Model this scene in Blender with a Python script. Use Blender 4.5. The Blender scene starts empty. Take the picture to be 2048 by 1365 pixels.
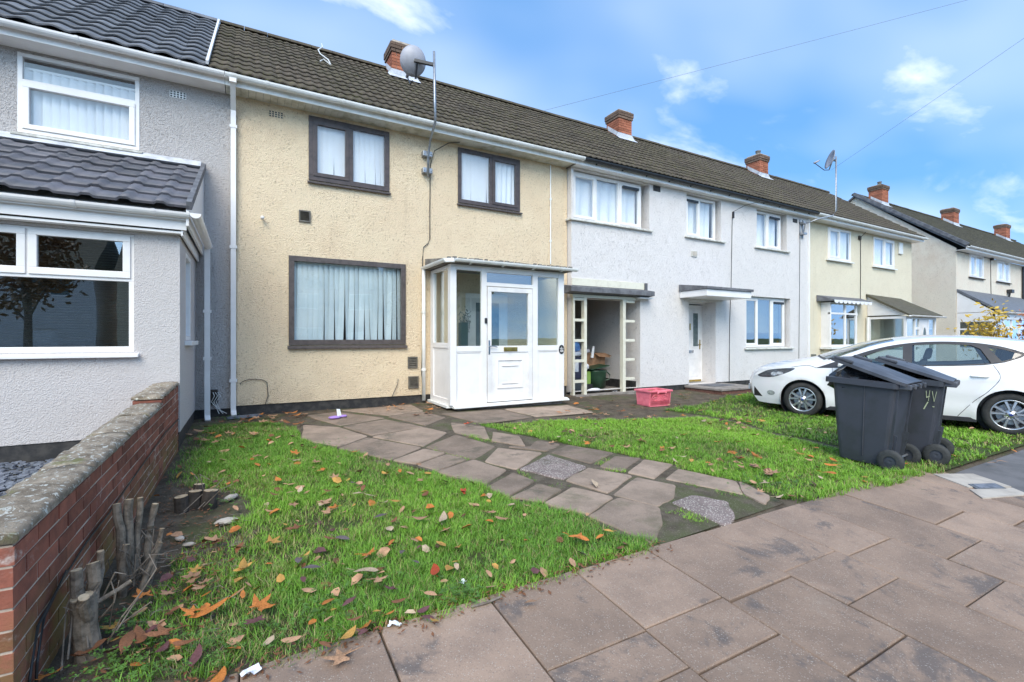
import bpy, bmesh, math, random
import numpy as np
from mathutils import Vector, Matrix
from mathutils.geometry import delaunay_2d_cdt
random.seed(7); rng = np.random.default_rng(7)
R = math.radians
sc = bpy.context.scene
COL = sc.collection

# ------------------------------------------------------------------ camera, sky, sun, exposure
cam_d = bpy.data.cameras.new('camera'); cam = bpy.data.objects.new('camera', cam_d); COL.objects.link(cam)
YAW = R(29.45)
cam.location = (0, 0, 1.2); cam.rotation_euler = (R(90), 0, -YAW)
cam_d.sensor_width = 36; cam_d.lens = 946/2048*36
cam_d.shift_y = -(682.5-677)/2048
cam_d.clip_start = .05; cam_d.clip_end = 3000
sc.camera = cam
SUN_EL, SUN_AZ = R(44), R(212)      # azimuth clockwise from +Y; the sun stands behind the photographer
world = bpy.data.worlds.new('World'); sc.world = world; world.use_nodes = True
def build_world():
    nt = world.node_tree; N = nt.nodes; L = nt.links; N.clear()
    out = N.new('ShaderNodeOutputWorld'); bg = N.new('ShaderNodeBackground'); bg.inputs[1].default_value = .12
    sky = N.new('ShaderNodeTexSky'); sky.sky_type = 'NISHITA'; sky.sun_disc = False
    sky.sun_elevation = SUN_EL; sky.sun_rotation = SUN_AZ; sky.air_density = 1.0; sky.dust_density = .6; sky.ozone_density = 2.0
    tint = N.new('ShaderNodeMix'); tint.data_type = 'RGBA'; tint.blend_type = 'MULTIPLY'; tint.inputs[0].default_value = 1
    tint.inputs[7].default_value = (1.28, 1.90, 2.12, 1)
    L.new(sky.outputs[0], tint.inputs[6])
    tc = N.new('ShaderNodeTexCoord'); sep = N.new('ShaderNodeSeparateXYZ'); L.new(tc.outputs['Generated'], sep.inputs[0])
    up = N.new('ShaderNodeVectorMath'); up.operation = 'ADD'; up.inputs[1].default_value = (0, 0, .45); nv = N.new('ShaderNodeVectorMath'); nv.operation = 'NORMALIZE'
    L.new(tc.outputs['Generated'], up.inputs[0]); L.new(up.outputs[0], nv.inputs[0]); L.new(nv.outputs[0], sky.inputs['Vector'])     # clear autumn air: no milky band at the horizon
    mz = N.new('ShaderNodeMath'); mz.operation = 'MAXIMUM'; mz.inputs[1].default_value = .0; L.new(sep.outputs[2], mz.inputs[0])
    az = N.new('ShaderNodeMath'); az.operation = 'ADD'; az.inputs[1].default_value = .25; L.new(mz.outputs[0], az.inputs[0])
    dv = N.new('ShaderNodeVectorMath'); dv.operation = 'DIVIDE'
    cb = N.new('ShaderNodeCombineXYZ')
    for i in range(3): L.new(az.outputs[0], cb.inputs[i])
    L.new(tc.outputs['Generated'], dv.inputs[0]); L.new(cb.outputs[0], dv.inputs[1])
    mp = N.new('ShaderNodeMapping'); mp.inputs['Location'].default_value = (3.1, 1.7, 0); mp.inputs['Scale'].default_value = (1.0, 1.5, .6)
    L.new(dv.outputs[0], mp.inputs[0])
    n1 = N.new('ShaderNodeTexNoise'); n1.inputs['Scale'].default_value = 2.1; n1.inputs['Detail'].default_value = 9; n1.inputs['Roughness'].default_value = .55; n1.inputs['Distortion'].default_value = .25
    L.new(mp.outputs[0], n1.inputs[0])
    r1 = N.new('ShaderNodeMapRange'); r1.interpolation_type = 'SMOOTHSTEP'; r1.inputs[1].default_value = .50; r1.inputs[2].default_value = .88; L.new(n1.outputs[0], r1.inputs[0])
    n2 = N.new('ShaderNodeTexNoise'); n2.inputs['Scale'].default_value = .9; n2.inputs['Detail'].default_value = 3; n2.inputs['Roughness'].default_value = .5; L.new(mp.outputs[0], n2.inputs[0])
    r2 = N.new('ShaderNodeMapRange'); r2.inputs[1].default_value = .34; r2.inputs[2].default_value = .72; r2.inputs[4].default_value = .40; L.new(n2.outputs[0], r2.inputs[0])
    mx = N.new('ShaderNodeMath'); mx.operation = 'MAXIMUM'; L.new(r1.outputs[0], mx.inputs[0]); L.new(r2.outputs[0], mx.inputs[1])
    mix = N.new('ShaderNodeMix'); mix.data_type = 'RGBA'; mix.inputs[7].default_value = (8.3, 8.55, 8.4, 1)
    L.new(mx.outputs[0], mix.inputs[0]); L.new(tint.outputs[2], mix.inputs[6])
    L.new(mix.outputs[2], bg.inputs[0]); L.new(bg.outputs[0], out.inputs[0])
build_world()
sd = bpy.data.lights.new('sun', 'SUN'); sd.energy = 2.0; sd.angle = R(40); sd.color = (1, .90, .74)
sun = bpy.data.objects.new('sun', sd); COL.objects.link(sun)
_d = Vector((math.sin(SUN_AZ)*math.cos(SUN_EL), math.cos(SUN_AZ)*math.cos(SUN_EL), math.sin(SUN_EL)))
sun.rotation_euler = (-_d).to_track_quat('-Z', 'Y').to_euler(); sun.location = _d*60
sc.view_settings.view_transform = 'Standard'; sc.view_settings.look = 'None'
sc.view_settings.exposure = .76; sc.view_settings.gamma = 1
sc.cycles.max_bounces = 6; sc.cycles.transparent_max_bounces = 12

# ------------------------------------------------------------------ materials
MATS = {}
class NT:
    def __init__(s, name):
        s.m = bpy.data.materials.new(name); s.m.use_nodes = True; s.t = s.m.node_tree; s.N = s.t.nodes; s.L = s.t.links
        s.b = s.N['Principled BSDF']; MATS[name] = s.m
        s.geo = None
    def n(s, t, **k):
        o = s.N.new('ShaderNode'+t)
        for a, v in k.items(): setattr(o, a, v)
        return o
    def l(s, a, b): s.L.new(a, b)
    def pos(s, kind='pos'):
        if kind == 'pos': return s.n('NewGeometry').outputs['Position']
        tc = s.n('TexCoord').outputs['Object']
        if kind == 'obj': return tc
        oi = s.n('ObjectInfo'); ad = s.n('VectorMath', operation='ADD'); ml = s.n('Math', operation='MULTIPLY'); ml.inputs[1].default_value = 37.
        s.l(oi.outputs['Random'], ml.inputs[0]); s.l(tc, ad.inputs[0]); s.l(ml.outputs[0], ad.inputs[1]); return ad.outputs[0]
    def noise(s, p, scale, detail=4, rough=.55, dist=0):
        o = s.n('TexNoise'); o.inputs['Scale'].default_value = scale; o.inputs['Detail'].default_value = detail
        o.inputs['Roughness'].default_value = rough; o.inputs['Distortion'].default_value = dist
        s.l(p, o.inputs['Vector']); return o.outputs[0]
    def voro(s, p, scale, feature='F1'):
        o = s.n('TexVoronoi', feature=feature); o.inputs['Scale'].default_value = scale; s.l(p, o.inputs['Vector']); return o
    def rng(s, v, a, b, c=0., d=1., smooth=True):
        o = s.n('MapRange'); o.interpolation_type = 'SMOOTHSTEP' if smooth else 'LINEAR'
        for i, x in zip((1, 2, 3, 4), (a, b, c, d)): o.inputs[i].default_value = x
        s.l(v, o.inputs[0]); return o.outputs[0]
    def mix(s, f, a, b, mode='MIX'):
        o = s.n('Mix', data_type='RGBA', blend_type=mode)
        for i, x in ((0, f), (6, a), (7, b)):
            if hasattr(x, 'is_linked') or hasattr(x, 'links'): s.l(x, o.inputs[i])
            elif i == 0: o.inputs[0].default_value = x
            else: o.inputs[i].default_value = (*x, 1)
        return o.outputs[2]
    def math(s, op, a, b):
        o = s.n('Math', operation=op)
        for i, x in ((0, a), (1, b)):
            if hasattr(x, 'links'): s.l(x, o.inputs[i])
            else: o.inputs[i].default_value = x
        return o.outputs[0]
    def rnd(s, col, amt=.25, sat=.0):
        oi = s.n('ObjectInfo'); h = s.n('HueSaturation')
        s.l(s.rng(oi.outputs['Random'], 0, 1, 1-amt, 1+amt, False), h.inputs['Value']); s.l(col, h.inputs['Color']); return h.outputs[0]
    def bump(s, h, strength=.5, dist=.01, prev=None):
        o = s.n('Bump'); o.inputs['Strength'].default_value = strength; o.inputs['Distance'].default_value = dist
        s.l(h, o.inputs['Height'])
        if prev is not None: s.l(prev, o.inputs['Normal'])
        return o.outputs[0]
    def done(s, col=None, rough=.7, nrm=None, metal=0, spec=.5, **kw):
        b = s.b
        if col is not None:
            if hasattr(col, 'links'): s.l(col, b.inputs['Base Color'])
            else: b.inputs['Base Color'].default_value = (*col, 1)
        if hasattr(rough, 'links'): s.l(rough, b.inputs['Roughness'])
        else: b.inputs['Roughness'].default_value = rough
        b.inputs['Metallic'].default_value = metal; b.inputs['Specular IOR Level'].default_value = spec
        if nrm is not None: s.l(nrm, b.inputs['Normal'])
        for k, v in kw.items(): b.inputs[k.replace('_', ' ')].default_value = v
        return s.m

def plain(name, c, c2=None, scale=6, rough=.5, bump=0, bscale=60, kind='pos', rnd=0, metal=0, spec=.5, lo=.4, hi=.65, **kw):
    t = NT(name); p = t.pos(kind)
    if c2 is None: c2 = tuple(x*.86 for x in c)
    col = t.mix(t.rng(t.noise(p, scale, 6, .6), lo, hi), c, c2)
    if rnd: col = t.rnd(col, rnd)
    nr = t.bump(t.noise(p, bscale, 4, .6), bump, .004) if bump else None
    return t.done(col, rough, nr, metal, spec, **kw)

def roughcast(name, c, dirt, pit=(.12, .10, .08), pits=.9, scale=55, dirt_amt=.35, rough_bump=.9, stain=1.):
    t = NT(name); p = t.pos()
    v = t.voro(p, scale); n = t.noise(p, scale*1.3, 5, .65); big = t.noise(p, 1.1, 5, .6)
    sx = t.n('SeparateXYZ'); t.l(p, sx.inputs[0])
    col = t.mix(t.rng(big, .38, .72, 0, dirt_amt), c, dirt)
    up = t.noise(p, 3.2, 5, .7)
    # weather staining just below the eaves and splash at the foot of the wall
    st = t.math('MULTIPLY', t.rng(sx.outputs[2], 4.1, 4.95), t.rng(up, .40, .66))
    col = t.mix(t.math('MULTIPLY', st, .28*stain), col, tuple(x*y for x, y in zip(dirt, (.72, .62, .5))))
    ft = t.math('MULTIPLY', t.rng(sx.outputs[2], .75, .1), t.rng(up, .36, .7))
    col = t.mix(t.math('MULTIPLY', ft, .35*stain), col, tuple(x*.6 for x in dirt))
    mpn = t.n('Mapping'); mpn.inputs['Scale'].default_value = (7, 7, .45); t.l(p, mpn.inputs[0])
    stk = t.math('MULTIPLY', t.rng(t.noise(mpn.outputs[0], 1., 5, .65), .55, .78), t.rng(big, .35, .6))
    col = t.mix(t.math('MULTIPLY', stk, .28*stain), col, tuple(x*.62 for x in dirt))
    col = t.mix(t.rng(n, .40, .6, .0, .16), col, tuple(x*.55 for x in c))
    pn = t.noise(p, 5, 3, .6)
    pm = t.math('MULTIPLY', t.rng(t.noise(p, 34, 2, .5, .4), .60, .68), t.rng(pn, .30, .62, .25, 1.))
    pm2 = t.math('MULTIPLY', t.rng(t.noise(p, 80, 2, .5), .60, .70), t.rng(pn, .30, .6, .3, 1.))
    pm = t.math('MAXIMUM', pm, t.math('MULTIPLY', pm2, .6))
    col = t.mix(t.math('MULTIPLY', pm, pits), col, pit)
    h = t.math('ADD', t.math('MULTIPLY', t.rng(v.outputs['Distance'], 0, .75, 1, 0), .8), t.math('MULTIPLY', n, .9))
    h = t.math('SUBTRACT', h, t.math('MULTIPLY', pm, .9))
    return t.done(col, .9, t.bump(h, rough_bump, .013), spec=.25)

def glassmat(name, tint=(.82, .88, .87), boost=1.0, rough=.003):
    t = NT(name); t.N.remove(t.b)
    tr = t.n('BsdfTransparent'); tr.inputs[0].default_value = (*tint, 1)
    gl = t.n('BsdfGlossy'); gl.inputs['Roughness'].default_value = rough; gl.inputs[0].default_value = (.95, .97, 1, 1)
    lw = t.n('LayerWeight'); lw.inputs[0].default_value = .5; sch = t.math('ADD', t.math('MULTIPLY', t.math('POWER', lw.outputs['Facing'], 5.), .95), .045)
    p = t.pos(); nb = t.bump(t.noise(p, 1.1, 2, .5), .04, .05); t.l(nb, gl.inputs['Normal'])
    f = t.math('MINIMUM', t.math('MULTIPLY', sch, boost), 1.)
    mx = t.n('MixShader'); t.l(f, mx.inputs[0]); t.l(tr.outputs[0], mx.inputs[1]); t.l(gl.outputs[0], mx.inputs[2])
    t.l(mx.outputs[0], t.N['Material Output'].inputs[0]); return t.m

def make_materials():
    roughcast('render_cream', (.87, .70, .485), (.78, .57, .38), pit=(.40, .30, .20), pits=.55)
    roughcast('render_white', (.87, .815, .78), (.82, .765, .73), pit=(.48, .46, .46), pits=.5, scale=62, dirt_amt=.2, stain=.3)
    roughcast('render_grey', (.54, .50, .48), (.49, .45, .435), pit=(.26, .24, .235), pits=.45, scale=56, stain=.4)
    roughcast('render_smooth_grey', (.58, .535, .515), (.54, .50, .48), pit=(.30, .29, .31), pits=.12, scale=70, dirt_amt=.25, rough_bump=.5, stain=.3)
    roughcast('render_lemon', (.84, .75, .57), (.76, .65, .48), pit=(.28, .24, .17), pits=.45, scale=50)
    roughcast('render_pinkish', (.84, .75, .62), (.80, .66, .54), pit=(.28, .24, .18), pits=.4, scale=50, dirt_amt=.6)
    roughcast('render_red', (.30, .12, .08), (.24, .10, .07), scale=50)
    plain('upvc', (.85, .815, .79), (.79, .755, .73), 3, .32, spec=.5)
    plain('upvc_old', (.82, .81, .78), (.68, .66, .60), 4, .42, lo=.45, hi=.75)
    plain('soffit_dirty', (.66, .64, .57), (.40, .38, .28), 5, .6, lo=.4, hi=.75)
    plain('cream_paint', (.73, .69, .56), (.58, .53, .42), 7, .5, lo=.45, hi=.8)
    plain('sill_stone', (.66, .64, .58), (.45, .43, .38), 9, .8, .25)
    plain('brown_upvc', (.085, .062, .056), (.058, .043, .039), 14, .38, .12, 90)
    plain('brown_grey_upvc', (.105, .085, .078), (.075, .06, .055), 14, .4, .12, 90)
    plain('black_plastic', (.018, .018, .02), (.03, .03, .032), 9, .4)
    plain('dark_grey_felt', (.10, .10, .11), (.17, .17, .18), 6, .8, .3)
    plain('felt_shabby', (.12, .11, .10), (.24, .22, .19), 8, .9, .6)
    plain('plinth_black', (.022, .021, .022), (.055, .05, .046), 8, .75, .7, 25)
    plain('blind_white', (.86, .86, .87), (.82, .82, .84), 2, .8)
    plain('blind_blue', (.70, .79, .81), (.62, .72, .75), 3, .8)
    plain('curtain_white', (.84, .85, .87), (.78, .80, .84), 2, .85)
    plain('interior', (.42, .41, .38), (.36, .35, .33), 1, .9)
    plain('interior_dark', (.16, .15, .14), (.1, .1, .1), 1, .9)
    plain('vent_plastic', (.14, .125, .10), (.09, .08, .07), 12, .55)
    plain('galvanised', (.42, .43, .45), (.30, .31, .33), 16, .42, metal=.75)
    plain('dish_grey', (.40, .39, .42), (.34, .33, .36), 4, .45)
    plain('lead', (.60, .61, .64), (.42, .43, .46), 5, .55, .2, 30)
    plain('mortar', (.52, .44, .36), (.36, .29, .23), 12, .95, .6, 80)
    plain('chrome', (.62, .63, .65), None, 5, .22, metal=1.)
    plain('brass', (.50, .36, .10), (.36, .25, .08), 10, .32, metal=.9)
    plain('cable_black', (.02, .02, .02), None, 9, .5)
    plain('cable_white', (.72, .71, .68), None, 9, .5)
    plain('bin_plastic', (.050, .054, .068), (.037, .042, .047), 3.5, .5, .10, 220, kind='objr', spec=.4)
    plain('bin_lid', (.085, .087, .10), (.055, .057, .066), 4, .42, .08, 200, kind='obj', spec=.5)
    plain('bin_bag', (.014, .014, .016), (.028, .028, .03), 9, .26, .5, 30, kind='obj')
    plain('rubber', (.028, .030, .030), (.046, .047, .046), 12, .75, kind='obj')
    plain('tyre', (.020, .020, .020), (.04, .037, .033), 8, .8, .2, 60, kind='obj')
    plain('alloy', (.62, .62, .63), (.52, .52, .53), 9, .28, metal=.85, kind='obj')
    plain('car_white', (.85, .82, .80), (.835, .805, .785), 2, .18, spec=.55, kind='obj', Coat_Weight=.6, Coat_Roughness=.06)
    plain('car_black', (.030, .028, .030), (.040, .036, .038), 5, .35, kind='obj')
    plain('car_seat', (.035, .036, .040), None, 5, .8, kind='obj')
    plain('lamp_red', (.50, .02, .02), (.4, .015, .02), 6, .2, kind='obj')
    plain('lamp_dark', (.10, .10, .105), (.17, .17, .18), 14, .14, kind='obj', metal=.4)
    plain('crate_pink', (.86, .22, .27), (.74, .16, .21), 7, .42, kind='obj')
    plain('purple', (.44, .27, .66), (.36, .2, .56), 20, .4, kind='obj')
    plain('white_paper', (.80, .80, .82), (.68, .68, .70), 14, .7, kind='obj')
    plain('blue_bag', (.06, .16, .40), (.12, .28, .55), 14, .3, .4, 30, kind='obj')
    plain('navy_plastic', (.035, .037, .07), (.05, .05, .085), 5, .5, kind='obj')
    plain('slate_bin', (.06, .075, .085), (.045, .055, .06), 4, .5, kind='obj')
    plain('green_plastic', (.018, .06, .030), (.01, .035, .018), 5, .4, kind='obj')
    plain('lime_plastic', (.22, .36, .07), None, 5, .5, kind='obj')
    plain('cardboard', (.36, .20, .11), (.24, .13, .07), 9, .85, kind='obj')
    plain('timber_grey', (.20, .20, .16), (.12, .12, .10), 9, .85, .4, 50)
    plain('concrete', (.31, .27, .24), (.20, .175, .15), 5, .92, .5, 70)
    plain('concrete_pale', (.50, .44, .37), (.38, .33, .28), 5, .9, .4, 70)
    plain('iron', (.16, .175, .20), (.10, .11, .125), 16, .5, .4, 80)
    plain('bark', (.23, .185, .14), (.10, .08, .06), 22, .9, .9, 60, kind='obj')
    plain('bark_dark', (.055, .045, .038), (.03, .025, .02), 20, .95, .9, 60, kind='obj')
    plain('cut_wood', (.52, .40, .26), (.36, .26, .16), 30, .8, kind='obj')
    plain('twig', (.24, .20, .16), (.14, .11, .085), 20, .85, kind='obj')
    plain('tarmac', (.16, .15, .148), (.115, .11, .108), 3, .9, .8, 160)
    plain('slate', (.20, .215, .25), (.10, .11, .135), 14, .55, .3, 50, kind='objr')
    plain('moss_floor', (.06, .055, .042), (.10, .095, .07), 4, .95, .6, 40)
    plain('door_white', (.84, .805, .78), None, 3, .35)
    plain('frosted', (.10, .13, .13), (.16, .20, .19), 8, .25)
    plain('step_brick', (.20, .09, .065), (.12, .055, .04), 18, .9, .4, 60)
    plain('scribble', (.44, .50, .32), None, 9, .6)
    plain('plaque', (.012, .012, .013), None, 5, .3)
    plain('emblem_blue', (.03, .05, .20), None, 5, .25)
    plain('lamp_glass', (.72, .73, .75), (.4, .4, .42), 22, .12, kind='obj', metal=.5)
    plain('flower', (.08, .12, .07), (.03, .05, .03), 14, .8)
    glassmat('glass', (.97, .98, .98), 1.25)
    glassmat('glass_dark', (.62, .67, .66), 5.)
    glassmat('glass_porch', (.93, .96, .94), 2.0)
    glassmat('car_glass', (.66, .76, .75), 2.2)
    # clay bricks
    for nm, a, b, kind in (('brick', (.30, .105, .070), (.19, .072, .052), 1), ('chimney_brick', (.42, .155, .085), (.30, .10, .06), 0), ('chimney_dirty', (.20, .12, .085), (.12, .095, .07), 0)):
        t = NT(nm); p = t.pos()
        col = t.mix(t.rng(t.noise(t.pos('objr'), 9, 5, .65), .35, .7), a, b); col = t.rnd(col, .28)
        if kind:
            w = t.math('MULTIPLY', t.rng(t.noise(p, 2.6, 6, .75, .6), .56, .68), t.rng(t.noise(p, 26, 3, .7), .4, .62))
            col = t.mix(t.math('MULTIPLY', w, .75), col, (.62, .55, .50))
            sx = t.n('SeparateXYZ'); t.l(p, sx.inputs[0])
            g = t.math('MULTIPLY', t.rng(sx.outputs[2], .28, -.02), t.rng(t.noise(p, 3.1, 5, .7), .36, .62))
            col = t.mix(t.math('MULTIPLY', g, .8), col, (.20, .155, .055))
        t.done(col, .88, t.bump(t.noise(p, 95, 5, .7), .6, .006), spec=.25)
    # weathered mortar capping of the garden wall
    t = NT('coping'); p = t.pos(); col = t.mix(t.rng(t.noise(p, 9, 6, .7), .35, .65), (.40, .325, .245), (.21, .165, .12))
    col = t.mix(t.rng(t.noise(p, 38, 3, .7), .56, .64), col, (.62, .60, .53)); col = t.mix(t.rng(t.noise(p, 4, 4, .6), .6, .72), col, (.20, .19, .08))
    t.done(col, .95, t.bump(t.noise(p, 48, 6, .75), 1., .015), spec=.2)
    # roof tiles
    def tile(nm, a, b, moss, amt, rough=.8):
        t = NT(nm); p = t.pos(); col = t.mix(t.rng(t.noise(t.pos('objr'), 7, 4, .6), .35, .7), a, b); col = t.rnd(col, .24)
        big = t.noise(p, .8, 4, .6); fine = t.noise(p, 24, 5, .75)
        m = t.math('MULTIPLY', t.rng(fine, .47, .62), t.rng(big, .36, .62, .35, 1.))
        col = t.mix(t.math('MULTIPLY', m, amt), col, moss)
        m2 = t.rng(t.noise(p, 40, 3, .7), .66, .72)
        col = t.mix(t.math('MULTIPLY', m2, amt*.8), col, (.45, .43, .36))
        t.done(col, rough, t.bump(t.noise(p, 70, 5, .7), .5, .006), spec=.35)
    tile('tile_brown', (.100, .076, .055), (.058, .045, .035), (.115, .105, .042), .9)
    tile('tile_slate', (.15, .155, .17), (.10, .104, .116), (.15, .15, .15), .22, .5)
    tile('tile_plum', (.13, .122, .135), (.085, .088, .10), (.1, .1, .1), .08, .42)
    tile('tile_far', (.088, .075, .055), (.055, .052, .036), (.105, .095, .040), .85)
    # paving
    def slab(nm, a, b, kind):
        t = NT(nm); p = t.pos(); q = t.pos('obj')
        col = t.mix(t.rng(t.noise(p, 3.1, 6, .65), .34, .68), a, b); col = t.rnd(col, .20 if kind == 0 else .30)
        # dark damp patches with a shape of their own, different for every slab
        pr = t.pos('objr'); d = t.noise(pr, 1.7, 6, .72, .5); dm = t.rng(d, .54, .64)
        col = t.mix(t.math('MULTIPLY', dm, .72 if kind == 0 else .6), col, (.105, .092, .088) if kind == 0 else (.10, .088, .062))
        lt = t.rng(t.noise(pr, 2.6, 5, .7), .60, .78); col = t.mix(t.math('MULTIPLY', lt, .45), col, (.34, .27, .21))
        v = t.voro(p, 85 if kind == 0 else 60); sp = t.math('MULTIPLY', t.rng(v.outputs['Distance'], .34, .18), t.rng(t.noise(p, 30, 3, .7), .44, .54))
        amt = {0: .4, 1: .2, 2: 1.}[kind]
        if kind == 2: sp = t.rng(v.outputs['Distance'], .42, .2)
        col = t.mix(t.math('MULTIPLY', sp, amt), col, (.56, .50, .43))
        col = t.mix(t.rng(t.noise(p, 110, 3, .7), .52, .68, 0, .35), col, (.09, .072, .062))
        if kind == 1:
            g = t.rng(t.noise(p, 1.3, 5, .7), .55, .74); col = t.mix(t.math('MULTIPLY', g, .5), col, (.085, .095, .042))
        t.done(col, .9, t.bump(t.math('ADD', t.noise(p, 120, 4, .7), t.math('MULTIPLY', sp, .5)), .5, .004), spec=.3)
    slab('slab_public', (.335, .232, .168), (.25, .175, .13), 0)
    slab('slab_garden', (.35, .255, .19), (.23, .17, .125), 1)
    slab('slab_pebble', (.30, .225, .20), (.22, .17, .15), 2)
    # soil with litter
    t = NT('soil'); p = t.pos(); col = t.mix(t.rng(t.noise(p, 5, 6, .7), .35, .65), (.085, .066, .047), (.155, .122, .088))
    v = t.voro(p, 46); col = t.mix(t.math('MULTIPLY', t.rng(v.outputs['Distance'], .30, .12), t.rng(t.noise(p, 9, 4, .7), .5, .6)), col, (.26, .22, .17))
    col = t.mix(t.rng(t.noise(p, 1.7, 5, .6), .50, .66, 0, .65), col, (.095, .115, .04))
    t.done(col, .95, t.bump(t.noise(p, 40, 6, .75), 1., .02), spec=.2)
    t = NT('path_dirt'); p = t.pos(); col = t.mix(t.rng(t.noise(p, 6, 6, .7), .35, .65), (.085, .067, .048), (.14, .112, .082))
    col = t.mix(t.rng(t.noise(p, 2.2, 5, .65), .46, .64, 0, .7), col, (.085, .10, .036)); v = t.voro(p, 60); col = t.mix(t.math('MULTIPLY', t.rng(v.outputs['Distance'], .3, .12), .5), col, (.32, .27, .21))
    t.done(col, .95, t.bump(t.noise(p, 60, 6, .75), .8, .01), spec=.2)
    t = NT('turf'); p = t.pos(); col = t.mix(t.rng(t.noise(p, 7, 6, .7), .35, .65), (.060, .098, .024), (.088, .085, .036))
    t.done(col, .95, t.bump(t.noise(p, 50, 6, .75), 1., .02), spec=.2)
    # blades and leaves take their colour from a per-corner attribute
    t = NT('grass'); a = t.n('VertexColor'); a.layer_name = 'Col'; t.done(a.outputs[0], .55, spec=.3)
    t.b.inputs['Transmission Weight'].default_value = 0
    for nm, c in (('leaf_tan', (.45, .25, .14)), ('leaf_orange', (.56, .19, .04)), ('leaf_red', (.50, .075, .025)), ('leaf_yellow', (.56, .30, .07)), ('leaf_pale', (.56, .41, .27)), ('leaf_plum', (.16, .065, .065)), ('leaf_brown', (.24, .10, .045)), ('leaf_grey', (.135, .105, .105))):
        t = NT(nm); p = t.pos('objr'); col = t.mix(t.rng(t.noise(p, 22, 4, .6), .35, .7), c, tuple(x*.62 for x in c)); t.done(t.rnd(col, .18), .6, t.bump(t.noise(p, 60, 3), .3, .003), spec=.35)
    for nm, c in (('foliage_yellow', (.62, .40, .035)), ('foliage_rust', (.46, .16, .06)), ('foliage_green', (.10, .21, .03)), ('foliage_dark', (.04, .075, .02)), ('foliage_copper', (.26, .13, .05))):
        plain(nm, c, tuple(x*.55 for x in c), 9, .6)
make_materials()
def mt(n): return MATS[n]

# ------------------------------------------------------------------ mesh helpers
class MB:
    def __init__(s): s.v = []; s.f = []
    def add(s, vs, fs):
        o = len(s.v); s.v += [tuple(x) for x in vs]; s.f += [tuple(i+o for i in f) for f in fs]; return s
    def box(s, x0, x1, y0, y1, z0, z1):
        if x0 > x1: x0, x1 = x1, x0
        if y0 > y1: y0, y1 = y1, y0
        if z0 > z1: z0, z1 = z1, z0
        return s.add([(x, y, z) for z in (z0, z1) for y in (y0, y1) for x in (x0, x1)],
            [(0, 2, 3, 1), (4, 5, 7, 6), (0, 1, 5, 4), (2, 6, 7, 3), (0, 4, 6, 2), (1, 3, 7, 5)])
    def hexa(s, bottom, top):      # two rings of equal length, counter-clockwise from above
        n = len(bottom); fs = [tuple(range(n))[::-1], tuple(range(n, 2*n))]
        fs += [(i, (i+1) % n, n+(i+1) % n, n+i) for i in range(n)]
        return s.add(list(bottom)+list(top), fs)
    def prism_x(s, prof, x0, x1):  # profile of (y,z) swept along x
        n = len(prof); a = [(x0, y, z) for y, z in prof]; b = [(x1, y, z) for y, z in prof]
        return s.add(a+b, [tuple(range(n)), tuple(range(n, 2*n))[::-1]]+[(i, n+i, n+(i+1) % n, (i+1) % n) for i in range(n)])
    def prism_y(s, prof, y0, y1):  # profile of (x,z)
        n = len(prof); a = [(x, y0, z) for x, z in prof]; b = [(x, y1, z) for x, z in prof]
        return s.add(a+b, [tuple(range(n))[::-1], tuple(range(n, 2*n))]+[(i, (i+1) % n, n+(i+1) % n, n+i) for i in range(n)])
    def tube(s, pts, r, n=8, r1=None, cap=True):
        pts = [Vector(p) for p in pts]; rings = []; m = len(pts); up = Vector((0, 0, 1))
        for i, p in enumerate(pts):
            d = (pts[min(i+1, m-1)]-pts[max(i-1, 0)]).normalized()
            u = d.cross(up if abs(d.z) < .95 else Vector((1, 0, 0))).normalized(); w = d.cross(u)
            rr = r if r1 is None else r+(r1-r)*i/(m-1)
            if callable(r): rr = r(i/(m-1))
            rings.append([p+(u*math.cos(a)+w*math.sin(a))*rr for a in [2*math.pi*k/n for k in range(n)]])
        vs = [v for q in rings for v in q]
        fs = [(i*n+k, i*n+(k+1) % n, (i+1)*n+(k+1) % n, (i+1)*n+k) for i in range(m-1) for k in range(n)]
        if cap: fs += [tuple(range(n))[::-1], tuple(range((m-1)*n, m*n))]
        return s.add(vs, fs)
    def lathe(s, prof, c=(0, 0, 0), axis='y', n=32):   # prof (radius, axial)
        vs = []; m = len(prof)
        for k in range(n):
            a = 2*math.pi*k/n
            for r, h in prof:
                x, z = r*math.cos(a), r*math.sin(a)
                p = {'y': (x, h, z), 'z': (x, z, h), 'x': (h, x, z)}[axis]
                vs.append((c[0]+p[0], c[1]+p[1], c[2]+p[2]))
        fs = [(k*m+i, k*m+i+1, ((k+1) % n)*m+i+1, ((k+1) % n)*m+i) for k in range(n) for i in range(m-1)]
        return s.add(vs, fs)
    def bar(s, a, b, w, h):         # rectangular bar from a to b
        a, b = Vector(a), Vector(b); d = (b-a).normalized(); u = d.cross(Vector((0, 0, 1)) if abs(d.z) < .95 else Vector((0, 1, 0))).normalized(); q = u.cross(d)
        r = [(a+u*(w/2*i)+q*(h/2*j)) for i, j in ((-1, -1), (1, -1), (1, 1), (-1, 1))]
        t = [(b+u*(w/2*i)+q*(h/2*j)) for i, j in ((-1, -1), (1, -1), (1, 1), (-1, 1))]
        return s.hexa(r, t)
    def mesh(s, name, mat, smooth=False, off=(0, 0, 0)):
        me = bpy.data.meshes.new(name); ox, oy, oz = off
        me.from_pydata([(x-ox, y-oy, z-oz) for x, y, z in s.v], [], s.f)
        bm = bmesh.new(); bm.from_mesh(me); bmesh.ops.recalc_face_normals(bm, faces=bm.faces); bm.to_mesh(me); bm.free()
        me.materials.append(mt(mat) if isinstance(mat, str) else mat)
        if smooth: me.polygons.foreach_set('use_smooth', [True]*len(me.polygons))
        return me
def rootloc(p):
    while p.parent is not None: p = p.parent
    return tuple(p.location)
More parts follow.
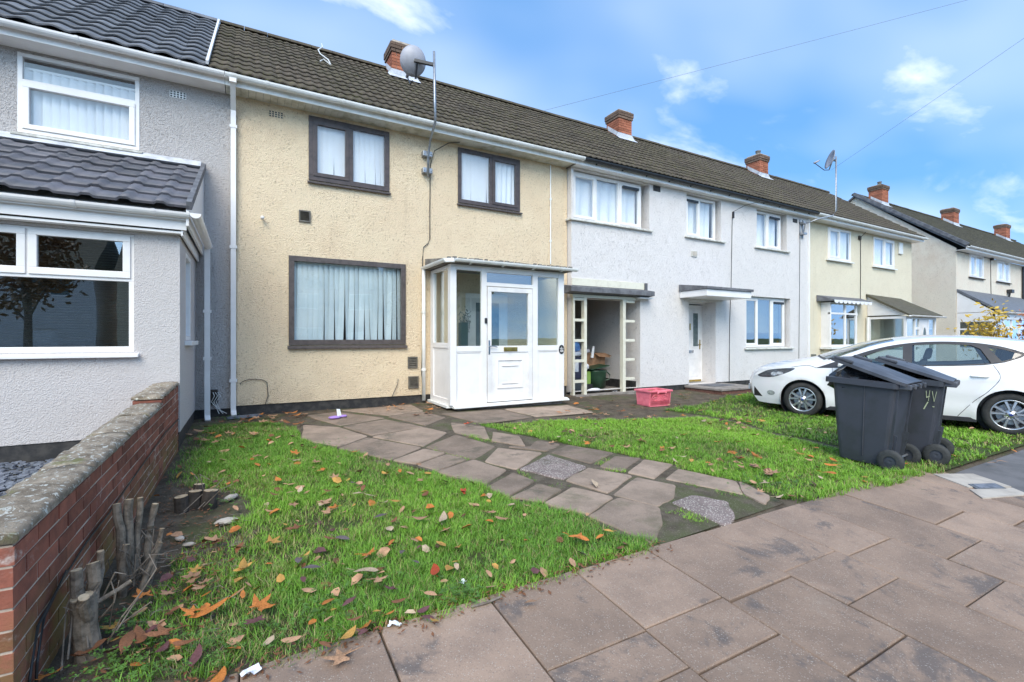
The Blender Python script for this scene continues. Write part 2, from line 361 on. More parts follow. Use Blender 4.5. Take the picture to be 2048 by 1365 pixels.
def link(name, me, parent=None, loc=(0, 0, 0), rot=(0, 0, 0)):
    o = bpy.data.objects.new(name, me); COL.objects.link(o); o.location = loc; o.rotation_euler = rot
    if parent is not None: o.parent = parent
    return o
def bevel(o, w, seg=2):
    b = o.modifiers.new('bevel', 'BEVEL'); b.width = w; b.segments = seg; b.limit_method = 'ANGLE'; b.angle_limit = R(35); return o
def part(name, mb, mat, parent, bev=0, smooth=False, local=False, label=None):
    off = (0, 0, 0) if local else rootloc(parent)
    o = link(name, mb.mesh(name, mat, smooth, off), parent)
    if bev: bevel(o, bev)
    if label: o['label'] = label
    return o
def piece(name, me, parent, loc, rot=(0, 0, 0), local=False):
    rl = (0, 0, 0) if local else rootloc(parent)
    return link(name, me, parent, (loc[0]-rl[0], loc[1]-rl[1], loc[2]-rl[2]), rot)
def tag(o, label, cat, group=None):
    o['label'] = label; o['category'] = cat
    if group: o['group'] = group
    return o
def thing(name, label, cat, loc=(0, 0, 0), rz=0, group=None):
    o = link(name, None, None, loc, (0, 0, rz)); o.empty_display_size = .2
    return tag(o, label, cat, group)
def single(name, mb, mat, label, cat, group=None, loc=None, bev=0, smooth=False, kind=None):
    c = loc or (0, 0, 0)
    o = link(name, mb.mesh(name, mat, smooth, c), None, c); tag(o, label, cat, group)
    if bev: bevel(o, bev)
    if kind: o['kind'] = kind
    return o
def struct(name, mb, mat, smooth=False):
    o = link(name, mb.mesh(name, mat, smooth)); o['kind'] = 'structure'; return o

def pip(p, poly):
    x, y = p; c = False; n = len(poly); j = n-1
    for i in range(n):
        xi, yi = poly[i]; xj, yj = poly[j]
        if (yi > y) != (yj > y) and x < (xj-xi)*(y-yi)/(yj-yi)+xi: c = not c
        j = i
    return c
def dens(poly, step):
    out = []
    for i in range(len(poly)):
        a, b = Vector(poly[i]), Vector(poly[(i+1) % len(poly)]); n = max(1, int((b-a).length/step))
        out += [tuple(a.lerp(b, k/n)) for k in range(n)]
    return out
def smooth_poly(pts, n=6, closed=False):
    P = [Vector(p) for p in pts]; out = []; m = len(P)
    rngi = range(m if closed else m-1)
    for i in rngi:
        p0 = P[(i-1) % m] if closed or i > 0 else P[0]; p1 = P[i]; p2 = P[(i+1) % m]; p3 = P[(i+2) % m] if closed or i < m-2 else P[-1]
        for k in range(n):
            t = k/n; out.append(.5*((2*p1)+(p2-p0)*t+(2*p0-5*p1+4*p2-p3)*t*t+(3*p1-p0-3*p2+p3)*t**3))
    if not closed: out.append(P[-1])
    return [tuple(v) for v in out]
def skin(mb, incl, holes, fn, step=.06):
    V = []; Ed = []
    for pl in incl+holes:
        d = dens(pl, step); o = len(V); V += [Vector(p) for p in d]; Ed += [(o+i, o+(i+1) % len(d)) for i in range(len(d))]
    xs = [p[0] for pl in incl for p in pl]; ys = [p[1] for pl in incl for p in pl]
    x = min(xs)
    while x < max(xs):
        y = min(ys)
        while y < max(ys):
            if any(pip((x, y), pl) for pl in incl): V.append(Vector((x+random.uniform(-.003, .003), y+random.uniform(-.003, .003))))
            y += step
        x += step
    v, e, f, _, _, _ = delaunay_2d_cdt(V, Ed, [], 0, 1e-5)
    keep = [t for t in f if any(pip(tuple(sum((v[i] for i in t), Vector((0, 0)))/3), pl) for pl in incl) and not any(pip(tuple(sum((v[i] for i in t), Vector((0, 0)))/3), pl) for pl in holes)]
    mb.add([fn(p[0], p[1]) for p in v], keep)
    used = sorted({i for t in mb.f for i in t}); mp = {u: k for k, u in enumerate(used)}; mb.v = [mb.v[u] for u in used]; mb.f = [tuple(mp[i] for i in t) for t in mb.f]
    return mb
def gz(x, y):
    if y < 2.25: return -.2-.08*(2.25-y)
    t = min(1., (y-2.25)/6.1); left = -.2+.2*t; right = -.2+.10*t-.06*math.sin(math.pi*min(1., t*1.3))
    k = min(1., max(0., (x-3)/6)); return left*(1-k)+right*k

# ------------------------------------------------------------------ ground, road, pavement
def build_ground():
    g = MB(); g.add([(-900, -900, -.75), (1200, -900, -.75), (1200, 1200, -.75), (-900, 1200, -.75)], [(0, 1, 2, 3)])
    struct('ground', g, 'turf')
    m = MB(); xs = np.concatenate([np.arange(-9, 12.01, .16), np.arange(12.5, 60, .8)]); ys = np.concatenate([np.arange(2.2, 8.9, .16), np.arange(9.2, 22, 1.2)])
    vs = []
    for y in ys:
        for x in xs:
            z = gz(x, y)-.012 if y > 2.24 else gz(x, y)-.06
            z += .012*math.sin(x*3.1+y*1.7)*math.sin(y*2.3-x)*(1 if y > 2.5 else 0)
            # humps where the lawns have grown above the paving
            if 3.9 < x < 6.4 and 2.6 < y < 5.6: z += .035*math.sin((x-3.9)/2.5*math.pi)*math.sin((y-2.6)/3*math.pi)
            vs.append((x, y, z))
    nx = len(xs); fs = [(j*nx+i, j*nx+i+1, (j+1)*nx+i+1, (j+1)*nx+i) for j in range(len(ys)-1) for i in range(nx-1)]
    m.add(vs, fs); struct('garden_soil', m, 'soil', True)
    r = MB(); r.add([(-200, -9, -.62), (300, -9, -.62), (300, -1.72, -.62), (-200, -1.72, -.62)], [(0, 1, 2, 3)]); struct('road', r, 'tarmac')
    k = MB(); k.prism_x([(-1.72, -.7), (-1.56, -.7), (-1.56, -.512), (-1.70, -.512), (-1.72, -.53)], -60, 90); struct('kerb', k, 'concrete')
    # public pavement: bedding sheet, slabs, tarmac crossing
    p = MB(); p.add([(-60, -1.56, gz(0, -1.56)-.03), (90, -1.56, gz(0, -1.56)-.03), (90, 2.27, -.228), (-60, 2.27, -.228)], [(0, 1, 2, 3)])
    pav = struct('pavement', p, 'path_dirt')
    cols = [-.61, -.02, .56, 1.14, 1.73, 2.32, 2.90, 3.50, 4.09, 4.70, 5.27, 5.89, 6.44]
    cuts = {-.61: [1.9, 1.3], -.02: [1.75, 1.1], .56: [1.5, .8], 1.14: [1.71, 1.45, .85], 1.73: [1.72, 1.40, .8], 2.32: [1.675, 1.095, .5], 2.90: [1.72, 1.365, .6], 3.50: [1.645, 1.05, .45], 4.09: [1.325, .7], 4.70: [1.595, .99, .4], 5.27: [1.3, .7], 5.89: [1.62, 1.0, .4]}
    sl = math.atan(.08)
    for i in range(len(cols)-1):
        x0, x1 = cols[i], cols[i+1]; top = 2.30 if x0 > 2.5 or x0 < 2.3 else 2.30
        ys_ = [top]+cuts[cols[i]]+[-.2, -.8, -1.54]
        for a, b in zip(ys_[:-1], ys_[1:]):
            w, h = x1-x0-.008, a-b-.008; mb = MB(); e = .006
            j = lambda: random.uniform(-.004, .004)
            ring = [(-w/2+j(), -h/2+j()), (w/2+j(), -h/2+j()), (w/2+j(), h/2+j()), (-w/2+j(), h/2+j())]
            mb.hexa([(x, y, -.05) for x, y in ring], [(x, y, -e) for x, y in ring])
            mb.hexa([(x, y, -e) for x, y in ring], [(x*(1-2*e/w), y*(1-2*e/h), 0) for x, y in ring])
            cy = (a+b)/2
            link('paving_slab', mb.mesh('paving_slab', 'slab_public'), pav, ((x0+x1)/2, cy, gz(0, cy)+random.uniform(-.003, .003)), (sl+random.uniform(-.004, .004), random.uniform(-.004, .004), 0))
    # tarmac beyond the slabs, with the stone surround of the stop-tap cover
    t = MB(); t.add([(6.45, -1.55, gz(0, -1.55)-.008), (60, -1.55, gz(0, -1.55)-.008), (60, 2.05, gz(0, 2.05)-.008), (6.45, 2.05, gz(0, 2.05)-.008)], [(0, 1, 2, 3)])
    struct('tarmac_crossing', t, 'tarmac')
    s1 = MB()
    for q in ([(6.05, 1.80), (6.50, 1.62), (6.64, 1.94), (6.20, 2.12)], [(5.80, 1.63), (6.36, 1.47), (6.46, 1.60), (5.98, 1.77)]):
        s1.hexa([(x, y, gz(0, y)-.02) for x, y in q], [(x, y, gz(0, y)+.008) for x, y in q])
    struct('stone_edging', s1, 'concrete_pale')
    d = thing('stopcock_cover', 'small grey iron inspection cover set in pale stone in the pavement', 'drain cover', (6.24, 1.72, gz(0, 1.72)))
    mb = MB(); q = [(6.06, 1.74), (6.36, 1.62), (6.44, 1.72), (6.14, 1.83)]
    mb.hexa([(x, y, gz(0, y)-.01) for x, y in q], [(x, y, gz(0, y)+.014) for x, y in q]); part('frame', mb, 'iron', d)
    mb = MB(); c = (6.25, 1.7275); q2 = [(c[0]+(x-c[0])*.82, c[1]+(y-c[1])*.74) for x, y in q]
    mb.hexa([(x, y, gz(0, y)-.01) for x, y in q2], [(x, y, gz(0, y)+.018) for x, y in q2]); part('lid', mb, 'slate', d)
build_ground()

PATH = {  # garden path flags, corner points on the ground
 'a': [(3.10, 4.55), (3.49, 4.77), (3.75, 4.24), (3.23, 4.01)], 'b': [(3.25, 3.87), (3.68, 4.12), (3.90, 3.95), (3.36, 3.65)], 'c': [(3.37, 3.58), (3.87, 3.86), (4.02, 3.60), (3.47, 3.33)],
 'd': [(2.66, 3.66), (3.09, 3.87), (3.32, 3.48), (2.78, 3.22)], 'e': [(2.81, 3.17), (3.34, 3.43), (3.50, 3.10), (3.22, 2.88), (2.96, 2.80)],
 'f': [(2.16, 3.27), (2.59, 3.47), (2.76, 3.12), (2.34, 2.93)], 'g': [(2.32, 2.89), (2.79, 3.08), (2.94, 2.77), (2.72, 2.54), (2.42, 2.34)],
 'h': [(1.97, 3.50), (2.36, 3.69), (2.47, 3.47), (2.17, 3.31)], 'i': [(1.92, 3.83), (2.31, 4.07), (2.37, 3.78), (1.96, 3.55)], 'j': [(2.24, 4.55), (2.62, 4.98), (2.97, 4.57), (2.40, 4.17)],
 'k': [(1.66, 4.44), (2.15, 4.64), (2.29, 4.19), (1.90, 3.90)], 'l': [(3.57, 3.27), (3.95, 3.45), (4.14, 2.93), (3.86, 2.66)], 'm': [(3.87, 2.64), (4.15, 2.90), (4.02, 2.52), (3.80, 2.41)],
 'p1': [(.72, 7.36), (1.14, 6.98), (1.37, 6.25), (.98, 5.87), (.62, 6.4)], 'p2': [(.84, 7.97), (1.30, 8.12), (1.88, 7.34), (1.18, 7.06)], 'p3': [(1.20, 6.95), (1.86, 7.22), (2.20, 6.48), (1.44, 6.27)],
 'p4': [(1.43, 6.18), (2.18, 6.40), (2.36, 5.98), (1.86, 5.46)], 'p5': [(.96, 5.80), (1.36, 6.15), (1.81, 5.40), (1.36, 5.06)], 'p6': [(1.38, 5.02), (1.82, 5.31), (1.97, 5.05), (1.56, 4.80)],
 'p7': [(1.57, 4.76), (1.98, 5.00), (2.11, 4.73), (1.68, 4.50)], 'p9': [(1.88, 5.40), (2.42, 5.80), (2.62, 5.06), (2.16, 4.70)], 'p10': [(1.95, 7.40), (2.55, 7.55), (2.72, 6.95), (2.26, 6.55)],
 'p11': [(2.48, 5.95), (2.68, 6.60), (2.98, 6.10), (2.72, 5.40)], 'p12': [(2.72, 5.32), (2.95, 5.75), (3.15, 5.40), (2.96, 4.92)], 'p13': [(2.76, 4.98), (3.0, 4.86), (3.25, 5.1), (3.40, 4.82), (3.06, 4.62)],
 'p14': [(1.40, 8.28), (2.60, 8.30), (2.60, 7.64), (1.98, 7.50)], 'q1': [(2.80, 7.3), (3.9, 7.28), (4.05, 6.5), (3.05, 6.35)], 'q2': [(3.96, 7.28), (5.3, 7.25), (5.3, 6.5), (4.12, 6.5)]}
PEB = {'r': [(2.44, 4.15), (2.99, 4.46), (3.10, 3.92), (2.65, 3.70)], 's': [(3.13, 2.80), (3.43, 2.84), (3.57, 2.60), (3.32, 2.36), (3.12, 2.30)]}
def build_path():
    base = MB()
    out = [(2.36, 2.30), (4.0, 2.36), (4.2, 2.85), (3.99, 3.55), (3.78, 4.25), (3.5, 4.8), (3.2, 5.55), (3.0, 6.3), (4.1, 6.45), (5.4, 6.45), (5.4, 8.3), (1.2, 8.35), (.75, 7.9), (.6, 6.4), (.95, 5.8), (1.36, 5.02), (1.66, 4.45), (1.9, 3.85), (1.97, 3.5), (2.14, 3.3), (2.3, 2.9)]
    skin(base, [out], [], lambda x, y: (x, y, gz(x, y)-.004), .25)
    root = struct('garden_path', base, 'path_dirt')
    for d, mat, nm in ((PATH, 'slab_garden', 'path_slab'), (PEB, 'slab_pebble', 'path_slab')):
        for k, q in d.items():
            c = np.mean(q, axis=0); q = [tuple(c+(np.array(p)-c)*(1+.013/np.linalg.norm(np.array(p)-c))) for p in q]; mb = MB(); hz = random.uniform(.004, .013); n = len(q)
            # rounded, slightly worn outline
            ring = []
            for i in range(n):
                p0, p1, p2 = np.array(q[i-1]), np.array(q[i]), np.array(q[(i+1) % n])
                r = random.uniform(.012, .035)
                a = p1+(p0-p1)/np.linalg.norm(p0-p1)*r; b = p1+(p2-p1)/np.linalg.norm(p2-p1)*r
                ring += [a, (a+b+p1)/3, b]; L = np.linalg.norm(p2-p1)
                for u in (.35, .65): ring.append(p1+(p2-p1)*u+rng.normal(0, .006, 2))
            if np.cross(ring[4]-c, ring[9]-c) < 0: ring = ring[::-1]
            z = lambda p, s: gz(p[0], p[1])-gz(c[0], c[1])+s
            inn = [p+(c-p)*.03 for p in ring]
            mb.hexa([(p[0]-c[0], p[1]-c[1], z(p, -.05)) for p in ring], [(p[0]-c[0], p[1]-c[1], z(p, hz-.008)) for p in ring])
            mb.hexa([(p[0]-c[0], p[1]-c[1], z(p, hz-.008)) for p in ring], [(p[0]-c[0], p[1]-c[1], z(p, hz)) for p in inn])
            link(nm, mb.mesh(nm, mat), root, (c[0], c[1], gz(c[0], c[1])), (random.uniform(-.01, .01), random.uniform(-.01, .01), 0))
build_path()

# ------------------------------------------------------------------ house parts
YE, ZE, YR, ZR = 8.14, 5.13, 11.7, 7.82
def wall_grid(mb, x0, x1, z0, z1, ops, yf, th=.28):
    xs = sorted({x0, x1, *[v for o in ops for v in o[:2]]}); zs = sorted({z0, z1, *[v for o in ops for v in o[2:]]})
    xs = [x for x in xs if x0 <= x <= x1]; zs = [z for z in zs if z0 <= z <= z1]
    ins = lambda x, z: any(o[0] < x < o[1] and o[2] < z < o[3] for o in ops)
    for i in range(len(xs)-1):
        for j in range(len(zs)-1):
            a, b, c, d = xs[i], xs[i+1], zs[j], zs[j+1]
            if ins((a+b)/2, (c+d)/2): continue
            mb.add([(a, yf, c), (b, yf, c), (b, yf, d), (a, yf, d)], [(0, 1, 2, 3)])
            mb.add([(a, yf+th, c), (b, yf+th, c), (b, yf+th, d), (a, yf+th, d)], [(3, 2, 1, 0)])
    for a, b, c, d in ops:
        mb.add([(a, yf, c), (a, yf+th, c), (a, yf+th, d), (a, yf, d)], [(0, 1, 2, 3)]); mb.add([(b, yf, c), (b, yf+th, c), (b, yf+th, d), (b, yf, d)], [(3, 2, 1, 0)])
        mb.add([(a, yf, c), (b, yf, c), (b, yf+th, c), (a, yf+th, c)], [(3, 2, 1, 0)]); mb.add([(a, yf, d), (b, yf, d), (b, yf+th, d), (a, yf+th, d)], [(0, 1, 2, 3)])
    for x in (x0, x1): mb.add([(x, yf, z0), (x, yf+th, z0), (x, yf+th, z1), (x, yf, z1)], [(0, 1, 2, 3)])
    return mb
def shell(root, x0, x1, yf, ops, mat, z0=.12, z1=4.97, gable=None, back=15.2, plinth=True, rooms=True):
    mb = wall_grid(MB(), x0, x1, z0, z1, ops, yf)
    me = mb.mesh('wall', mat, False, rootloc(root)); o = link('wall', me, root)
    i = MB()
    for a, b in ((x0+.01, x0+.09), (x1-.09, x1-.01)): i.box(a, b, yf+.285, back, -.3, 4.9)
    i.box(x0, x1, back, back+.2, -.3, 4.95)
    i.box(x0+.09, x1-.09, yf+.285, back, -.3, -.02)
    i.box(x0+.09, x1-.09, yf+.285, back, 2.62, 2.86)
    i.box(x0, x1, yf+.02, back, 4.955, 4.995)
    part('interior_shell', i, 'interior', root)
    if gable:
        gx = x0 if gable == 'l' else x1
        g = MB(); s = 1 if gable == 'l' else -1; e = .012*s
        prof = [(yf+.002, z0-.3), (back, z0-.3), (back, 4.95), (YR+gable_dy, ZR-.12+gable_dz), (yf+.002, 5.12)]
        a = [(gx-e, y, z) for y, z in prof]; b = [(gx+.07*s, y, z) for y, z in prof]; n = 5
        g.add(a+b, [tuple(range(n)), tuple(range(n, 2*n))[::-1]]+[(k, n+k, n+(k+1) % n, (k+1) % n) for k in range(n)])
        part('gable_wall', g, mat, root)
    if plinth: part('plinth', MB().box(x0+.004, x1-.004, yf+.02, yf+.26, -.4, z0+.004), 'plinth_black', root)
    return o
gable_dy = gable_dz = 0.

def window(root, x0, x1, z0, z1, y, cols, fmat='upvc', glass='glass', fw=.055, sill=None, sillmat=None, transoms=None, cas_w=.05):
    """cols: list of (x_fraction_start, x_fraction_end, opening?); y = outer face of the frame"""
    w = x1-x0; f = MB(); d = .07
    f.box(x0, x1, y, y+d, z1-fw, z1); f.box(x0, x1, y, y+d, z0, z0+fw)
    f.box(x0, x0+fw, y+.0005, y+d-.0005, z0+fw, z1-fw); f.box(x1-fw, x1, y+.0005, y+d-.0005, z0+fw, z1-fw)
    for a, b, op in cols[1:]: f.box(x0+w*a-fw/2, x0+w*a+fw/2, y+.001, y+d-.001, z0+fw, z1-fw)
    if transoms:
        for (a, b, zt) in transoms: f.box(x0+w*a+fw/2, x0+w*b-fw/2, y+.0015, y+d-.0015, zt-fw/2, zt+fw/2)
    W = part('window', f, fmat, root, .004)
    n = len(cols)
    for k, (a, b, op) in enumerate(cols):
        xa = x0+w*a+(fw if k == 0 else fw/2); xb = x0+w*b-(fw if k == n-1 else fw/2)
        cells = [(z0+fw, z1-fw, op)]
        if transoms:
            for (ta, tb, zt) in transoms:
                if ta <= a+1e-4 and tb >= b-1e-4: cells = [(z0+fw, zt-fw/2, op is True), (zt+fw/2, z1-fw, bool(op))]
        for za, zb, o2 in cells:
            if o2:
                c = MB(); q = cas_w
                for bx in ((xa, xb, za, za+q), (xa, xb, zb-q, zb)): c.box(bx[0]-.012, bx[1]+.012, y-.014, y+.05, bx[2]-(.012 if bx[2] == za else 0), bx[3]+(.012 if bx[3] == zb else 0))
                for bx in ((xa-.012, xa+q), (xb-q, xb+.012)): c.box(bx[0], bx[1], y-.0135, y+.0495, za+q, zb-q)
                part('casement', c, fmat, W, .004)
                part('pane', MB().box(xa+q-.005, xb-q+.005, y+.012, y+.018, za+q-.005, zb-q+.005), glass, W)
            else:
                part('pane', MB().box(xa-.004, xb+.004, y+.022, y+.028, za-.004, zb+.004), glass, W)
    if sill:
        sx0, sx1, sy, sh = sill
        part('sill', MB().prism_x([(y+.02, z0-.012), (y+.02, z0-sh), (sy, z0-sh-.008), (sy, z0-.028)], sx0, sx1), sillmat or fmat, W, .005)
    return W

def vblind(label, x0, x1, z0, z1, y, n, mat='blind_white', ang=12, jit=6, gaps=(), flare=0):
    t = thing('vertical_blind', label, 'blind', ((x0+x1)/2, y, z1), 0, 'vertical blinds')
    part('head_rail', MB().box(x0, x1, y-.015, y+.02, z1-.03, z1), 'upvc', t)
    w = (x1-x0)/n*1.16
    for i in range(n):
        if i in gaps: continue
        cx = x0+(i+.5)*(x1-x0)/n; a = R(ang+random.uniform(-jit, jit)); mb = MB(); sw = random.uniform(-1, 1)*flare; seg = 6
        vs = []
        for k in range(seg+1):
            u = k/seg; z = z1-.03-u*(z1-.03-z0); aa = a+R(jit)*sw*u*2
            off = sw*.04*u*u
            for s in (-1, 1): vs.append((cx+off+s*w/2*math.cos(aa), y+s*w/2*math.sin(aa)+.002, z))
        mb.add(vs, [(2*k, 2*k+1, 2*k+3, 2*k+2) for k in range(seg)]); part('slat', mb, mat, t)
    return t
def curtain(label, x0, x1, z0, z1, y, folds=6, mat='curtain_white', amp=.02, cat='curtain', pinch=0):
    mb = MB(); n = folds*8; vs = []; m = 8
    for j in range(m+1):
        u = j/m
        for i in range(n+1):
            v = i/n; x = x0+(x1-x0)*v
            if pinch: x = x+(pinch-x)*.45*math.sin(u*math.pi*.5)**2
            vs.append((x, y+amp*math.sin(v*folds*2*math.pi+u*.7)*(.5+.5*u), z1-(z1-z0)*u))
    mb.add(vs, [(j*(n+1)+i, j*(n+1)+i+1, (j+1)*(n+1)+i+1, (j+1)*(n+1)+i) for j in range(m) for i in range(n)])
    return single('curtain', mb, mat, label, cat, 'curtains in the windows', ((x0+x1)/2, y, z1), smooth=True)

def tile_mesh(nm, mat, w, L, prof, lift=.032, th=.02, n=10):
    mb = MB(); us = [i/n for i in range(n+1)]; hs = [prof(u) for u in us]
    vs = [((u-.5)*w, 0, h+lift) for u, h in zip(us, hs)]+[((u-.5)*w, L, h+.003) for u, h in zip(us, hs)]+[((u-.5)*w, .002, h+lift-th) for u, h in zip(us, hs)]
    k = n+1; fs = [(i, i+1, k+i+1, k+i) for i in range(n)]+[(2*k+i, 2*k+i+1, i+1, i) for i in range(n)]
    fs += [(0, k, 2*k), (n, 2*k+n, k+n)]
    mb.add(vs, fs); me = mb.mesh(nm, mat)
    for p in me.polygons: p.use_smooth = p.index < n
    return me, mb
def g2(u, c, s): return math.exp(-((u-c)/s)**2)
P_ROMAN = lambda u: .019*(g2(u, .22, .12)+g2(u, .74, .12))
P_WAVE = lambda u: .015*(1-math.cos(2*math.pi*(u+.1)))
P_PAN = lambda u: .022*(1 if .06 < u < .36 else 0)+.003
def tiled_roof(root, x0, x1, mat, prof, w=.30, gauge=.335, ye=None, ze=None, yr=None, zr=None, max_tiles=300, keep=None, ridge=True, back=True, lift=.026, deckmat='dark_grey_felt', th=.02):
    ye = YE if ye is None else ye; ze = ZE if ze is None else ze; yr = YR if yr is None else yr; zr = ZR if zr is None else zr
    a = math.atan2(zr-ze, yr-ye); SL = math.hypot(zr-ze, yr-ye)
    d = MB(); d.prism_x([(ye+.04, ze-.04), (yr, zr-.05), (yr, zr-.13), (ye+.04, ze-.12)], x0+.003, x1-.003)
    if back: d.prism_x([(yr+.0015, zr-.05), (2*yr-ye, ze-.04), (2*yr-ye, ze-.12), (yr+.0015, zr-.13)], x0+.003, x1-.003)
    roof = part('roof', d, deckmat, root)
    nx = max(1, round((x1-x0)/w)); w = (x1-x0)/nx; ny = int(SL/gauge); gauge = (SL-.06)/ny
    me, mb = tile_mesh('roof_tile', mat, w*1.03, gauge*1.10, prof, lift, th)
    cells = [(i, j) for j in range(ny) for i in range(nx)]
    cells.sort(key=lambda c: (x0+(c[0]+.5)*w-0)**2+(ye+c[1]*gauge*math.cos(a))**2)
    rest = MB(); ca, sa = math.cos(a), math.sin(a); rl = rootloc(root)
    for q, (i, j) in enumerate(cells):
        x = x0+(i+.5)*w; s = j*gauge; y = ye+s*ca; z = ze+s*sa
        dz = random.uniform(0, .006); rz = random.uniform(-.006, .006)
        if q < max_tiles: piece('roof_tile', me, roof, (x, y, z+dz), (a+random.uniform(-.006, .006), rz, 0))
        else:
            rest.add([(x+vx, y+vy*ca-vz*sa, z+vy*sa+vz*ca+dz) for vx, vy, vz in mb.v], mb.f)
    if rest.v:
        o = part('roof_tiling', rest, mat, roof); o['kind'] = 'stuff'
        for p in o.data.polygons: p.use_smooth = False
    if ridge:
        n = max(1, round((x1-x0)/.45)); L = (x1-x0)/n; rm = MB(); pr = []
        for k in range(7):
            t = math.pi*(k/6); pr.append((.125*math.cos(t), .10*math.sin(t)-.035))
        pr += [(-.105, -.035), (.105, -.035)]
        rm.prism_x(pr, -L/2+.004, L/2-.004); rme = rm.mesh('ridge_tile', mat)
        for k in range(n): piece('ridge_tile', rme, roof, (x0+(k+.5)*L, yr, zr+.015+random.uniform(-.004, .004)), (0, random.uniform(-.012, .012), 0))
    return roof
def gutter(root, x0, x1, mat, y=8.10, z=5.065, r=.06, ends=True, step=.85, label=None):
    pr = [(y+r*math.cos(t), z+.02-r*1.05*math.sin(t)) for t in [math.pi*k/8 for k in range(9)]]
    inn = [(y+(r-.008)*math.cos(t), z+.02-(r-.008)*1.05*math.sin(t)) for t in [math.pi*k/8 for k in range(9)]][::-1]
    g = MB().prism_x(pr+inn, x0, x1)
    G = part('gutter', g, mat, root, label=label)
    n = int((x1-x0)/step)
    for k in range(n):
        x = x0+(k+.5)*(x1-x0)/n; b = MB()
        pr2 = [(y+(r+.007)*math.cos(t), z+.022-(r+.007)*1.05*math.sin(t)) for t in [math.pi*i/8 for i in range(9)]]
        pi2 = [(y+(r+.001)*math.cos(t), z+.022-(r+.001)*1.05*math.sin(t)) for t in [math.pi*i/8 for i in range(9)]][::-1]
        b.prism_x(pr2+pi2, x-.018, x+.018); b.box(x-.012, x+.012, y+r-.01, y+r+.045, z-.05, z+.01); part('bracket', b, mat, G)
    return G
def eaves(root, x0, x1, fmat, smat, yw=8.5, zf=(4.955, 5.09), boards=True):
    yb = 8.175
    part('fascia', MB().box(x0, x1, yb, yb+.02, zf[0], zf[1]), fmat, root)
    s = MB(); n = max(1, int((x1-x0)/.1)) if boards else 1; w = (x1-x0)/n
    for k in range(n): s.box(x0+k*w+.003*boards, x0+(k+1)*w-.001, yb+.021, yw-.001, zf[0]+.006, zf[0]+.014)
    part('soffit', s, smat, root)
BR = {}
def chimney(root, x, yf, ztop=8.30, zbase=7.2, w=.54, d=.56, pot=0):
    c = MB().box(x+.014, x+w-.014, yf+.014, yf+d-.014, zbase-.4, ztop-.03)
    C = part('chimney', c, 'mortar', root)
    if 'c' not in BR:
        BR['c'] = (MB().box(0, 1, 0, 1, 0, 1).mesh('brick', 'chimney_brick'), MB().box(0, 1, 0, 1, 0, 1).mesh('brick', 'chimney_dirty'))
    nc = int((ztop-.26-zbase)/.075); bt = .102; jn = .011
    def ring(z, h, g, me, flip):
        X0, X1, Y0, Y1 = x-g, x+w+g, yf-g, yf+d+g; W, D = X1-X0, Y1-Y0
        rl = rootloc(root)
        def put(a, b, c2, d2):
            o = piece('brick', me, C, (a, c2, z)); o.scale = (b-a, d2-c2, h)
            o.location.x += random.uniform(-.002, .002); o.location.y += random.uniform(-.002, .002)
        l = (W-bt)/2; m = (D-bt)/2
        for k in range(2):
            if flip:
                put(X0+k*l, X0+(k+1)*l-jn, Y0, Y0+bt); put(X1-(k+1)*l+jn, X1-k*l, Y1-bt, Y1)
                put(X1-bt, X1, Y0+k*m, Y0+(k+1)*m-jn); put(X0, X0+bt, Y1-(k+1)*m+jn, Y1-k*m)
            else:
                put(X0+bt+k*l+jn, X0+bt+(k+1)*l, Y0, Y0+bt); put(X0+k*l, X0+(k+1)*l-jn, Y1-bt, Y1)
                put(X1-bt, X1, Y0+bt+k*m+jn, Y0+bt+(k+1)*m); put(X0, X0+bt, Y0+k*m, Y0+(k+1)*m-jn)
    for k in range(nc): ring(zbase+k*.075, .064, 0, BR['c'][0], k % 2)
    z = zbase+nc*.075
    for k in range(3): ring(z+k*.075, .066, .045 if k else .028, BR['c'][1], k % 2)
    z += .225
    cap = MB().hexa([(x-.02, yf-.02, z), (x+w+.02, yf-.02, z), (x+w+.02, yf+d+.02, z), (x-.02, yf+d+.02, z)], [(x+.12, yf+.12, z+.06), (x+w-.12, yf+.12, z+.06), (x+w-.12, yf+d-.12, z+.06), (x+.12, yf+d-.12, z+.06)])
    part('flaunching', cap, 'coping', C)
    if pot == 1:
        p = MB().lathe([(.09, z+.03), (.085, z+.2), (.10, z+.2), (.10, z+.23), (.07, z+.23), (.07, z+.1)], (x+w*.45, yf+d*.4, 0), 'z', 12); part('chimney_pot', p, 'felt_shabby', C, smooth=False)
    elif pot == 2:
        p = MB().lathe([(.12, z+.03), (.12, z+.09), (.09, z+.1), (0, z+.11)], (x+w*.5, yf+d*.4, 0), 'z', 12); part('chimney_pot', p, 'lead', C)
    # lead apron following the slope
    s = (ZR-ZE)/(YR-YE); f = MB(); zz = lambda y: ZE+(y-YE)*s
    f.add([(x-.10, yf-.16, zz(yf-.16)+.065), (x+w+.12, yf-.16, zz(yf-.16)+.065), (x+w+.12, yf-.006, zz(yf)+.075), (x-.10, yf-.006, zz(yf)+.075), (x-.01, yf-.007, zz(yf)+.20), (x+w+.01, yf-.007, zz(yf)+.20)], [(0, 1, 2, 3), (3, 2, 5, 4)])
    for xx in (x-.008, x+w+.008):
        f.add([(xx, yf-.006, zz(yf)+.06), (xx, min(yf+.5, YR), zz(min(yf+.5, YR))+.06), (xx, min(yf+.5, YR), zz(min(yf+.5, YR))+.2), (xx, yf-.006, zz(yf)+.2)], [(0, 1, 2, 3)])
    part('flashing', f, 'lead', C)
    return C
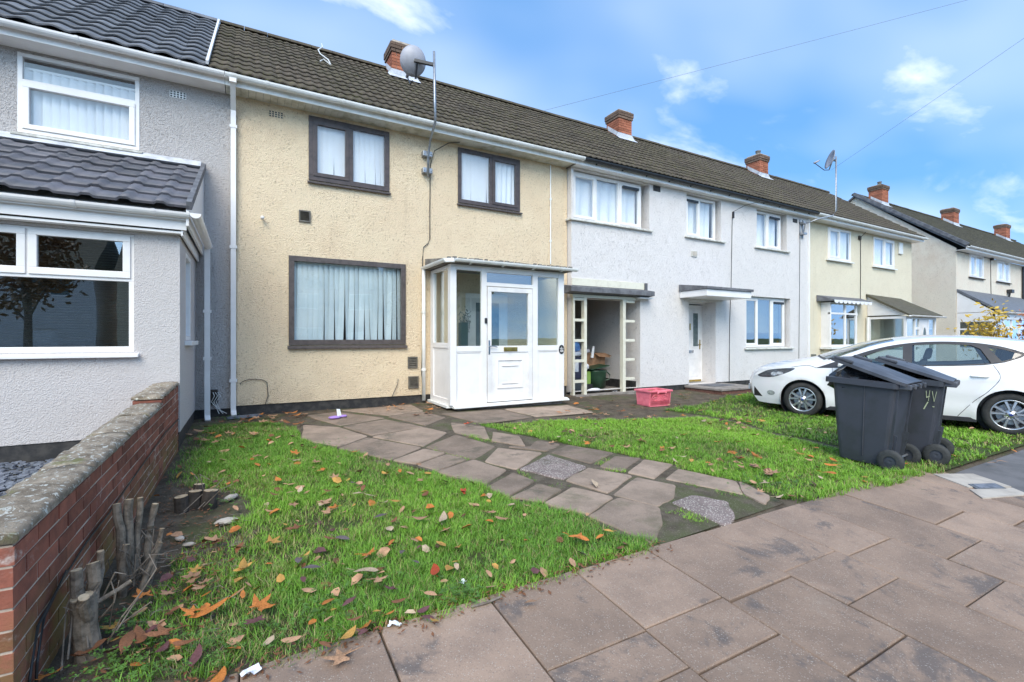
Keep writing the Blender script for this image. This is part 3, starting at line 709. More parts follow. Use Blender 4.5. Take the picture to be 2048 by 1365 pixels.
def airbrick(root, x0, x1, z0, z1, y, mat, nx=5, nz=3):
    m = MB().box(x0, x1, y-.006, y+.02, z0, z1); A = part('air_brick', m, mat, root)
    h = MB(); dx = (x1-x0)/nx; dz = (z1-z0)/nz
    for i in range(nx):
        for j in range(nz): h.box(x0+dx*(i+.2), x0+dx*(i+.8), y-.0075, y, z0+dz*(j+.2), z0+dz*(j+.8))
    part('hole', h, 'black_plastic', A)
def louvre(root, x0, x1, z0, z1, y, mat='vent_plastic', n=7):
    f = MB(); b = .022
    f.box(x0, x1, y-.03, y+.01, z0, z0+b); f.box(x0, x1, y-.03, y+.01, z1-b, z1); f.box(x0, x0+b, y-.0295, y+.01, z0+b, z1-b); f.box(x1-b, x1, y-.0295, y+.01, z0+b, z1-b); f.box(x0+b, x1-b, y-.004, y+.01, z0+b, z1-b)
    V = part('wall_vent', f, mat, root)
    h = (z1-z0-2*b)/n
    for k in range(n): part('louvre', MB().prism_x([(y-.004, z0+b+h*k+h*.75), (y-.026, z0+b+h*k+h*.1), (y-.022, z0+b+h*k), (y-.004, z0+b+h*k+h*.55)], x0+b, x1-b), mat, V)
def downpipe(root, x, y, z0, z1, mat='upvc', w=.066, sq=True, clips=(.6, 2.4, 4.3), swan=None, shoe=True):
    m = MB()
    if sq: m.box(x-w/2, x+w/2, y-w/2, y+w/2, z0, z1)
    else: m.tube([(x, y, z0), (x, y, z1)], w/2, 12)
    if swan:
        sy, sz = swan
        m.bar((x, y, z1-.01), (x, sy, sz), w, w) if sq else m.tube([(x, y, z1-.01), (x, sy, sz)], w/2, 12)
        m.box(x-w*.65, x+w*.65, sy-w*.65, sy+w*.65, sz-.03, sz+.10)
    if shoe: m.bar((x, y, z0+.015), (x+.01, y-.09, z0-.055), w, w)
    D = part('downpipe', m, mat, root)
    for z in clips:
        if z0 < z < z1: part('clip', MB().box(x-w*.72, x+w*.72, y-w*.6, y+w*.75, z-.022, z+.022), mat, D)
    return D

# ------------------------------------------------------------------ grey house on the left
def grey_house():
    h = thing('terraced_house', 'grey roughcast house with dark tiled roof and a front extension, at the left edge', 'house', (-2.3, 8.5, 0))
    X0, X1 = -6.2, -.155
    shell(h, X0, X1, 8.5, [(-2.57, -1.31, 3.88, 4.92)], 'render_grey')
    window(h, -2.57, -1.31, 3.88, 4.92, 8.49, [(0, 1, False)], 'upvc', 'glass', .05, (-2.62, -1.27, 8.42, .05), 'sill_stone', [(0, 1, 4.555)], .05)
    c = MB(); # big lower casement
    for bx in ((-2.52, -1.36, 3.935, 3.995), (-2.52, -1.36, 4.475, 4.53)): c.box(bx[0], bx[1], 8.472, 8.54, bx[2], bx[3])
    for bx in ((-2.52, -2.455), (-1.425, -1.36)): c.box(bx[0], bx[1], 8.4725, 8.5395, 3.995, 4.475)
    part('casement', c, 'upvc', h, .004)
    vblind('cream vertical blind in the grey house window under the eaves', -2.53, -1.35, 3.93, 4.78, 8.60, 13, 'blind_white', 22, 5)
    tiled_roof(h, -4.6, -.50, 'tile_slate', P_WAVE, .292, .335, lift=.036)
    v = MB(); a = math.atan2(ZR-ZE, YR-YE)
    v.bar((-.478, YE, ZE+.07), (-.478, YR, ZR+.07), .035, .05); part('verge_strip', v, 'upvc', h)
    gutter(h, -4.6, -.26, 'upvc', step=1.05); eaves(h, -4.6, -.26, 'upvc', 'upvc', boards=False)
    airbrick(h, -.96, -.76, 4.74, 4.84, 8.5, 'upvc_old')
    downpipe(h, -.155, 8.44, .06, 4.72, 'upvc', .07, True, (.55, 2.6, 4.45), (8.11, 5.0))
    # front extension with lean-to roof
    BX, BY = -.64, 6.5
    e = wall_grid(MB(), -4.4, BX, .14, 2.36, [(-3.3, -1.05, 1.05, 2.33)], BY, .22)
    E_ = part('extension_wall', e, 'render_smooth_grey', h)
    s = MB(); # side wall with its own window opening, built in the y-z plane
    tmp = wall_grid(MB(), BY+.225, 8.495, .14, 2.36, [(7.12, 7.78, 1.17, 2.28)], 0, .2)
    s.add([(BX-.002-(y), x, z) for x, y, z in tmp.v], tmp.f); part('extension_side_wall', s, 'render_smooth_grey', h)
    part('plinth', MB().box(-4.4, BX-.012, BY+.012, BY+.21, -.3, .145), 'plinth_black', h)
    part('plinth', MB().box(BX-.2, BX-.014, BY+.21, 8.49, -.3, .145), 'plinth_black', h)
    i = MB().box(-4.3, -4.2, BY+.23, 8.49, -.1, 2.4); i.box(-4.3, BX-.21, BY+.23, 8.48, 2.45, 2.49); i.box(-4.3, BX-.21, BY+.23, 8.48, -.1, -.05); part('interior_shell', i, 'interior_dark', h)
    part('back_wall', MB().box(-4.3, BX-.22, 8.40, 8.46, -.04, 2.44), 'interior', h)
    # ground floor window: two top vents over a large fixed pane
    wz = [(-2.09-1.16, -1.05)]
    f = MB(); y = BY+.03; x0, x1, z0, z1, fw = -3.25, -1.05, 1.05, 2.33, .06
    for bx in ((x0, x1, z0, z0+fw), (x0, x1, z1-.035, z1), (x0, x1, 1.815, 1.865)): f.box(bx[0], bx[1], y, y+.08, bx[2], bx[3])
    for xx in (x0, -2.70, -1.93, x1-.05):
        f.box(xx, xx+.05, y+.0005, y+.0795, 1.865, z1-.035)
    for xx in (x0, x1-.05): f.box(xx, xx+.05, y+.0005, y+.0795, z0+fw, 1.815)
    W = part('window', f, 'upvc', h, .004)
    for xa, xb in ((-3.2, -2.70), (-2.65, -1.93), (-1.88, -1.10)):
        c = MB(); q = .05
        c.box(xa-.015, xb+.015, y-.018, y+.05, 1.85, 1.92); c.box(xa-.015, xb+.015, y-.018, y+.05, 2.245, 2.305); c.box(xa-.015, xa+q, y-.0175, y+.0495, 1.92, 2.245); c.box(xb-q, xb+.015, y-.0175, y+.0495, 1.92, 2.245)
        part('casement', c, 'upvc', W, .004); part('pane', MB().box(xa+q-.004, xb-q+.004, y+.012, y+.018, 1.915, 2.25), 'glass_dark', W)
    part('pane', MB().box(x0+.045, x1-.045, y+.03, y+.036, z0+fw-.005, 1.82), 'glass_dark', W)
    part('sill', MB().prism_x([(y+.03, z0-.002), (y+.03, z0-.05), (BY-.07, z0-.055), (BY-.07, z0-.02)], x0-.05, x1+.045), 'upvc', W, .005)
    # venetian blind, half raised look: slats behind the pane
    t = thing('venetian_blind', 'dark slatted venetian blind behind the large grey extension window', 'blind', (-2.1, BY+.2, 2.3)); me = MB().box(-1.06, 1.06, -.012, .012, -.001, .001).mesh('slat', 'felt_shabby')
    for k in range(42): link('slat', me, t, (-.06, 0, -.06-k*.028), (R(28), 0, 0))
    # narrow side window
    f = MB(); xx = BX-.004
    for a, b in ((1.17, 1.23), (2.22, 2.28)): f.box(xx-.07, xx, 7.12, 7.78, a, b)
    for a, b in ((7.12, 7.18), (7.72, 7.78)): f.box(xx-.0695, xx-.0005, a, b, 1.23, 2.22)
    W2 = part('window', f, 'upvc', h, .004); part('pane', MB().box(xx-.045, xx-.039, 7.175, 7.725, 1.225, 2.225), 'glass_dark', W2)
    part('sill', MB().box(xx-.06, xx+.075, 7.02, 7.95, 1.11, 1.165), 'upvc', W2, .005)
    # lean-to roof
    tiled_roof(h, -3.9, -.545, 'tile_plum', P_PAN, .31, .36, 6.28, 2.62, 8.47, 3.74, ridge=False, back=False, lift=.03, deckmat='upvc', th=.026)
    part('barge_board', MB().add([(-.54, 6.3, 2.44), (-.54, 8.49, 2.44), (-.54, 8.49, 3.70), (-.54, 6.3, 2.63), (-.565, 6.3, 2.44), (-.565, 8.49, 2.44), (-.565, 8.49, 3.70), (-.565, 6.3, 2.63)], [(0, 1, 2, 3), (7, 6, 5, 4), (0, 3, 7, 4), (3, 2, 6, 7), (2, 1, 5, 6), (1, 0, 4, 5)]), 'upvc', h)
    part('dry_verge', MB().bar((-.535, 6.27, 2.655), (-.535, 8.46, 3.78), .05, .09), 'dark_grey_felt', h)
    part('lead_flashing', MB().prism_x([(8.495, 3.86), (8.36, 3.765), (8.35, 3.745), (8.495, 3.72)], -3.9, -.57), 'lead', h)
    part('fascia', MB().box(-4.4, -.566, 6.36, 6.38, 2.40, 2.60), 'upvc', h); part('fascia', MB().box(-.62, -.60, 6.38, 8.49, 2.34, 2.46), 'upvc', h)
    part('soffit', MB().box(-4.4, -.60, 6.382, 6.505, 2.362, 2.385), 'upvc', h)
    gutter(h, -4.4, -.53, 'upvc', 6.30, 2.555, .055, step=.62)
    G = MB(); pr = [(-.475+.055*math.cos(t), 2.575-.055*math.sin(t)) for t in [math.pi*k/6 for k in range(7)]]; G.prism_y(pr, 6.25, 8.36); part('side_gutter', G, 'upvc', h)
    downpipe(h, -.485, 8.33, .03, 2.56, 'upvc', .07, True, (.9, 1.6), None, True)
    # electric intake box with loose wires
    part('meter_box', MB().box(-.47, -.36, 8.44, 8.5, .20, .42), 'bark_dark', h, .006)
    for k in range(3): part('wire', MB().tube([(-.42+.03*k, 8.44, .38), (-.40+.04*k, 8.41, .33), (-.44+.03*k, 8.42, .24), (-.38+.03*k, 8.43, .16-.03*k), (-.34+.05*k, 8.44, .05)], .005, 6), 'cable_white', h)
    return h
grey_house()

# ------------------------------------------------------------------ cream house
def cream_house():
    h = thing('terraced_house', 'cream roughcast house with brown window frames and a white front porch', 'house', (3.0, 8.5, 0))
    ops = [(.92, 2.26, 3.83, 4.90), (3.59, 4.98, 3.83, 4.90), (.62, 2.56, 1.09, 2.55)]
    shell(h, -.15, 6.195, 8.5, ops, 'render_cream', .15)
    window(h, .92, 2.26, 3.83, 4.90, 8.475, [(0, .5, True), (.5, 1, False)], 'brown_upvc', 'glass', .085, (.90, 2.28, 8.44, .05), None, None, .05)
    window(h, 3.59, 4.98, 3.83, 4.90, 8.475, [(0, .52, False), (.52, 1, True)], 'brown_upvc', 'glass', .075, (3.57, 5.02, 8.44, .05), None, None, .045)
    window(h, .62, 2.56, 1.09, 2.55, 8.475, [(0, 1, False)], 'brown_grey_upvc', 'glass', .085, (.60, 2.58, 8.44, .06))
    vblind('white vertical blind in the upper left brown window of the cream house', .98, 2.20, 3.87, 4.86, 8.555, 14, 'blind_white', 13, 5, flare=.5)
    vblind('white vertical blind in the upper right brown window of the cream house', 3.64, 4.32, 3.87, 4.86, 8.555, 8, 'blind_white', 8, 4, flare=.5)
    curtain('white net curtain drawn back in the upper right brown window', 4.36, 4.94, 3.87, 4.86, 8.565, 5, 'curtain_white', .022)
    vblind('pale blue vertical blind with uneven slats in the large ground floor window', .68, 2.50, 1.14, 2.50, 8.575, 22, 'blind_blue', 20, 9, (), flare=.8)
    tiled_roof(h, -.455, 6.195, 'tile_brown', P_ROMAN, .302, .335)
    gutter(h, -.255, 6.36, 'upvc_old', step=.95); eaves(h, -.255, 6.19, 'upvc_old', 'soffit_dirty')
    airbrick(h, .33, .54, 4.75, 4.85, 8.5, 'render_cream')
    louvre(h, .77, .95, 3.12, 3.31, 8.5, n=8); louvre(h, 2.60, 2.78, .65, .86, 8.5, n=5); louvre(h, 2.61, 2.80, .28, .50, 8.5, n=7)
    l = MB().lathe([(.0, -.06), (.022, -.055), (.03, -.03), (.03, 0), (.015, .005), (.015, .05)], (.24, 8.44, 3.10), 'y', 12); part('security_lamp', l, 'upvc', h, smooth=True)
    downpipe(h, 5.74, 8.475, 2.80, 4.93, 'upvc_old', .026, False, (3.3, 4.2), None, False)
    chimney(h, 3.02, 11.1, 8.30, 7.30)
    part('roof_wire', MB().tube([(1.28, 9.9, 6.62), (1.36, 10.0, 6.73), (1.47, 9.85, 6.58), (1.46, 10.1, 6.80), (1.36, 10.5, 7.10), (1.37, 10.9, 7.40), (1.50, 11.2, 7.66), (1.52, 11.5, 7.90)], .012, 6), 'cable_white', h)
    # cables on the front
    pts = [(3.55, 8.30, 4.92), (3.36, 8.40, 4.90), (3.10, 8.46, 4.72), (3.03, 8.485, 4.45), (3.02, 8.485, 3.6), (3.02, 8.485, 3.06), (2.99, 8.485, 2.98), (2.90, 8.485, 2.90), (2.88, 8.485, 2.7), (2.88, 8.485, 1.2), (2.86, 8.485, .55), (2.90, 8.485, .18)]
    part('aerial_cable', MB().tube(pts, .008, 6), 'cable_black', h)
    part('loose_cable', MB().tube([(-.06, 8.48, .48)]+[(.12-.20*math.cos(t), 8.47, .46+.10*math.sin(t)) for t in [.3+k*.35 for k in range(8)]]+[(.32, 8.47, .28), (.27, 8.46, .12)], .006, 6), 'cable_black', h)
    part('stub_pipe', MB().tube([(2.42, 8.49, .46), (2.40, 8.47, .36), (2.30, 8.46, .15)], .007, 6), 'vent_plastic', h)
    # inner front door behind the porch
    d = MB().box(3.75, 4.66, 8.44, 8.50, .05, 2.08); D = part('inner_door', d, 'door_white', h, .004)
    part('glazing', MB().box(3.95, 4.46, 8.433, 8.44, 1.05, 1.9), 'frosted', D)
    fl = thing('kerb_offcut', 'flat slate-grey offcut lying by the foot of the white downpipe', 'board', (-.02, 8.25, 0), R(10)); part('board', MB().box(-.22, .24, -.06, .05, .0, .03), 'slate', fl, local=True)
    return h
cream_house()

def porch():
    X0, X1, Y0, Y1 = 3.03, 5.36, 7.45, 8.49
    p = thing('porch', 'white plastic glazed porch with flat felt roof on the front of the cream house', 'porch', ((X0+X1)/2, Y0, 0))
    f = MB(); d = .07; b = .05
    f.box(X0-.02, X0+.09, Y0-.012, Y0+.11, .06, 2.46); f.box(X1-.13, X1, Y0, Y0+d, .06, 2.46)      # corner posts
    f.box(3.60, 3.70, Y0, Y0+d, .06, 2.46); f.box(4.65, 4.76, Y0, Y0+d, .06, 2.46)
    f.box(X0+.09, 3.60, Y0+.001, Y0+d, 2.37, 2.46); f.box(3.70, 4.65, Y0+.001, Y0+d, 2.36, 2.46); f.box(4.76, X1-.13, Y0+.001, Y0+d, 2.35, 2.46)
    f.box(3.70, 4.65, Y0+.001, Y0+d, 2.12, 2.185)
    for xa, xb in ((X0+.09, 3.60), (4.76, X1-.13)):
        f.box(xa, xb, Y0+.001, Y0+d, .97, 1.065); f.box(xa, xb, Y0+.001, Y0+d, .06, .12)
    # left side
    xs = X0
    f.box(xs, xs+d, Y0+.111, Y1, 2.40, 2.46); f.box(xs, xs+d, Y0+.111, Y1, 1.03, 1.12); f.box(xs, xs+d, Y0+.111, Y1, .06, .15); f.box(xs, xs+d, 8.34, Y1, .15, 1.03); f.box(xs, xs+d, 8.34, Y1, 1.12, 2.40)
    part('frame', f, 'upvc', p, .004)
    for xa, xb in ((X0+.09, 3.60), (4.76, X1-.13)):
        part('panel', MB().box(xa-.002, xb+.002, Y0+.02, Y0+.045, .115, .975), 'upvc', p); part('pane', MB().box(xa-.003, xb+.003, Y0+.03, Y0+.036, 1.06, 2.375), 'glass_porch', p)
        bd = MB()
        for q in ((xa, xb, .12, .14), (xa, xb, .95, .97)): bd.box(q[0], q[1], Y0+.008, Y0+.03, q[2], q[3])
        for q in ((xa, xa+.02), (xb-.02, xb)): bd.box(q[0], q[1], Y0+.0085, Y0+.0295, .14, .95)
        part('beading', bd, 'upvc', p, .003)
    part('pane', MB().box(3.695, 4.655, Y0+.03, Y0+.036, 2.18, 2.365), 'glass_dark', p)
    part('panel', MB().box(xs+.02, xs+.045, Y0+.1, 8.345, .145, 1.035), 'upvc', p); part('pane', MB().box(xs+.03, xs+.036, Y0+.1, 8.345, 1.115, 2.405), 'glass_porch', p)
    # right side (hidden from the street but real)
    part('side_wall', MB().box(X1-.07, X1, Y0+.071, Y1, .06, 1.04), 'upvc', p); part('pane', MB().box(X1-.04, X1-.034, Y0+.071, Y1, 1.042, 2.40), 'glass_porch', p)
    part('rail', MB().box(X1-.07, X1-.001, Y0+.071, Y1, 2.402, 2.46), 'upvc', p)
    # door
    dm = MB(); xa, xb = 3.712, 4.638; y = Y0-.012
    dm.box(xa, xb, y, y+.06, 2.025, 2.108); dm.box(xa, xb, y, y+.06, .95, 1.065); dm.box(xa, xb, y, y+.06, .075, .18); dm.box(xa, xa+.075, y+.0005, y+.0595, .18, .95); dm.box(xb-.09, xb, y+.0005, y+.0595, .18, .95); dm.box(xa, xa+.075, y+.0005, y+.0595, 1.065, 2.025); dm.box(xb-.09, xb, y+.0005, y+.0595, 1.065, 2.025)
    dm.box(xa+.075, xb-.09, y+.015, y+.045, .18, .95)
    D = part('door', dm, 'door_white', p, .004)
    part('door_pane', MB().box(xa+.072, xb-.087, y+.028, y+.034, 1.06, 2.03), 'glass_porch', D)
    mo = MB()
    for q in ((3.92, 4.41, .80, .825), (3.90, 4.43, .305, .335), (4.0, 4.33, .70, .715), (4.0, 4.33, .385, .40)): mo.box(q[0], q[1], y-.004, y+.02, q[2], q[3])
    for q in ((3.90, 3.925), (4.41, 4.435)): mo.box(q[0], q[1], y+.004, y+.02, .335, .80)
    part('moulding', mo, 'door_white', D, .006)
    part('letter_plate', MB().box(4.03, 4.31, y-.012, y+.004, .965, 1.04), 'brass', D, .005); part('letter_flap', MB().box(4.05, 4.29, y-.017, y-.010, .98, 1.027), 'brass', D, .003)
    hd = MB().box(3.722, 3.752, y-.012, y+.002, .92, 1.165); hd.tube([(3.737, y-.01, 1.06), (3.737, y-.055, 1.06)], .011, 8); hd.tube([(3.737, y-.052, 1.06), (3.80, y-.056, 1.06), (3.875, y-.048, 1.045)], .010, 8); part('handle', hd, 'chrome', D)
    part('doorbell', MB().box(3.655, 3.70, Y0-.022, Y0, 1.46, 1.555), 'black_plastic', p, .006)
    # oval number plaque: black disc with a small crown of marks and the figures 100
    pl = MB().lathe([(.0, -.008), (1., -.008), (1., 0.), (0., 0.)], (0, 0, 0), 'y', 28); pl.v = [(5.295+v[0]*.062, Y0-.004+v[1], .985+v[2]*.088) for v in pl.v]; P = part('number_plaque', pl, 'plaque', p)
    mk = MB(); yy = Y0-.0135
    for cx, h0, h1, w in ((5.262, 1.0, 1.02, .012), (5.295, .995, 1.045, .012), (5.328, 1.0, 1.02, .012)): mk.prism_y([(cx-w, h0), (cx+w, h0), (cx+w*.3, (h0+h1)/2+.005), (cx, h1), (cx-w*.3, (h0+h1)/2+.005)], yy, yy+.003)
    def oval(cx, cz, rx, rz):
        n = 14; o = [(cx+rx*math.cos(2*math.pi*k/n), cz+rz*math.sin(2*math.pi*k/n)) for k in range(n)]; i = [(cx+rx*.45*math.cos(2*math.pi*k/n), cz+rz*.6*math.sin(2*math.pi*k/n)) for k in range(n)]
        for k in range(n): q = (k+1) % n; mk.prism_y([o[k], o[q], i[q], i[k]], yy, yy+.003)
    mk.box(5.263, 5.272, yy, yy+.003, .935, .985); oval(5.293, .96, .014, .025); oval(5.323, .96, .014, .025); part('number', mk, 'upvc', P)
    # cill, roof, gutter
    c = MB().prism_x([(Y0+.06, .06), (Y0+.06, .015), (Y0-.095, .012), (Y0-.095, .035), (Y0-.03, .06)], X0+.02, X1+.06); c.box(X0-.06, X0+.06, Y0+.06, Y1, .012, .058); part('cill', c, 'upvc_old', p, .004)
    part('base', MB().box(X0+.12, X1-.02, Y0+.05, Y1, -.25, .012), 'concrete', p); part('floor', MB().box(X0+.08, X1-.08, Y0+.08, Y1, .013, .055), 'cardboard', p)
    r = MB().add([(X0-.10, Y0-.13, 2.53), (X1+.10, Y0-.13, 2.53), (X1+.10, 8.495, 2.68), (X0-.10, 8.495, 2.68), (X0-.10, Y0-.13, 2.47), (X1+.10, Y0-.13, 2.47), (X1+.10, 8.495, 2.47), (X0-.10, 8.495, 2.47)], [(0, 1, 2, 3), (7, 6, 5, 4), (0, 3, 7, 4), (1, 5, 6, 2), (0, 4, 5, 1), (2, 6, 7, 3)]); part('roof', r, 'felt_shabby', p)
    rg = MB()
    for k in range(26):
        x = X0-.12+k*(X1-X0+.24)/26; rg.box(x, x+random.uniform(.04, .10), Y0-.15, Y0-.10, 2.522, 2.545+random.uniform(0, .02))
    part('felt_edge', rg, 'felt_shabby', p)
    gutter(p, X0-.02, X1+.16, 'upvc_old', Y0-.19, 2.50, .05, step=.6)
    part('side_gutter', MB().prism_y([(X0-.15+.05*math.cos(t), 2.515-.05*math.sin(t)) for t in [math.pi*k/6 for k in range(7)]], Y0-.15, 8.46), 'upvc_old', p)
    part('corner_gutter', MB().bar((X0-.15, Y0-.10, 2.49), (X0-.02, Y0-.19, 2.49), .09, .06), 'upvc_old', p)
    D2 = MB().tube([(X0-.15, 8.42, .05), (X0-.15, 8.42, 2.47)], .033, 12); DP = part('downpipe', D2, 'upvc_old', p, smooth=True)
    for z in (.62, 1.68): part('clip', MB().tube([(X0-.15, 8.42, z-.02), (X0-.15, 8.42, z+.02)], .042, 12), 'upvc_old', DP)
    # things standing inside the porch
    w = thing('wreath', 'dark green foliage hanging inside the porch beside the inner door', 'wreath', (3.68, 8.36, 1.55)); m = MB()
    for k in range(90):
        a = random.random()*6.28; r_ = random.uniform(.02, .13); x = 3.68+r_*math.cos(a); z = 1.55+r_*1.9*math.sin(a); m.tube([(x, 8.36, z), (x+random.uniform(-.04, .04), 8.36+random.uniform(-.05, .04), z+random.uniform(-.05, .05))], .006, 4)
    part('foliage', m, 'flower', w)
    t = thing('tall_box', 'dark green upright box standing just inside the porch', 'box', (3.62, 8.30, .06)); part('carton', MB().box(3.55, 3.70, 8.25, 8.38, .056, 1.50), 'green_plastic', t, .01)
porch()

# ------------------------------------------------------------------ white house
WY = 8.36
def white_house():
    h = thing('terraced_house', 'white roughcast house with recessed windows, open side passage and flat door canopy', 'house', (10.8, WY, 0))
    X0, X1 = 6.21, 15.44
    ops = [(6.27, 8.55, 3.80, 4.93), (9.86, 11.22, 3.80, 4.93), (12.78, 14.26, 3.80, 4.93), (12.28, 14.43, .90, 2.40), (9.95, 10.99, .0, 2.16)]
    pw = wall_grid(MB(), X0, X1, .02, 4.965, ops+[(6.214, 8.25, .02, 2.10)], WY, .14)
    part('wall', pw, 'render_white', h)
    # backing wall behind the outer leaf, same openings, keeps the rooms dark
    bk = wall_grid(MB(), X0+.002, X1-.002, .0, 4.96, ops+[(6.216, 8.25, .0, 2.10)], WY+.145, .2); part('inner_leaf', bk, 'render_white', h)
    i = MB(); yb = 15.2
    for a, b in ((8.255, 8.36), (X1-.1, X1-.01)): i.box(a, b, WY+.35, yb, -.3, 4.9)
    i.box(6.212, 6.235, WY+.35, yb, 2.63, 4.9); i.box(X0, X1, yb, yb+.2, -.3, 4.95); i.box(8.36, X1-.1, WY+.35, yb, -.3, -.03); i.box(6.24, X1-.1, WY+.35, yb, 2.62, 2.86); i.box(X0, X1, WY+.35, yb, 4.962, 4.995)
    part('interior_shell', i, 'interior', h)
    part('plinth', MB().box(8.26, 9.94, WY+.02, WY+.13, -.45, .03), 'plinth_black', h); part('plinth', MB().box(11.0, X1, WY+.02, WY+.13, -.45, .03), 'plinth_black', h)
    part('plinth', MB().box(8.248, 8.254, WY+.14, 13.0, -.45, .16), 'plinth_black', h)
    # passage walls and ceiling
    part('passage_wall', MB().box(8.2515, 8.254, WY+.145, 13.2, .16, 2.3), 'render_white', h)
    part('passage_wall', MB().box(6.203, 6.212, WY+.36, 13.2, -.3, 2.3), 'render_cream', h)
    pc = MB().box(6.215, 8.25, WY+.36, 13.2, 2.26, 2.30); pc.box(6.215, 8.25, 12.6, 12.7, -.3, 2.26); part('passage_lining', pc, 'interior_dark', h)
    part('passage_floor', MB().box(6.215, 8.25, WY-.15, 12.6, -.35, -.045), 'concrete', h)
    # windows
    window(h, 6.29, 8.39, 3.84, 4.91, 8.47, [(0, .33, True), (.33, .66, False), (.66, 1, True)], 'upvc', 'glass', .06, (6.14, 8.62, 8.29, .055), 'sill_stone')
    window(h, 9.92, 11.12, 3.84, 4.91, 8.47, [(0, .47, True), (.47, 1, False)], 'upvc', 'glass', .06, (9.78, 11.34, 8.29, .055), 'sill_stone')
    window(h, 12.84, 14.12, 3.84, 4.91, 8.47, [(0, .46, False), (.46, 1, True)], 'upvc', 'glass', .06, (12.66, 14.34, 8.29, .055), 'sill_stone')
    window(h, 12.34, 14.32, .95, 2.39, 8.47, [(0, .32, True), (.32, .66, False), (.66, 1, True)], 'upvc', 'glass_dark', .06, (12.2, 14.52, 8.28, .06), 'sill_stone')
    curtain('sheer white curtain in the wide upper window over the passage', 6.36, 8.34, 3.9, 4.86, 8.60, 7, 'curtain_white', .03)
    curtain('white curtain in the upper window above the white door', 10.0, 11.05, 3.9, 4.86, 8.60, 5, 'curtain_white', .03)
    curtain('white curtain in the white house upper window beside the satellite dish', 12.9, 14.05, 3.9, 4.86, 8.60, 5, 'curtain_white', .03)
    rb = thing('roller_blind', 'pale green roller blind half drawn in the white house ground floor window', 'blind', (13.33, 8.62, 2.36))
    part('fabric', MB().box(12.42, 14.24, 8.62, 8.624, 1.38, 2.34), 'blind_blue', rb); part('bottom_bar', MB().box(12.42, 14.24, 8.612, 8.632, 1.36, 1.385), 'upvc', rb); part('roller', MB().tube([(12.42, 8.63, 2.35), (14.24, 8.63, 2.35)], .022, 10), 'upvc', rb)
    # black trickle vents seen at the head of three casements
    for xa, xb, z in ((7.78, 8.30, 4.79), (9.98, 10.42, 4.79), (13.55, 14.05, 4.79), (13.76, 14.26, 2.26)): part('trickle_vent', MB().box(xa, xb, 8.444, 8.462, z-.035, z+.03), 'black_plastic', h, .004)
    # door in its recess
    dy = 8.78; D = MB(); D.box(10.05, 10.93, dy, dy+.05, .0, 2.02); Dr = part('door', D, 'door_white', h, .006)
    fr = MB().box(9.952, 10.05, dy+.005, dy+.08, 0, 2.10); fr.box(10.93, 10.988, dy+.005, dy+.08, 0, 2.10); fr.box(10.05, 10.93, dy+.005, dy+.08, 2.02, 2.10); part('door_frame', fr, 'upvc', h, .004)
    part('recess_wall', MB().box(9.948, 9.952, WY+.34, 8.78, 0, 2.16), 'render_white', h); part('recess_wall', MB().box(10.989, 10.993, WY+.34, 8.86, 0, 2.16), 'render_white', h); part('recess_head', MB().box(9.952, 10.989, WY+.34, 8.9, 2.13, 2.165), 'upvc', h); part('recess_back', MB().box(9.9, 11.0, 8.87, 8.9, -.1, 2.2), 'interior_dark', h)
    part('glazing', MB().box(10.60, 10.80, dy-.006, dy+.004, .98, 1.88), 'frosted', Dr)
    bd = MB()
    for q in ((10.56, 10.84, .94, .98), (10.56, 10.84, 1.88, 1.92)): bd.box(q[0], q[1], dy-.016, dy, q[2], q[3])
    for q in ((10.56, 10.60), (10.80, 10.84)): bd.box(q[0], q[1], dy-.0155, dy, .98, 1.88)
    part('beading', bd, 'door_white', Dr, .005)
    part('letter_plate', MB().box(10.32, 10.62, dy-.014, dy, .80, .88), 'chrome', Dr, .004); part('handle', MB().box(10.86, 10.89, dy-.016, dy, .90, 1.16).tube([(10.875, dy-.045, 1.03), (10.77, dy-.05, 1.03)], .011, 8), 'brass', Dr); part('knocker', MB().box(10.47, 10.50, dy-.02, dy, 1.42, 1.60), 'brass', Dr, .006)
    mo = MB().box(10.30, 10.82, dy-.008, dy, .64, .66); mo.box(10.30, 10.82, dy-.008, dy, .16, .18); part('moulding', mo, 'door_white', Dr, .004); part('kick_bar', MB().box(10.06, 10.92, dy-.012, dy, .02, .075), 'brass', Dr)
    # flat canopy
    c = MB(); c.box(9.60, 11.30, 7.54, 8.355, 2.22, 2.38); C = part('canopy', c, 'upvc', h, .006)
    part('roofing_felt', MB().add([(9.57, 7.50, 2.385), (11.34, 7.50, 2.385), (11.34, 8.357, 2.385), (9.57, 8.357, 2.385), (9.57, 7.50, 2.445), (11.34, 7.50, 2.445), (11.34, 8.357, 2.50), (9.57, 8.357, 2.56)], [(3, 2, 1, 0), (4, 5, 6, 7), (0, 1, 5, 4), (1, 2, 6, 5), (2, 3, 7, 6), (3, 0, 4, 7)]), 'dark_grey_felt', C)
    # sloping ledge over the passage
    part('ledge', MB().prism_x([(WY+.0, 2.36), (8.10, 2.31), (8.08, 2.30), (8.08, 2.20), (WY, 2.17)], 6.0, 8.44), 'dark_grey_felt', h); part('ledge_panel', MB().box(6.215, 8.36, WY-.02, WY+.002, 2.365, 2.52), 'cream_paint', h); part('ledge_return', MB().box(8.3605, 8.43, WY-.06, WY, 2.32, 2.52), 'dark_grey_felt', h); part('ledge_trim', MB().box(8.05, 8.52, 8.18, WY-.001, 2.135, 2.165), 'upvc', h)
    part('lintel', MB().box(6.20, 8.05, WY-.06, WY+.05, 2.10, 2.165), 'cream_paint', h)
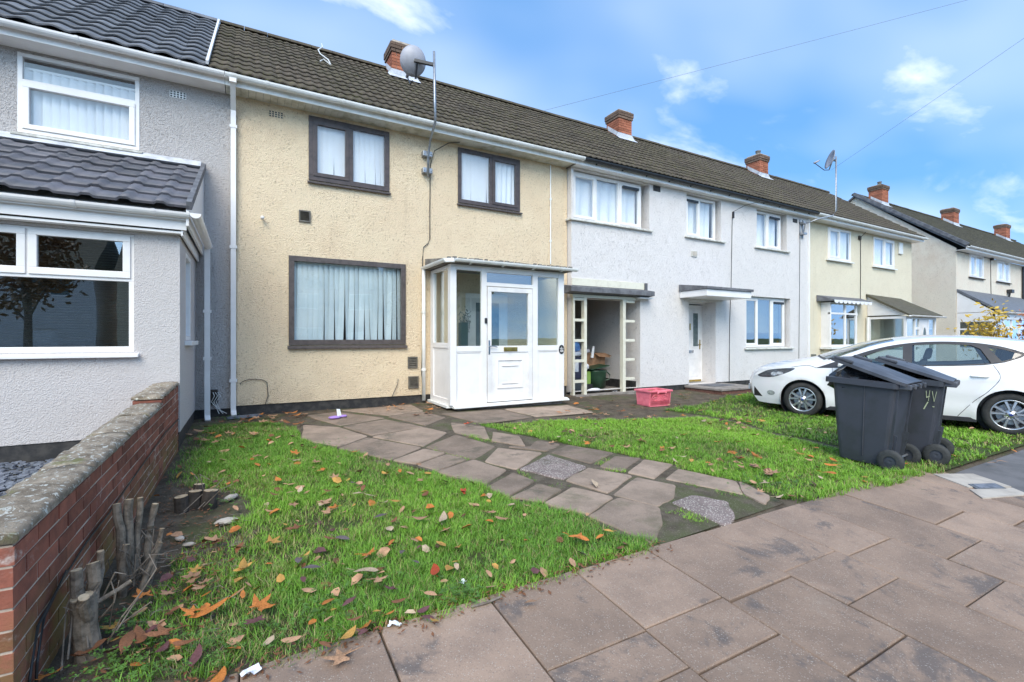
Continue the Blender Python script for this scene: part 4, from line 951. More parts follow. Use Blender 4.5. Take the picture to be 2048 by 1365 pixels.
    # sidelights of the lost passage door: open timber ladders
    def ladder(xa, xb, zs, name='sidelight_frame'):
        m = MB().box(xb-.075, xb, WY-.05, WY+.06, -.1, 2.10); 
        if xa > 7: m = MB().box(xa, xa+.085, WY-.05, WY+.06, -.1, 2.10)
        else: m.box(xa, xa+.05, WY-.05, WY+.06, -.1, 2.10)
        F = part(name, m, 'cream_paint', h, .004)
        for z in zs: part('rail', MB().box(xa+(.085 if xa > 7 else .05), xb-(0 if xa > 7 else .075), WY-.045, WY+.055, z-.03, z+.03), 'cream_paint', F, .003)
    ladder(6.22, 6.60, (.25, .70, 1.15, 1.60, 2.06)); ladder(7.66, 8.03, (.25, .70, 1.15, 1.60, 2.06))
    # roof
    tiled_roof(h, 6.195, 15.44, 'tile_brown', P_ROMAN, .302, .335)
    gutter(h, 6.37, 15.46, 'black_plastic', step=.75); eaves(h, 6.20, 15.50, 'upvc', 'upvc', WY, (4.955, 5.05), False)
    part('soffit_return', MB().add([(6.17, 8.18, 4.935), (6.19, 8.18, 4.935), (6.19, 8.5, 4.935), (6.17, 8.5, 4.935), (6.17, 8.18, 5.0), (6.19, 8.18, 5.0), (6.19, 8.5, 4.99), (6.17, 8.5, 4.99)], [(3, 2, 1, 0), (4, 5, 6, 7), (0, 1, 5, 4), (1, 2, 6, 5), (2, 3, 7, 6), (3, 0, 4, 7)]), 'felt_shabby', h)
    airbrick(h, 8.68, 8.92, 4.80, 4.94, WY, 'bark_dark', 4, 3); airbrick(h, 14.56, 14.80, 4.74, 4.86, WY, 'bark_dark', 4, 3)
    part('flue_vent', MB().box(10.03, 10.24, WY-.03, WY+.01, 3.31, 3.46), 'sill_stone', h, .01)
    part('flue_cover', MB().box(10.06, 10.21, WY-.036, WY-.03, 3.34, 3.44), 'concrete_pale', h)
    part('phone_cable', MB().tube([(12.4, 8.0, 4.98), (12.0, 8.2, 4.86), (11.70, WY-.015, 4.68), (11.67, WY-.012, 4.5), (11.62, WY-.012, 2.6), (11.56, WY-.012, 1.6), (11.54, WY-.012, .02)], .008, 6), 'cable_black', h)
    part('cable_joint', MB().box(11.67, 11.72, WY-.05, WY, 4.5, 4.68), 'black_plastic', h, .01)
    part('downlead', MB().tube([(14.93, WY-.012, 4.35), (14.90, WY-.012, 2.5), (14.86, WY-.012, .02)], .007, 6), 'cable_black', h)
    part('party_strip', MB().box(15.39, 15.45, WY-.03, WY, .0, 4.93), 'upvc', h)
    chimney(h, 10.05, 11.1, 8.33, 7.28, pot=2); chimney(h, 17.20-.02, 11.1, 8.33, 7.28, pot=1) if False else None
    return h
white_house()
st = thing('door_step', 'low red brick and concrete step at the white house front door', 'step', (10.4, 7.7, -.1))
part('tread', MB().box(9.75, 11.25, 7.25, 8.34, -.05, .0), 'concrete', st, .008); part('riser', MB().box(9.78, 11.22, 7.28, 8.34, -.4, -.0505), 'step_brick', st)
part('mat', MB().box(10.1, 10.9, 7.7, 8.2, .0, .012), 'dark_grey_felt', st)

# ------------------------------------------------------------------ lemon end house
def lemon_house():
    global gable_dy, gable_dz
    h = thing('terraced_house', 'pale yellow end terrace house with sloping porch roof behind the white car', 'house', (19.2, 8.5, -.1))
    X0, X1 = 15.452, 22.9
    shell(h, X0, X1, 8.5, [(16.79, 18.23, 3.84, 4.88), (19.83, 21.40, 3.84, 4.88), (16.5, 18.2, .95, 2.37)], 'render_lemon', .05, gable='r')
    window(h, 16.79, 18.23, 3.84, 4.88, 8.47, [(0, .5, True), (.5, 1, False)], 'upvc', 'glass', .055, (16.70, 18.32, 8.40, .06), 'upvc_old')
    window(h, 19.83, 21.40, 3.84, 4.88, 8.47, [(0, .5, False), (.5, 1, True)], 'upvc', 'glass', .055, (19.75, 21.5, 8.40, .06), 'upvc_old')
    curtain('white blind cloth in the left upper window of the pale yellow house', 16.85, 18.17, 3.9, 4.84, 8.58, 6); curtain('white blind cloth in the right upper window of the pale yellow house', 19.9, 21.34, 3.9, 4.84, 8.58, 6)
    # shallow bay: two faces
    bx = MB(); y = 8.22
    f = MB(); x0, x1, z0, z1 = 16.40, 18.10, .92, 2.37
    for a, b in ((z0, z0+.07), (z1-.06, z1), (1.98, 2.04)): f.box(x0, x1, y, y+.07, a, b)
    for a in (x0, 17.32, x1-.07): f.box(a, a+.07, y+.0005, y+.0695, z0+.07, z1-.06) if a != 17.32 else (f.box(a, a+.07, y+.0005, y+.0695, z0+.07, 1.98), f.box(a, a+.07, y+.0005, y+.0695, 2.04, z1-.06))
    f.box(x0+.0005, x0+.07, y+.071, 8.5, z0, z1) 
    W = part('window', f, 'upvc', h, .004)
    for a, b in ((16.46, 17.33), (17.38, 18.04)): part('pane', MB().box(a, b, y+.03, y+.036, .985, 1.985), 'glass_dark', W); part('pane', MB().box(a, b, y+.03, y+.036, 2.035, 2.315), 'glass_dark', W)
    sd = MB(); 
    for a, b in ((z0, z0+.07), (z1-.06, z1), (1.98, 2.04)): sd.bar((18.12, 8.25, (a+b)/2), (18.50, 8.5, (a+b)/2), .07, b-a)
    part('side_frame', sd, 'upvc', W); part('side_pane', MB().add([(18.1, 8.26, .95), (18.49, 8.5, .95), (18.49, 8.5, 2.35), (18.1, 8.26, 2.35)], [(0, 1, 2, 3)]), 'glass_dark', W)
    part('sill', MB().box(16.3, 18.3, 8.12, 8.49, .85, .915), 'upvc_old', W, .005)
    part('bay_wall', MB().box(16.42, 18.15, 8.25, 8.5, -.3, .85), 'render_lemon', h)
    # scalloped canopy over the bay
    c = MB().add([(16.12, 8.49, 2.60), (18.98, 8.49, 2.60), (18.72, 8.05, 2.44), (16.26, 8.05, 2.44), (16.26, 8.05, 2.40), (18.72, 8.05, 2.40), (18.98, 8.49, 2.40), (16.12, 8.49, 2.40)], [(0, 1, 2, 3), (3, 2, 5, 4), (2, 1, 6, 5), (1, 0, 7, 6), (0, 3, 4, 7), (4, 5, 6, 7)]); C = part('bay_canopy', c, 'dark_grey_felt', h)
    sc_ = MB(); n = 9; w = 2.4/n
    for k in range(n): xk = 16.29+k*w; sc_.prism_y([(xk, 2.43), (xk+w*.08, 2.36), (xk+w*.3, 2.33), (xk+w*.5, 2.325), (xk+w*.7, 2.33), (xk+w*.92, 2.36), (xk+w, 2.43)][::-1], 8.035, 8.048)
    part('scallop_trim', sc_, 'upvc', C)
    tiled_roof(h, 15.44, 23.1, 'tile_brown', P_ROMAN, .302, .335, max_tiles=0)
    gutter(h, 15.48, 23.12, 'upvc_old', step=.8); eaves(h, 15.5, 23.1, 'upvc', 'upvc', 8.5, (4.955, 5.05), False)
    part('barge_board', MB().bar((23.08, YE+.03, ZE-.03), (23.08, YR, ZR-.06), .03, .14), 'upvc_old', h)
    chimney(h, 17.15, 11.1, 8.33, 7.28, pot=1)
    part('alarm_box', MB().box(21.75, 22.05, 8.44, 8.5, 4.42, 4.86), 'upvc_old', h, .02)
    part('phone_cable', MB().tube([(18.85, 8.3, 4.9), (18.9, 8.48, 4.75), (18.92, 8.485, 3.6), (18.9, 8.485, 2.6)], .011, 6), 'cable_black', h)
    part('cable_joint', MB().box(18.76, 18.90, 8.44, 8.5, 4.66, 4.80), 'bark_dark', h, .02)
    # lean-to porch
    PX0, PX1, PY = 19.4, 21.75, 7.35
    r = MB().add([(PX0-.1, PY-.12, 2.02), (PX1+.2, PY-.12, 2.02), (PX1+.2, 8.49, 2.72), (PX0-.1, 8.49, 2.78), (PX0-.1, PY-.12, 1.95), (PX1+.2, PY-.12, 1.95), (PX1+.2, 8.49, 2.62), (PX0-.1, 8.49, 2.70)], [(0, 1, 2, 3), (7, 6, 5, 4), (0, 3, 7, 4), (1, 5, 6, 2), (0, 4, 5, 1), (2, 6, 7, 3)]); part('porch_roof', r, 'tile_far', h)
    part('porch_cheek', MB().add([(PX0, PY, 2.0), (PX0, 8.49, 2.0), (PX0, 8.49, 2.68), (PX0+.03, PY, 2.0), (PX0+.03, 8.49, 2.0), (PX0+.03, 8.49, 2.68)], [(0, 2, 1), (3, 4, 5), (0, 3, 5, 2), (0, 1, 4, 3)]), 'upvc', h)
    gutter(h, PX0-.1, PX1+.3, 'upvc', PY-.16, 1.96, .05, step=.7)
    f = MB()
    for a, b, q, w in ((PX0, PX0+.08, PY, .07), (20.05, 20.13, PY, .07), (20.40, 20.47, PY, .07), (21.10, 21.17, PY, .07), (PX1-.1, PX1, PY, .07)): f.box(a, b, q, q+w, -.1, 1.95)
    f.box(PX0+.08, PX1-.1, PY+.001, PY+.069, 1.86, 1.949); f.box(20.13, 20.40, PY+.001, PY+.069, .9, 1.0); f.box(PX0, PX0+.07, 8.40, 8.49, -.1, 1.95); f.box(PX0, PX0+.07, PY+.071, 8.40, 1.87, 1.949); f.box(PX0, PX0+.07, PY+.071, 8.40, -.1, .8)
    f.box(PX0+.08, 20.05, PY+.001, PY+.069, -.1, .8); f.box(20.13, 20.40, PY+.001, PY+.069, -.1, .8); f.box(21.17, PX1-.1, PY+.001, PY+.069, -.1, .8); f.box(20.13, 20.40, PY+.001, PY+.069, 1.50, 1.58)
    P = part('porch_frame', f, 'upvc', h, .004)
    for a, b in ((PX0+.08, 20.05), (20.13, 20.40), (21.17, PX1-.1)): part('porch_pane', MB().box(a, b, PY+.03, PY+.036, .8, 1.86), 'glass_porch', P)
    part('porch_pane', MB().box(PX0+.03, PX0+.036, PY+.07, 8.40, .8, 1.87), 'glass_porch', P)
    D = part('porch_door', MB().box(20.48, 21.09, PY+.005, PY+.05, -.1, 1.86), 'door_white', P, .008)
    ov = MB().lathe([(0, 0), (1, 0)], (0, 0, 0), 'y', 24); ov.v = [(20.785+v[0]*.13, PY-.002, 1.28+v[2]*.30) for v in ov.v]; part('oval_glazing', ov, 'frosted', D)
    rm = MB().lathe([(1.0, 0), (1.0, -.015), (1.25, -.015), (1.25, 0)], (0, 0, 0), 'y', 24); rm.v = [(20.785+v[0]*.13, PY+.001+v[1], 1.28+v[2]*.30) for v in rm.v]; part('oval_bead', rm, 'door_white', D)
    part('porch_post', MB().tube([(PX0-.12, 8.42, -.1), (PX0-.12, 8.42, 1.95)], .045, 10), 'upvc_old', h)
    return h
lemon_house()

# ------------------------------------------------------------------ next terrace down the street
def far_house():
    global gable_dy, gable_dz, YE, ZE, YR, ZR
    h = thing('terraced_house', 'pinkish cream gable ended house farthest down the street', 'house', (31, 8.4, -.1))
    old = (YE, ZE, YR, ZR); YE, ZE, YR, ZR = 8.0, 5.18, 12.3, 8.45
    gable_dy = gable_dz = 0
    X0, X1 = 26.9, 50.
    shell(h, X0, X1, 8.4, [(28.29, 29.94, 3.97, 5.0), (31.65, 33.43, 3.97, 5.0)], 'render_pinkish', -.05, gable='l', back=16.3)
    window(h, 28.29, 29.94, 3.97, 5.0, 8.37, [(0, .45, True), (.45, 1, False)], 'upvc', 'glass', .06, (28.2, 30.0, 8.32, .06), 'bark_dark'); window(h, 31.65, 33.43, 3.97, 5.0, 8.37, [(0, .5, True), (.5, 1, False)], 'upvc', 'glass', .06, (31.55, 33.5, 8.32, .06), 'bark_dark')
    curtain('white curtain in the left upper window of the farthest house', 28.4, 29.85, 4.02, 4.95, 8.5, 5); curtain('white curtain in the right upper window of the farthest house', 31.75, 33.35, 4.02, 4.95, 8.5, 5)
    tiled_roof(h, 26.75, 50, 'tile_far', P_ROMAN, .302, .335, max_tiles=0)
    gutter(h, 26.8, 50, 'upvc_old', 7.955, 5.12, step=2.5); part('fascia', MB().box(26.8, 50, 8.03, 8.05, 5.0, 5.13), 'upvc', h); part('soffit', MB().box(26.8, 50, 8.051, 8.39, 5.0, 5.015), 'upvc', h)
    part('verge', MB().bar((26.78, YE-.02, ZE+.02), (26.78, YR, ZR+.03), .14, .14), 'dark_grey_felt', h)
    chimney(h, 28.0, 11.6, 9.02, 7.85, .66, .6, 1); chimney(h, 36.8, 11.6, 9.05, 7.85, .75, .6, 2); chimney(h, 45.5, 11.6, 9.1, 7.85, .8, .6, 2)
    YE, ZE, YR, ZR = old
    part('flue', MB().tube([(26.86, 10.4, 1.55), (26.84, 9.15, 1.62)], .03, 8).tube([(26.84, 9.15, 1.60), (26.84, 9.15, 2.15), (26.74, 9.15, 2.22)], .035, 8), 'upvc_old', h)
    part('wall_lamp', MB().box(33.0, 33.35, 8.2, 8.4, 3.45, 3.62).tube([(33.1, 8.3, 3.45), (33.1, 8.35, 3.15)], .04, 8), 'black_plastic', h, .02)
    part('downpipe', MB().tube([(35.2, 8.33, 0), (35.2, 8.33, 4.9), (35.3, 7.98, 5.1)], .055, 8), 'black_plastic', h)
    part('phone_cable', MB().tube([(30.85, 8.39, 4.9), (30.9, 8.38, 2.9)], .012, 6), 'cable_black', h); part('cable_joint', MB().box(30.75, 30.95, 8.3, 8.39, 4.9, 5.0), 'bark_dark', h)
    # lean-to bay and porch
    PY = 7.2; X0, X1 = 26.92, 35.0
    r = MB().add([(X0, PY-.15, 2.38), (X1, PY-.15, 2.38), (X1, 8.39, 3.28), (X0, 8.39, 3.34), (X0, PY-.15, 2.28), (X1, PY-.15, 2.28), (X1, 8.39, 3.16), (X0, 8.39, 3.22)], [(0, 1, 2, 3), (7, 6, 5, 4), (0, 3, 7, 4), (1, 5, 6, 2), (0, 4, 5, 1), (2, 6, 7, 3)]); part('lean_to_roof', r, 'tile_slate', h)
    part('cheek', MB().add([(X0+.02, PY, 2.3), (X0+.02, 8.39, 2.3), (X0+.02, 8.39, 3.2), (X0+.05, PY, 2.3), (X0+.05, 8.39, 2.3), (X0+.05, 8.39, 3.2)], [(0, 2, 1), (3, 4, 5), (0, 3, 5, 2), (0, 1, 4, 3)]), 'upvc', h)
    part('fascia', MB().box(X0, X1, PY-.05, PY-.02, 2.0, 2.28), 'upvc', h); gutter(h, X0, X1, 'upvc', PY-.2, 2.28, .06, step=2)
    f = MB()
    for x in np.linspace(X0+.02, X1-.1, 9): f.box(x, x+.09, PY, PY+.08, .0, 2.0)
    f.box(X0+.02, X1, PY+.001, PY+.079, 1.62, 1.70); f.box(X0+.02, X1, PY-.03, PY+.079, .72, .84); f.box(X0+.02, X0+.1, PY+.081, 8.39, 1.9, 2.28); f.box(X0+.02, X0+.1, PY+.081, 8.39, -.2, .8); f.box(X0+.02, X0+.1, 8.3, 8.39, .8, 1.9); f.box(X0+.02, X0+.1, PY+.081, 8.3, 1.55, 1.62)
    W = part('bay_window', f, 'upvc', h, .004); part('bay_wall', MB().box(X0+.02, X1, PY+.01, PY+.1, -.3, .72), 'render_pinkish', h)
    part('pane', MB().box(X0+.1, X1, PY+.03, PY+.036, .84, 2.0), 'glass_dark', W); part('pane', MB().box(X0+.05, X0+.056, PY+.08, 8.3, .8, 1.9), 'glass_dark', W)
    return h
far_house()

# low fence between the white and the pale yellow house
f = thing('low_fence', 'low grey-green timber fence between the white and pale yellow houses', 'fence', (15.5, 7.4, -.1))
for z in (.1, .32, .54): part('rail', MB().box(15.48, 15.52, 6.3, 8.3, z-.06, z+.08), 'timber_grey', f)
for y in (6.4, 7.3, 8.25): part('post', MB().box(15.44, 15.56, y-.05, y+.05, -.3, .70), 'timber_grey', f)

# ------------------------------------------------------------------ satellite dishes, overhead wires
def dish(label, base, top, aim, rad, arm, back_view, side=0):
    t = thing('satellite_dish', label, 'satellite dish', base, 0, 'satellite dishes')
    bx, by, bz = base; tx, ty, tz = top
    part('pole', MB().tube(arm, .022, 10), 'galvanised', t, smooth=True)
    for z in (4.31, 4.62):
        if back_view:
            m = MB().box(bx-.09, bx+.09, by-.03, by+.10, z-.05, z+.05); part('bracket', m, 'galvanised', t, .01)
            for s in (-.07, .07): part('bolt', MB().tube([(bx+s, by-.05, z), (bx+s, by, z)], .014, 6), 'galvanised', t)
    a = Vector(aim).normalized(); u = a.cross(Vector((0, 0, 1))).normalized(); w = u.cross(a)
    c = Vector(top)+a*.14+u*side
    vs = []; n, m = 28, 5
    for s in (0, 1):
        for j in range(m+1):
            r = rad*j/m; dep = .10*(j/m)**2-.05
            for k in range(n): th = 2*math.pi*k/n; vs.append(c+u*(r*.92*math.cos(th))+w*(r*math.sin(th))+a*(dep-(.006 if s else 0)))
    fs = []
    K = (m+1)*n
    for s in (0, 1): fs += [(s*K+j*n+k, s*K+j*n+(k+1) % n, s*K+(j+1)*n+(k+1) % n, s*K+(j+1)*n+k) for j in range(m) for k in range(n)]
    fs += [(m*n+k, m*n+(k+1) % n, K+m*n+(k+1) % n, K+m*n+k) for k in range(n)]
    part('reflector', MB().add(vs, fs), 'dish_grey', t, smooth=True)
    mb = MB(); mb.bar(Vector(top)+a*.02, c-a*.05, .05, .05); mb.bar(c-a*.06+w*.02+u*.05, c-a*.05-w*.28+u*.05, .03, .025); part('mount', mb, 'black_plastic', t)
    e = c+a*.42-w*.22
    part('feed_arm', MB().tube([c-a*.04-w*.32, c+a*.1-w*.36, e], .012, 8), 'black_plastic', t)
    part('receiver', MB().tube([e+a*.03+w*.0, e-a*.07+w*.09], .028, 10).tube([e-a*.02+w*.05, e-a*.10+w*.12], .02, 8), 'dish_grey', t, smooth=True)
    return t
dish('large grey satellite dish on a tall pole above the cream house eaves, seen from behind', (2.95, 8.42, 4.2), (2.90, 7.93, 6.02), (.06, .92, .36), .25, [(2.95, 8.38, 4.18), (2.95, 8.37, 4.6), (2.95, 8.25, 4.85), (2.94, 7.98, 5.02), (2.92, 7.93, 5.3), (2.90, 7.93, 6.25)], True, -.33)
dish('smaller grey satellite dish on a bent pole above the white house end, edge on', (14.98, 8.30, 4.4), (16.0, 7.85, 6.72), (-.76, .62, .30), .29, [(14.98, 8.28, 4.40), (14.98, 8.22, 4.72), (15.3, 8.0, 4.86), (15.8, 7.85, 4.98), (15.95, 7.82, 5.15), (16.0, 7.85, 6.85)], False)
_b = thing('wall_bracket', 'galvanised ladder bracket on the white house holding the bent dish pole', 'bracket', (14.98, 8.33, 4.4))
for z in (4.42, 4.75): part('clamp', MB().box(14.90, 15.08, 8.22, 8.355, z-.03, z+.03), 'galvanised', _b)
part('strap', MB().box(14.90, 14.94, 8.33, 8.356, 4.30, 4.86), 'galvanised', _b); part('strap', MB().box(15.04, 15.08, 8.33, 8.356, 4.30, 4.86), 'galvanised', _b)
def wire(label, a, b, sag, r):
    a, b = Vector(a), Vector(b); b = a+(b-a)*2.2; pts = [a.lerp(b, k/24)-Vector((0, 0, sag*4*(k/24)*(1-k/24))) for k in range(25)]
    return single('overhead_wire', MB().tube(pts, r, 5), 'vent_plastic', label, 'wire', 'overhead telephone wires', tuple(a))
wire('thin overhead wire rising from behind the cream and white roof across the sky', (8.3, 12.6, 8.45), (19.8, 6.04, 11.93), .05, .004)
wire('thin overhead wire at the upper right above the far roofs', (23.4, 11.7, 8.9), (21.5, 5.07, 10.74), .03, .0045)

# ------------------------------------------------------------------ brick garden wall
def garden_wall():
    A = Vector((-.73, 2.38, 0)); B = Vector((-.655, 6.50, 0)); L = (B-A).length; d = (B-A).normalized(); nrm = Vector((d.y, -d.x, 0)); yaw = math.atan2(d.y, d.x)-math.pi/2
    w = thing('garden_wall', 'low red brick garden wall with weathered mortar top, lower left', 'wall', (-.8, 4.4, 0))
    sl = .034; th = .215; ztop = .455
    zc = lambda s: ztop+sl*s
    core = MB(); P = lambda s, o, z: tuple(A+d*s-nrm*o+Vector((0, 0, z)))
    core.hexa([P(.003, .211, -.4), P(.003, .0035, -.4), P(L-.01, .0035, -.4), P(L-.01, .211, -.4)], [P(.003, .211, zc(0)-.004), P(.003, .0035, zc(0)-.004), P(L-.01, .0035, zc(L)-.004), P(L-.01, .211, zc(L)-.004)])
    part('mortar_core', core, 'mortar', w)
    nc = 10; me = {}
    def bm(l):
        k = round(l, 3)
        if k not in me:
            m = MB(); e = .004; m.hexa([(-th/2, -l/2, 0), (th/2, -l/2, 0), (th/2, l/2, 0), (-th/2, l/2, 0)], [(-th/2, -l/2, .066), (th/2, -l/2, .066), (th/2, l/2, .066), (-th/2, l/2, .066)]); me[k] = m.mesh('brick', 'brick')
        return me[k]
    for c in range(nc):
        s = 0.; z = ztop-(c+1)*.077; first = True
        while s < L-.03:
            l = .215
            if first and c % 2: l = .1025
            first = False; l = min(l, L-s)
            p = P(s+l/2, th/2+random.uniform(-.003, .002), z+sl*(s+l/2))
            o = piece('brick', bm(l), w, p, (math.atan(sl), random.uniform(-.012, .012), yaw+random.uniform(-.008, .008)))
            s += l+.011
    # far end is one course higher
    s = 3.05
    while s < L-.03:
        l = min(.215, L-s); piece('brick', bm(l), w, P(s+l/2, th/2, zc(s+l/2)+.002), (math.atan(sl), 0, yaw)); s += l+.011
    # mortar capping in irregular lengths
    for a, b, dz in ((0, .92, 0), (.93, 1.75, 0), (1.76, 2.42, .004), (2.43, 3.03, .006), (3.04, L, .076)):
        n = max(4, int((b-a)/.045)); vs = []; pr = [(-.006, 0), (-.010, .022), (.012, .034), (.08, .040), (.15, .038), (.205, .030), (.226, .016), (.222, 0)]
        for i in range(n+1):
            s = a+(b-a)*i/n
            for o, hgt in pr:
                jx = random.gauss(0, .005); jz = random.gauss(0, .0045)
                if i in (0, n) and dz > .05: jz -= .01
                vs.append(P(s+random.gauss(0, .006), o+jx, zc(s)+dz+.002+max(0, hgt*1.15+jz if hgt else jz*.3)))
        k = len(pr); fs = [(i*k+j, i*k+j+1, (i+1)*k+j+1, (i+1)*k+j) for i in range(n) for j in range(k-1)]+[tuple(range(k)), tuple(range(n*k, n*k+k))[::-1]]
        part('capping', MB().add(vs, fs), 'coping', w, smooth=True)
    # black cable clipped along the wall
    c = thing('wall_cable', 'black cable running down the face of the brick garden wall', 'cable', (-.7, 4, .2))
    Q = lambda s, z: tuple(A+d*s+nrm*.012+Vector((0, 0, z)))
    m = MB().tube([Q(4.05, .30), Q(3.2, .30), Q(2.6, .265), Q(1.9, .22), Q(1.2, .17), Q(.8, .16), Q(.45, .12), Q(.18, .06), Q(.10, -.10), Q(.08, -.3)], .0055, 6); part('cable', m, 'cable_black', c)
    part('second_strand', MB().tube([Q(.5, .14), Q(.24, .06), Q(.17, -.08), Q(.15, -.22)], .005, 6), 'cable_black', c); part('junction', MB().box(-.735, -.70, 2.42, 2.50, -.24, -.17), 'cable_black', c, .006)
garden_wall()

# ------------------------------------------------------------------ cut-back shrubs by the wall
def stump(label, base, stems, mat='bark', twigs=0):
    t = thing('cut_shrub', label, 'stump', base, 0, 'cut-back shrub stumps')
    for pts, r0, r1 in stems:
        P = [Vector(p) for p in pts]; fine = []
        for a, b in zip(P[:-1], P[1:]):
            nn = max(1, int((b-a).length/.06))
            for k in range(nn): fine.append(a.lerp(b, k/nn)+Vector((random.gauss(0, .003), random.gauss(0, .003), 0)))
        fine.append(P[-1]); S = part('stem', MB().tube(fine, r0, 10, r1), mat, t, smooth=False)
        e = fine[-1]; dd = (fine[-1]-fine[-2]).normalized(); part('cut_end', MB().tube([e-dd*.004, e+dd*.003], r1*.9, 10), 'cut_wood', S)
    for k in range(twigs):
        a = Vector(base)+Vector((random.uniform(-.08, .12), random.uniform(-.12, .12), random.uniform(0, .06))); b = a+Vector((random.uniform(-.05, .16), random.uniform(-.15, .15), random.uniform(.05, .28))); c = b+Vector((random.uniform(-.06, .08), random.uniform(-.08, .08), random.uniform(-.05, .1)))
        part('twig', MB().tube([a, b, c], .004, 5, .002), 'twig', t)
z0 = gz(-.6, 2.9)
stump('thick pale cut stump with three sawn stems at the near end of the brick wall', (-.60, 2.72, z0), [
    ([(-.60, 2.72, z0-.05), (-.61, 2.72, z0+.12), (-.62, 2.72, z0+.25)], .050, .044), ([(-.615, 2.73, z0+.18), (-.64, 2.74, z0+.27), (-.645, 2.75, z0+.36)], .026, .022),
    ([(-.60, 2.74, z0+.16), (-.59, 2.78, z0+.28), (-.60, 2.80, z0+.36)], .028, .025), ([(-.60, 2.80, z0+.2), (-.59, 2.87, z0+.30), (-.59, 2.88, z0+.38)], .018, .015), ([(-.595, 2.70, z0+.16), (-.60, 2.67, z0+.24), (-.60, 2.66, z0+.27)], .024, .022),
    ([(-.58, 2.75, z0+.2), (-.50, 2.80, z0+.22), (-.47, 2.82, z0+.235)], .010, .009)], 'bark', 10)
stump('cluster of thin grey cut stems against the middle of the brick wall', (-.58, 3.30, z0), [
    ([(-.57, 3.30, z0-.05), (-.60, 3.33, z0+.25), (-.62, 3.36, z0+.46)], .026, .020), ([(-.56, 3.32, z0-.05), (-.57, 3.38, z0+.25), (-.575, 3.42, z0+.46)], .028, .022), ([(-.55, 3.36, z0-.05), (-.54, 3.42, z0+.22), (-.53, 3.46, z0+.45)], .020, .016),
    ([(-.57, 3.24, z0-.05), (-.57, 3.24, z0+.14), (-.56, 3.26, z0+.26)], .020, .017), ([(-.52, 3.42, z0-.05), (-.50, 3.50, z0+.2), (-.47, 3.54, z0+.38)], .022, .018), ([(-.48, 3.30, z0-.05), (-.45, 3.36, z0+.12), (-.42, 3.40, z0+.27)], .018, .014),
    ([(-.50, 3.16, z0-.03), (-.46, 3.20, z0+.12), (-.41, 3.26, z0+.24)], .016, .012)], 'bark', 22)
z1 = gz(-.3, 4.5)
stump('low dark rotting stump in the bare soil at the lawn edge', (-.33, 4.45, z1), [
    ([(-.42, 4.45, z1-.05), (-.43, 4.45, z1+.10)], .055, .05), ([(-.34, 4.47, z1-.05), (-.34, 4.48, z1+.12)], .06, .05), ([(-.25, 4.44, z1-.05), (-.235, 4.44, z1+.12)], .06, .055), ([(-.32, 4.55, z1-.05), (-.32, 4.56, z1+.15)], .05, .04)], 'bark_dark', 6)

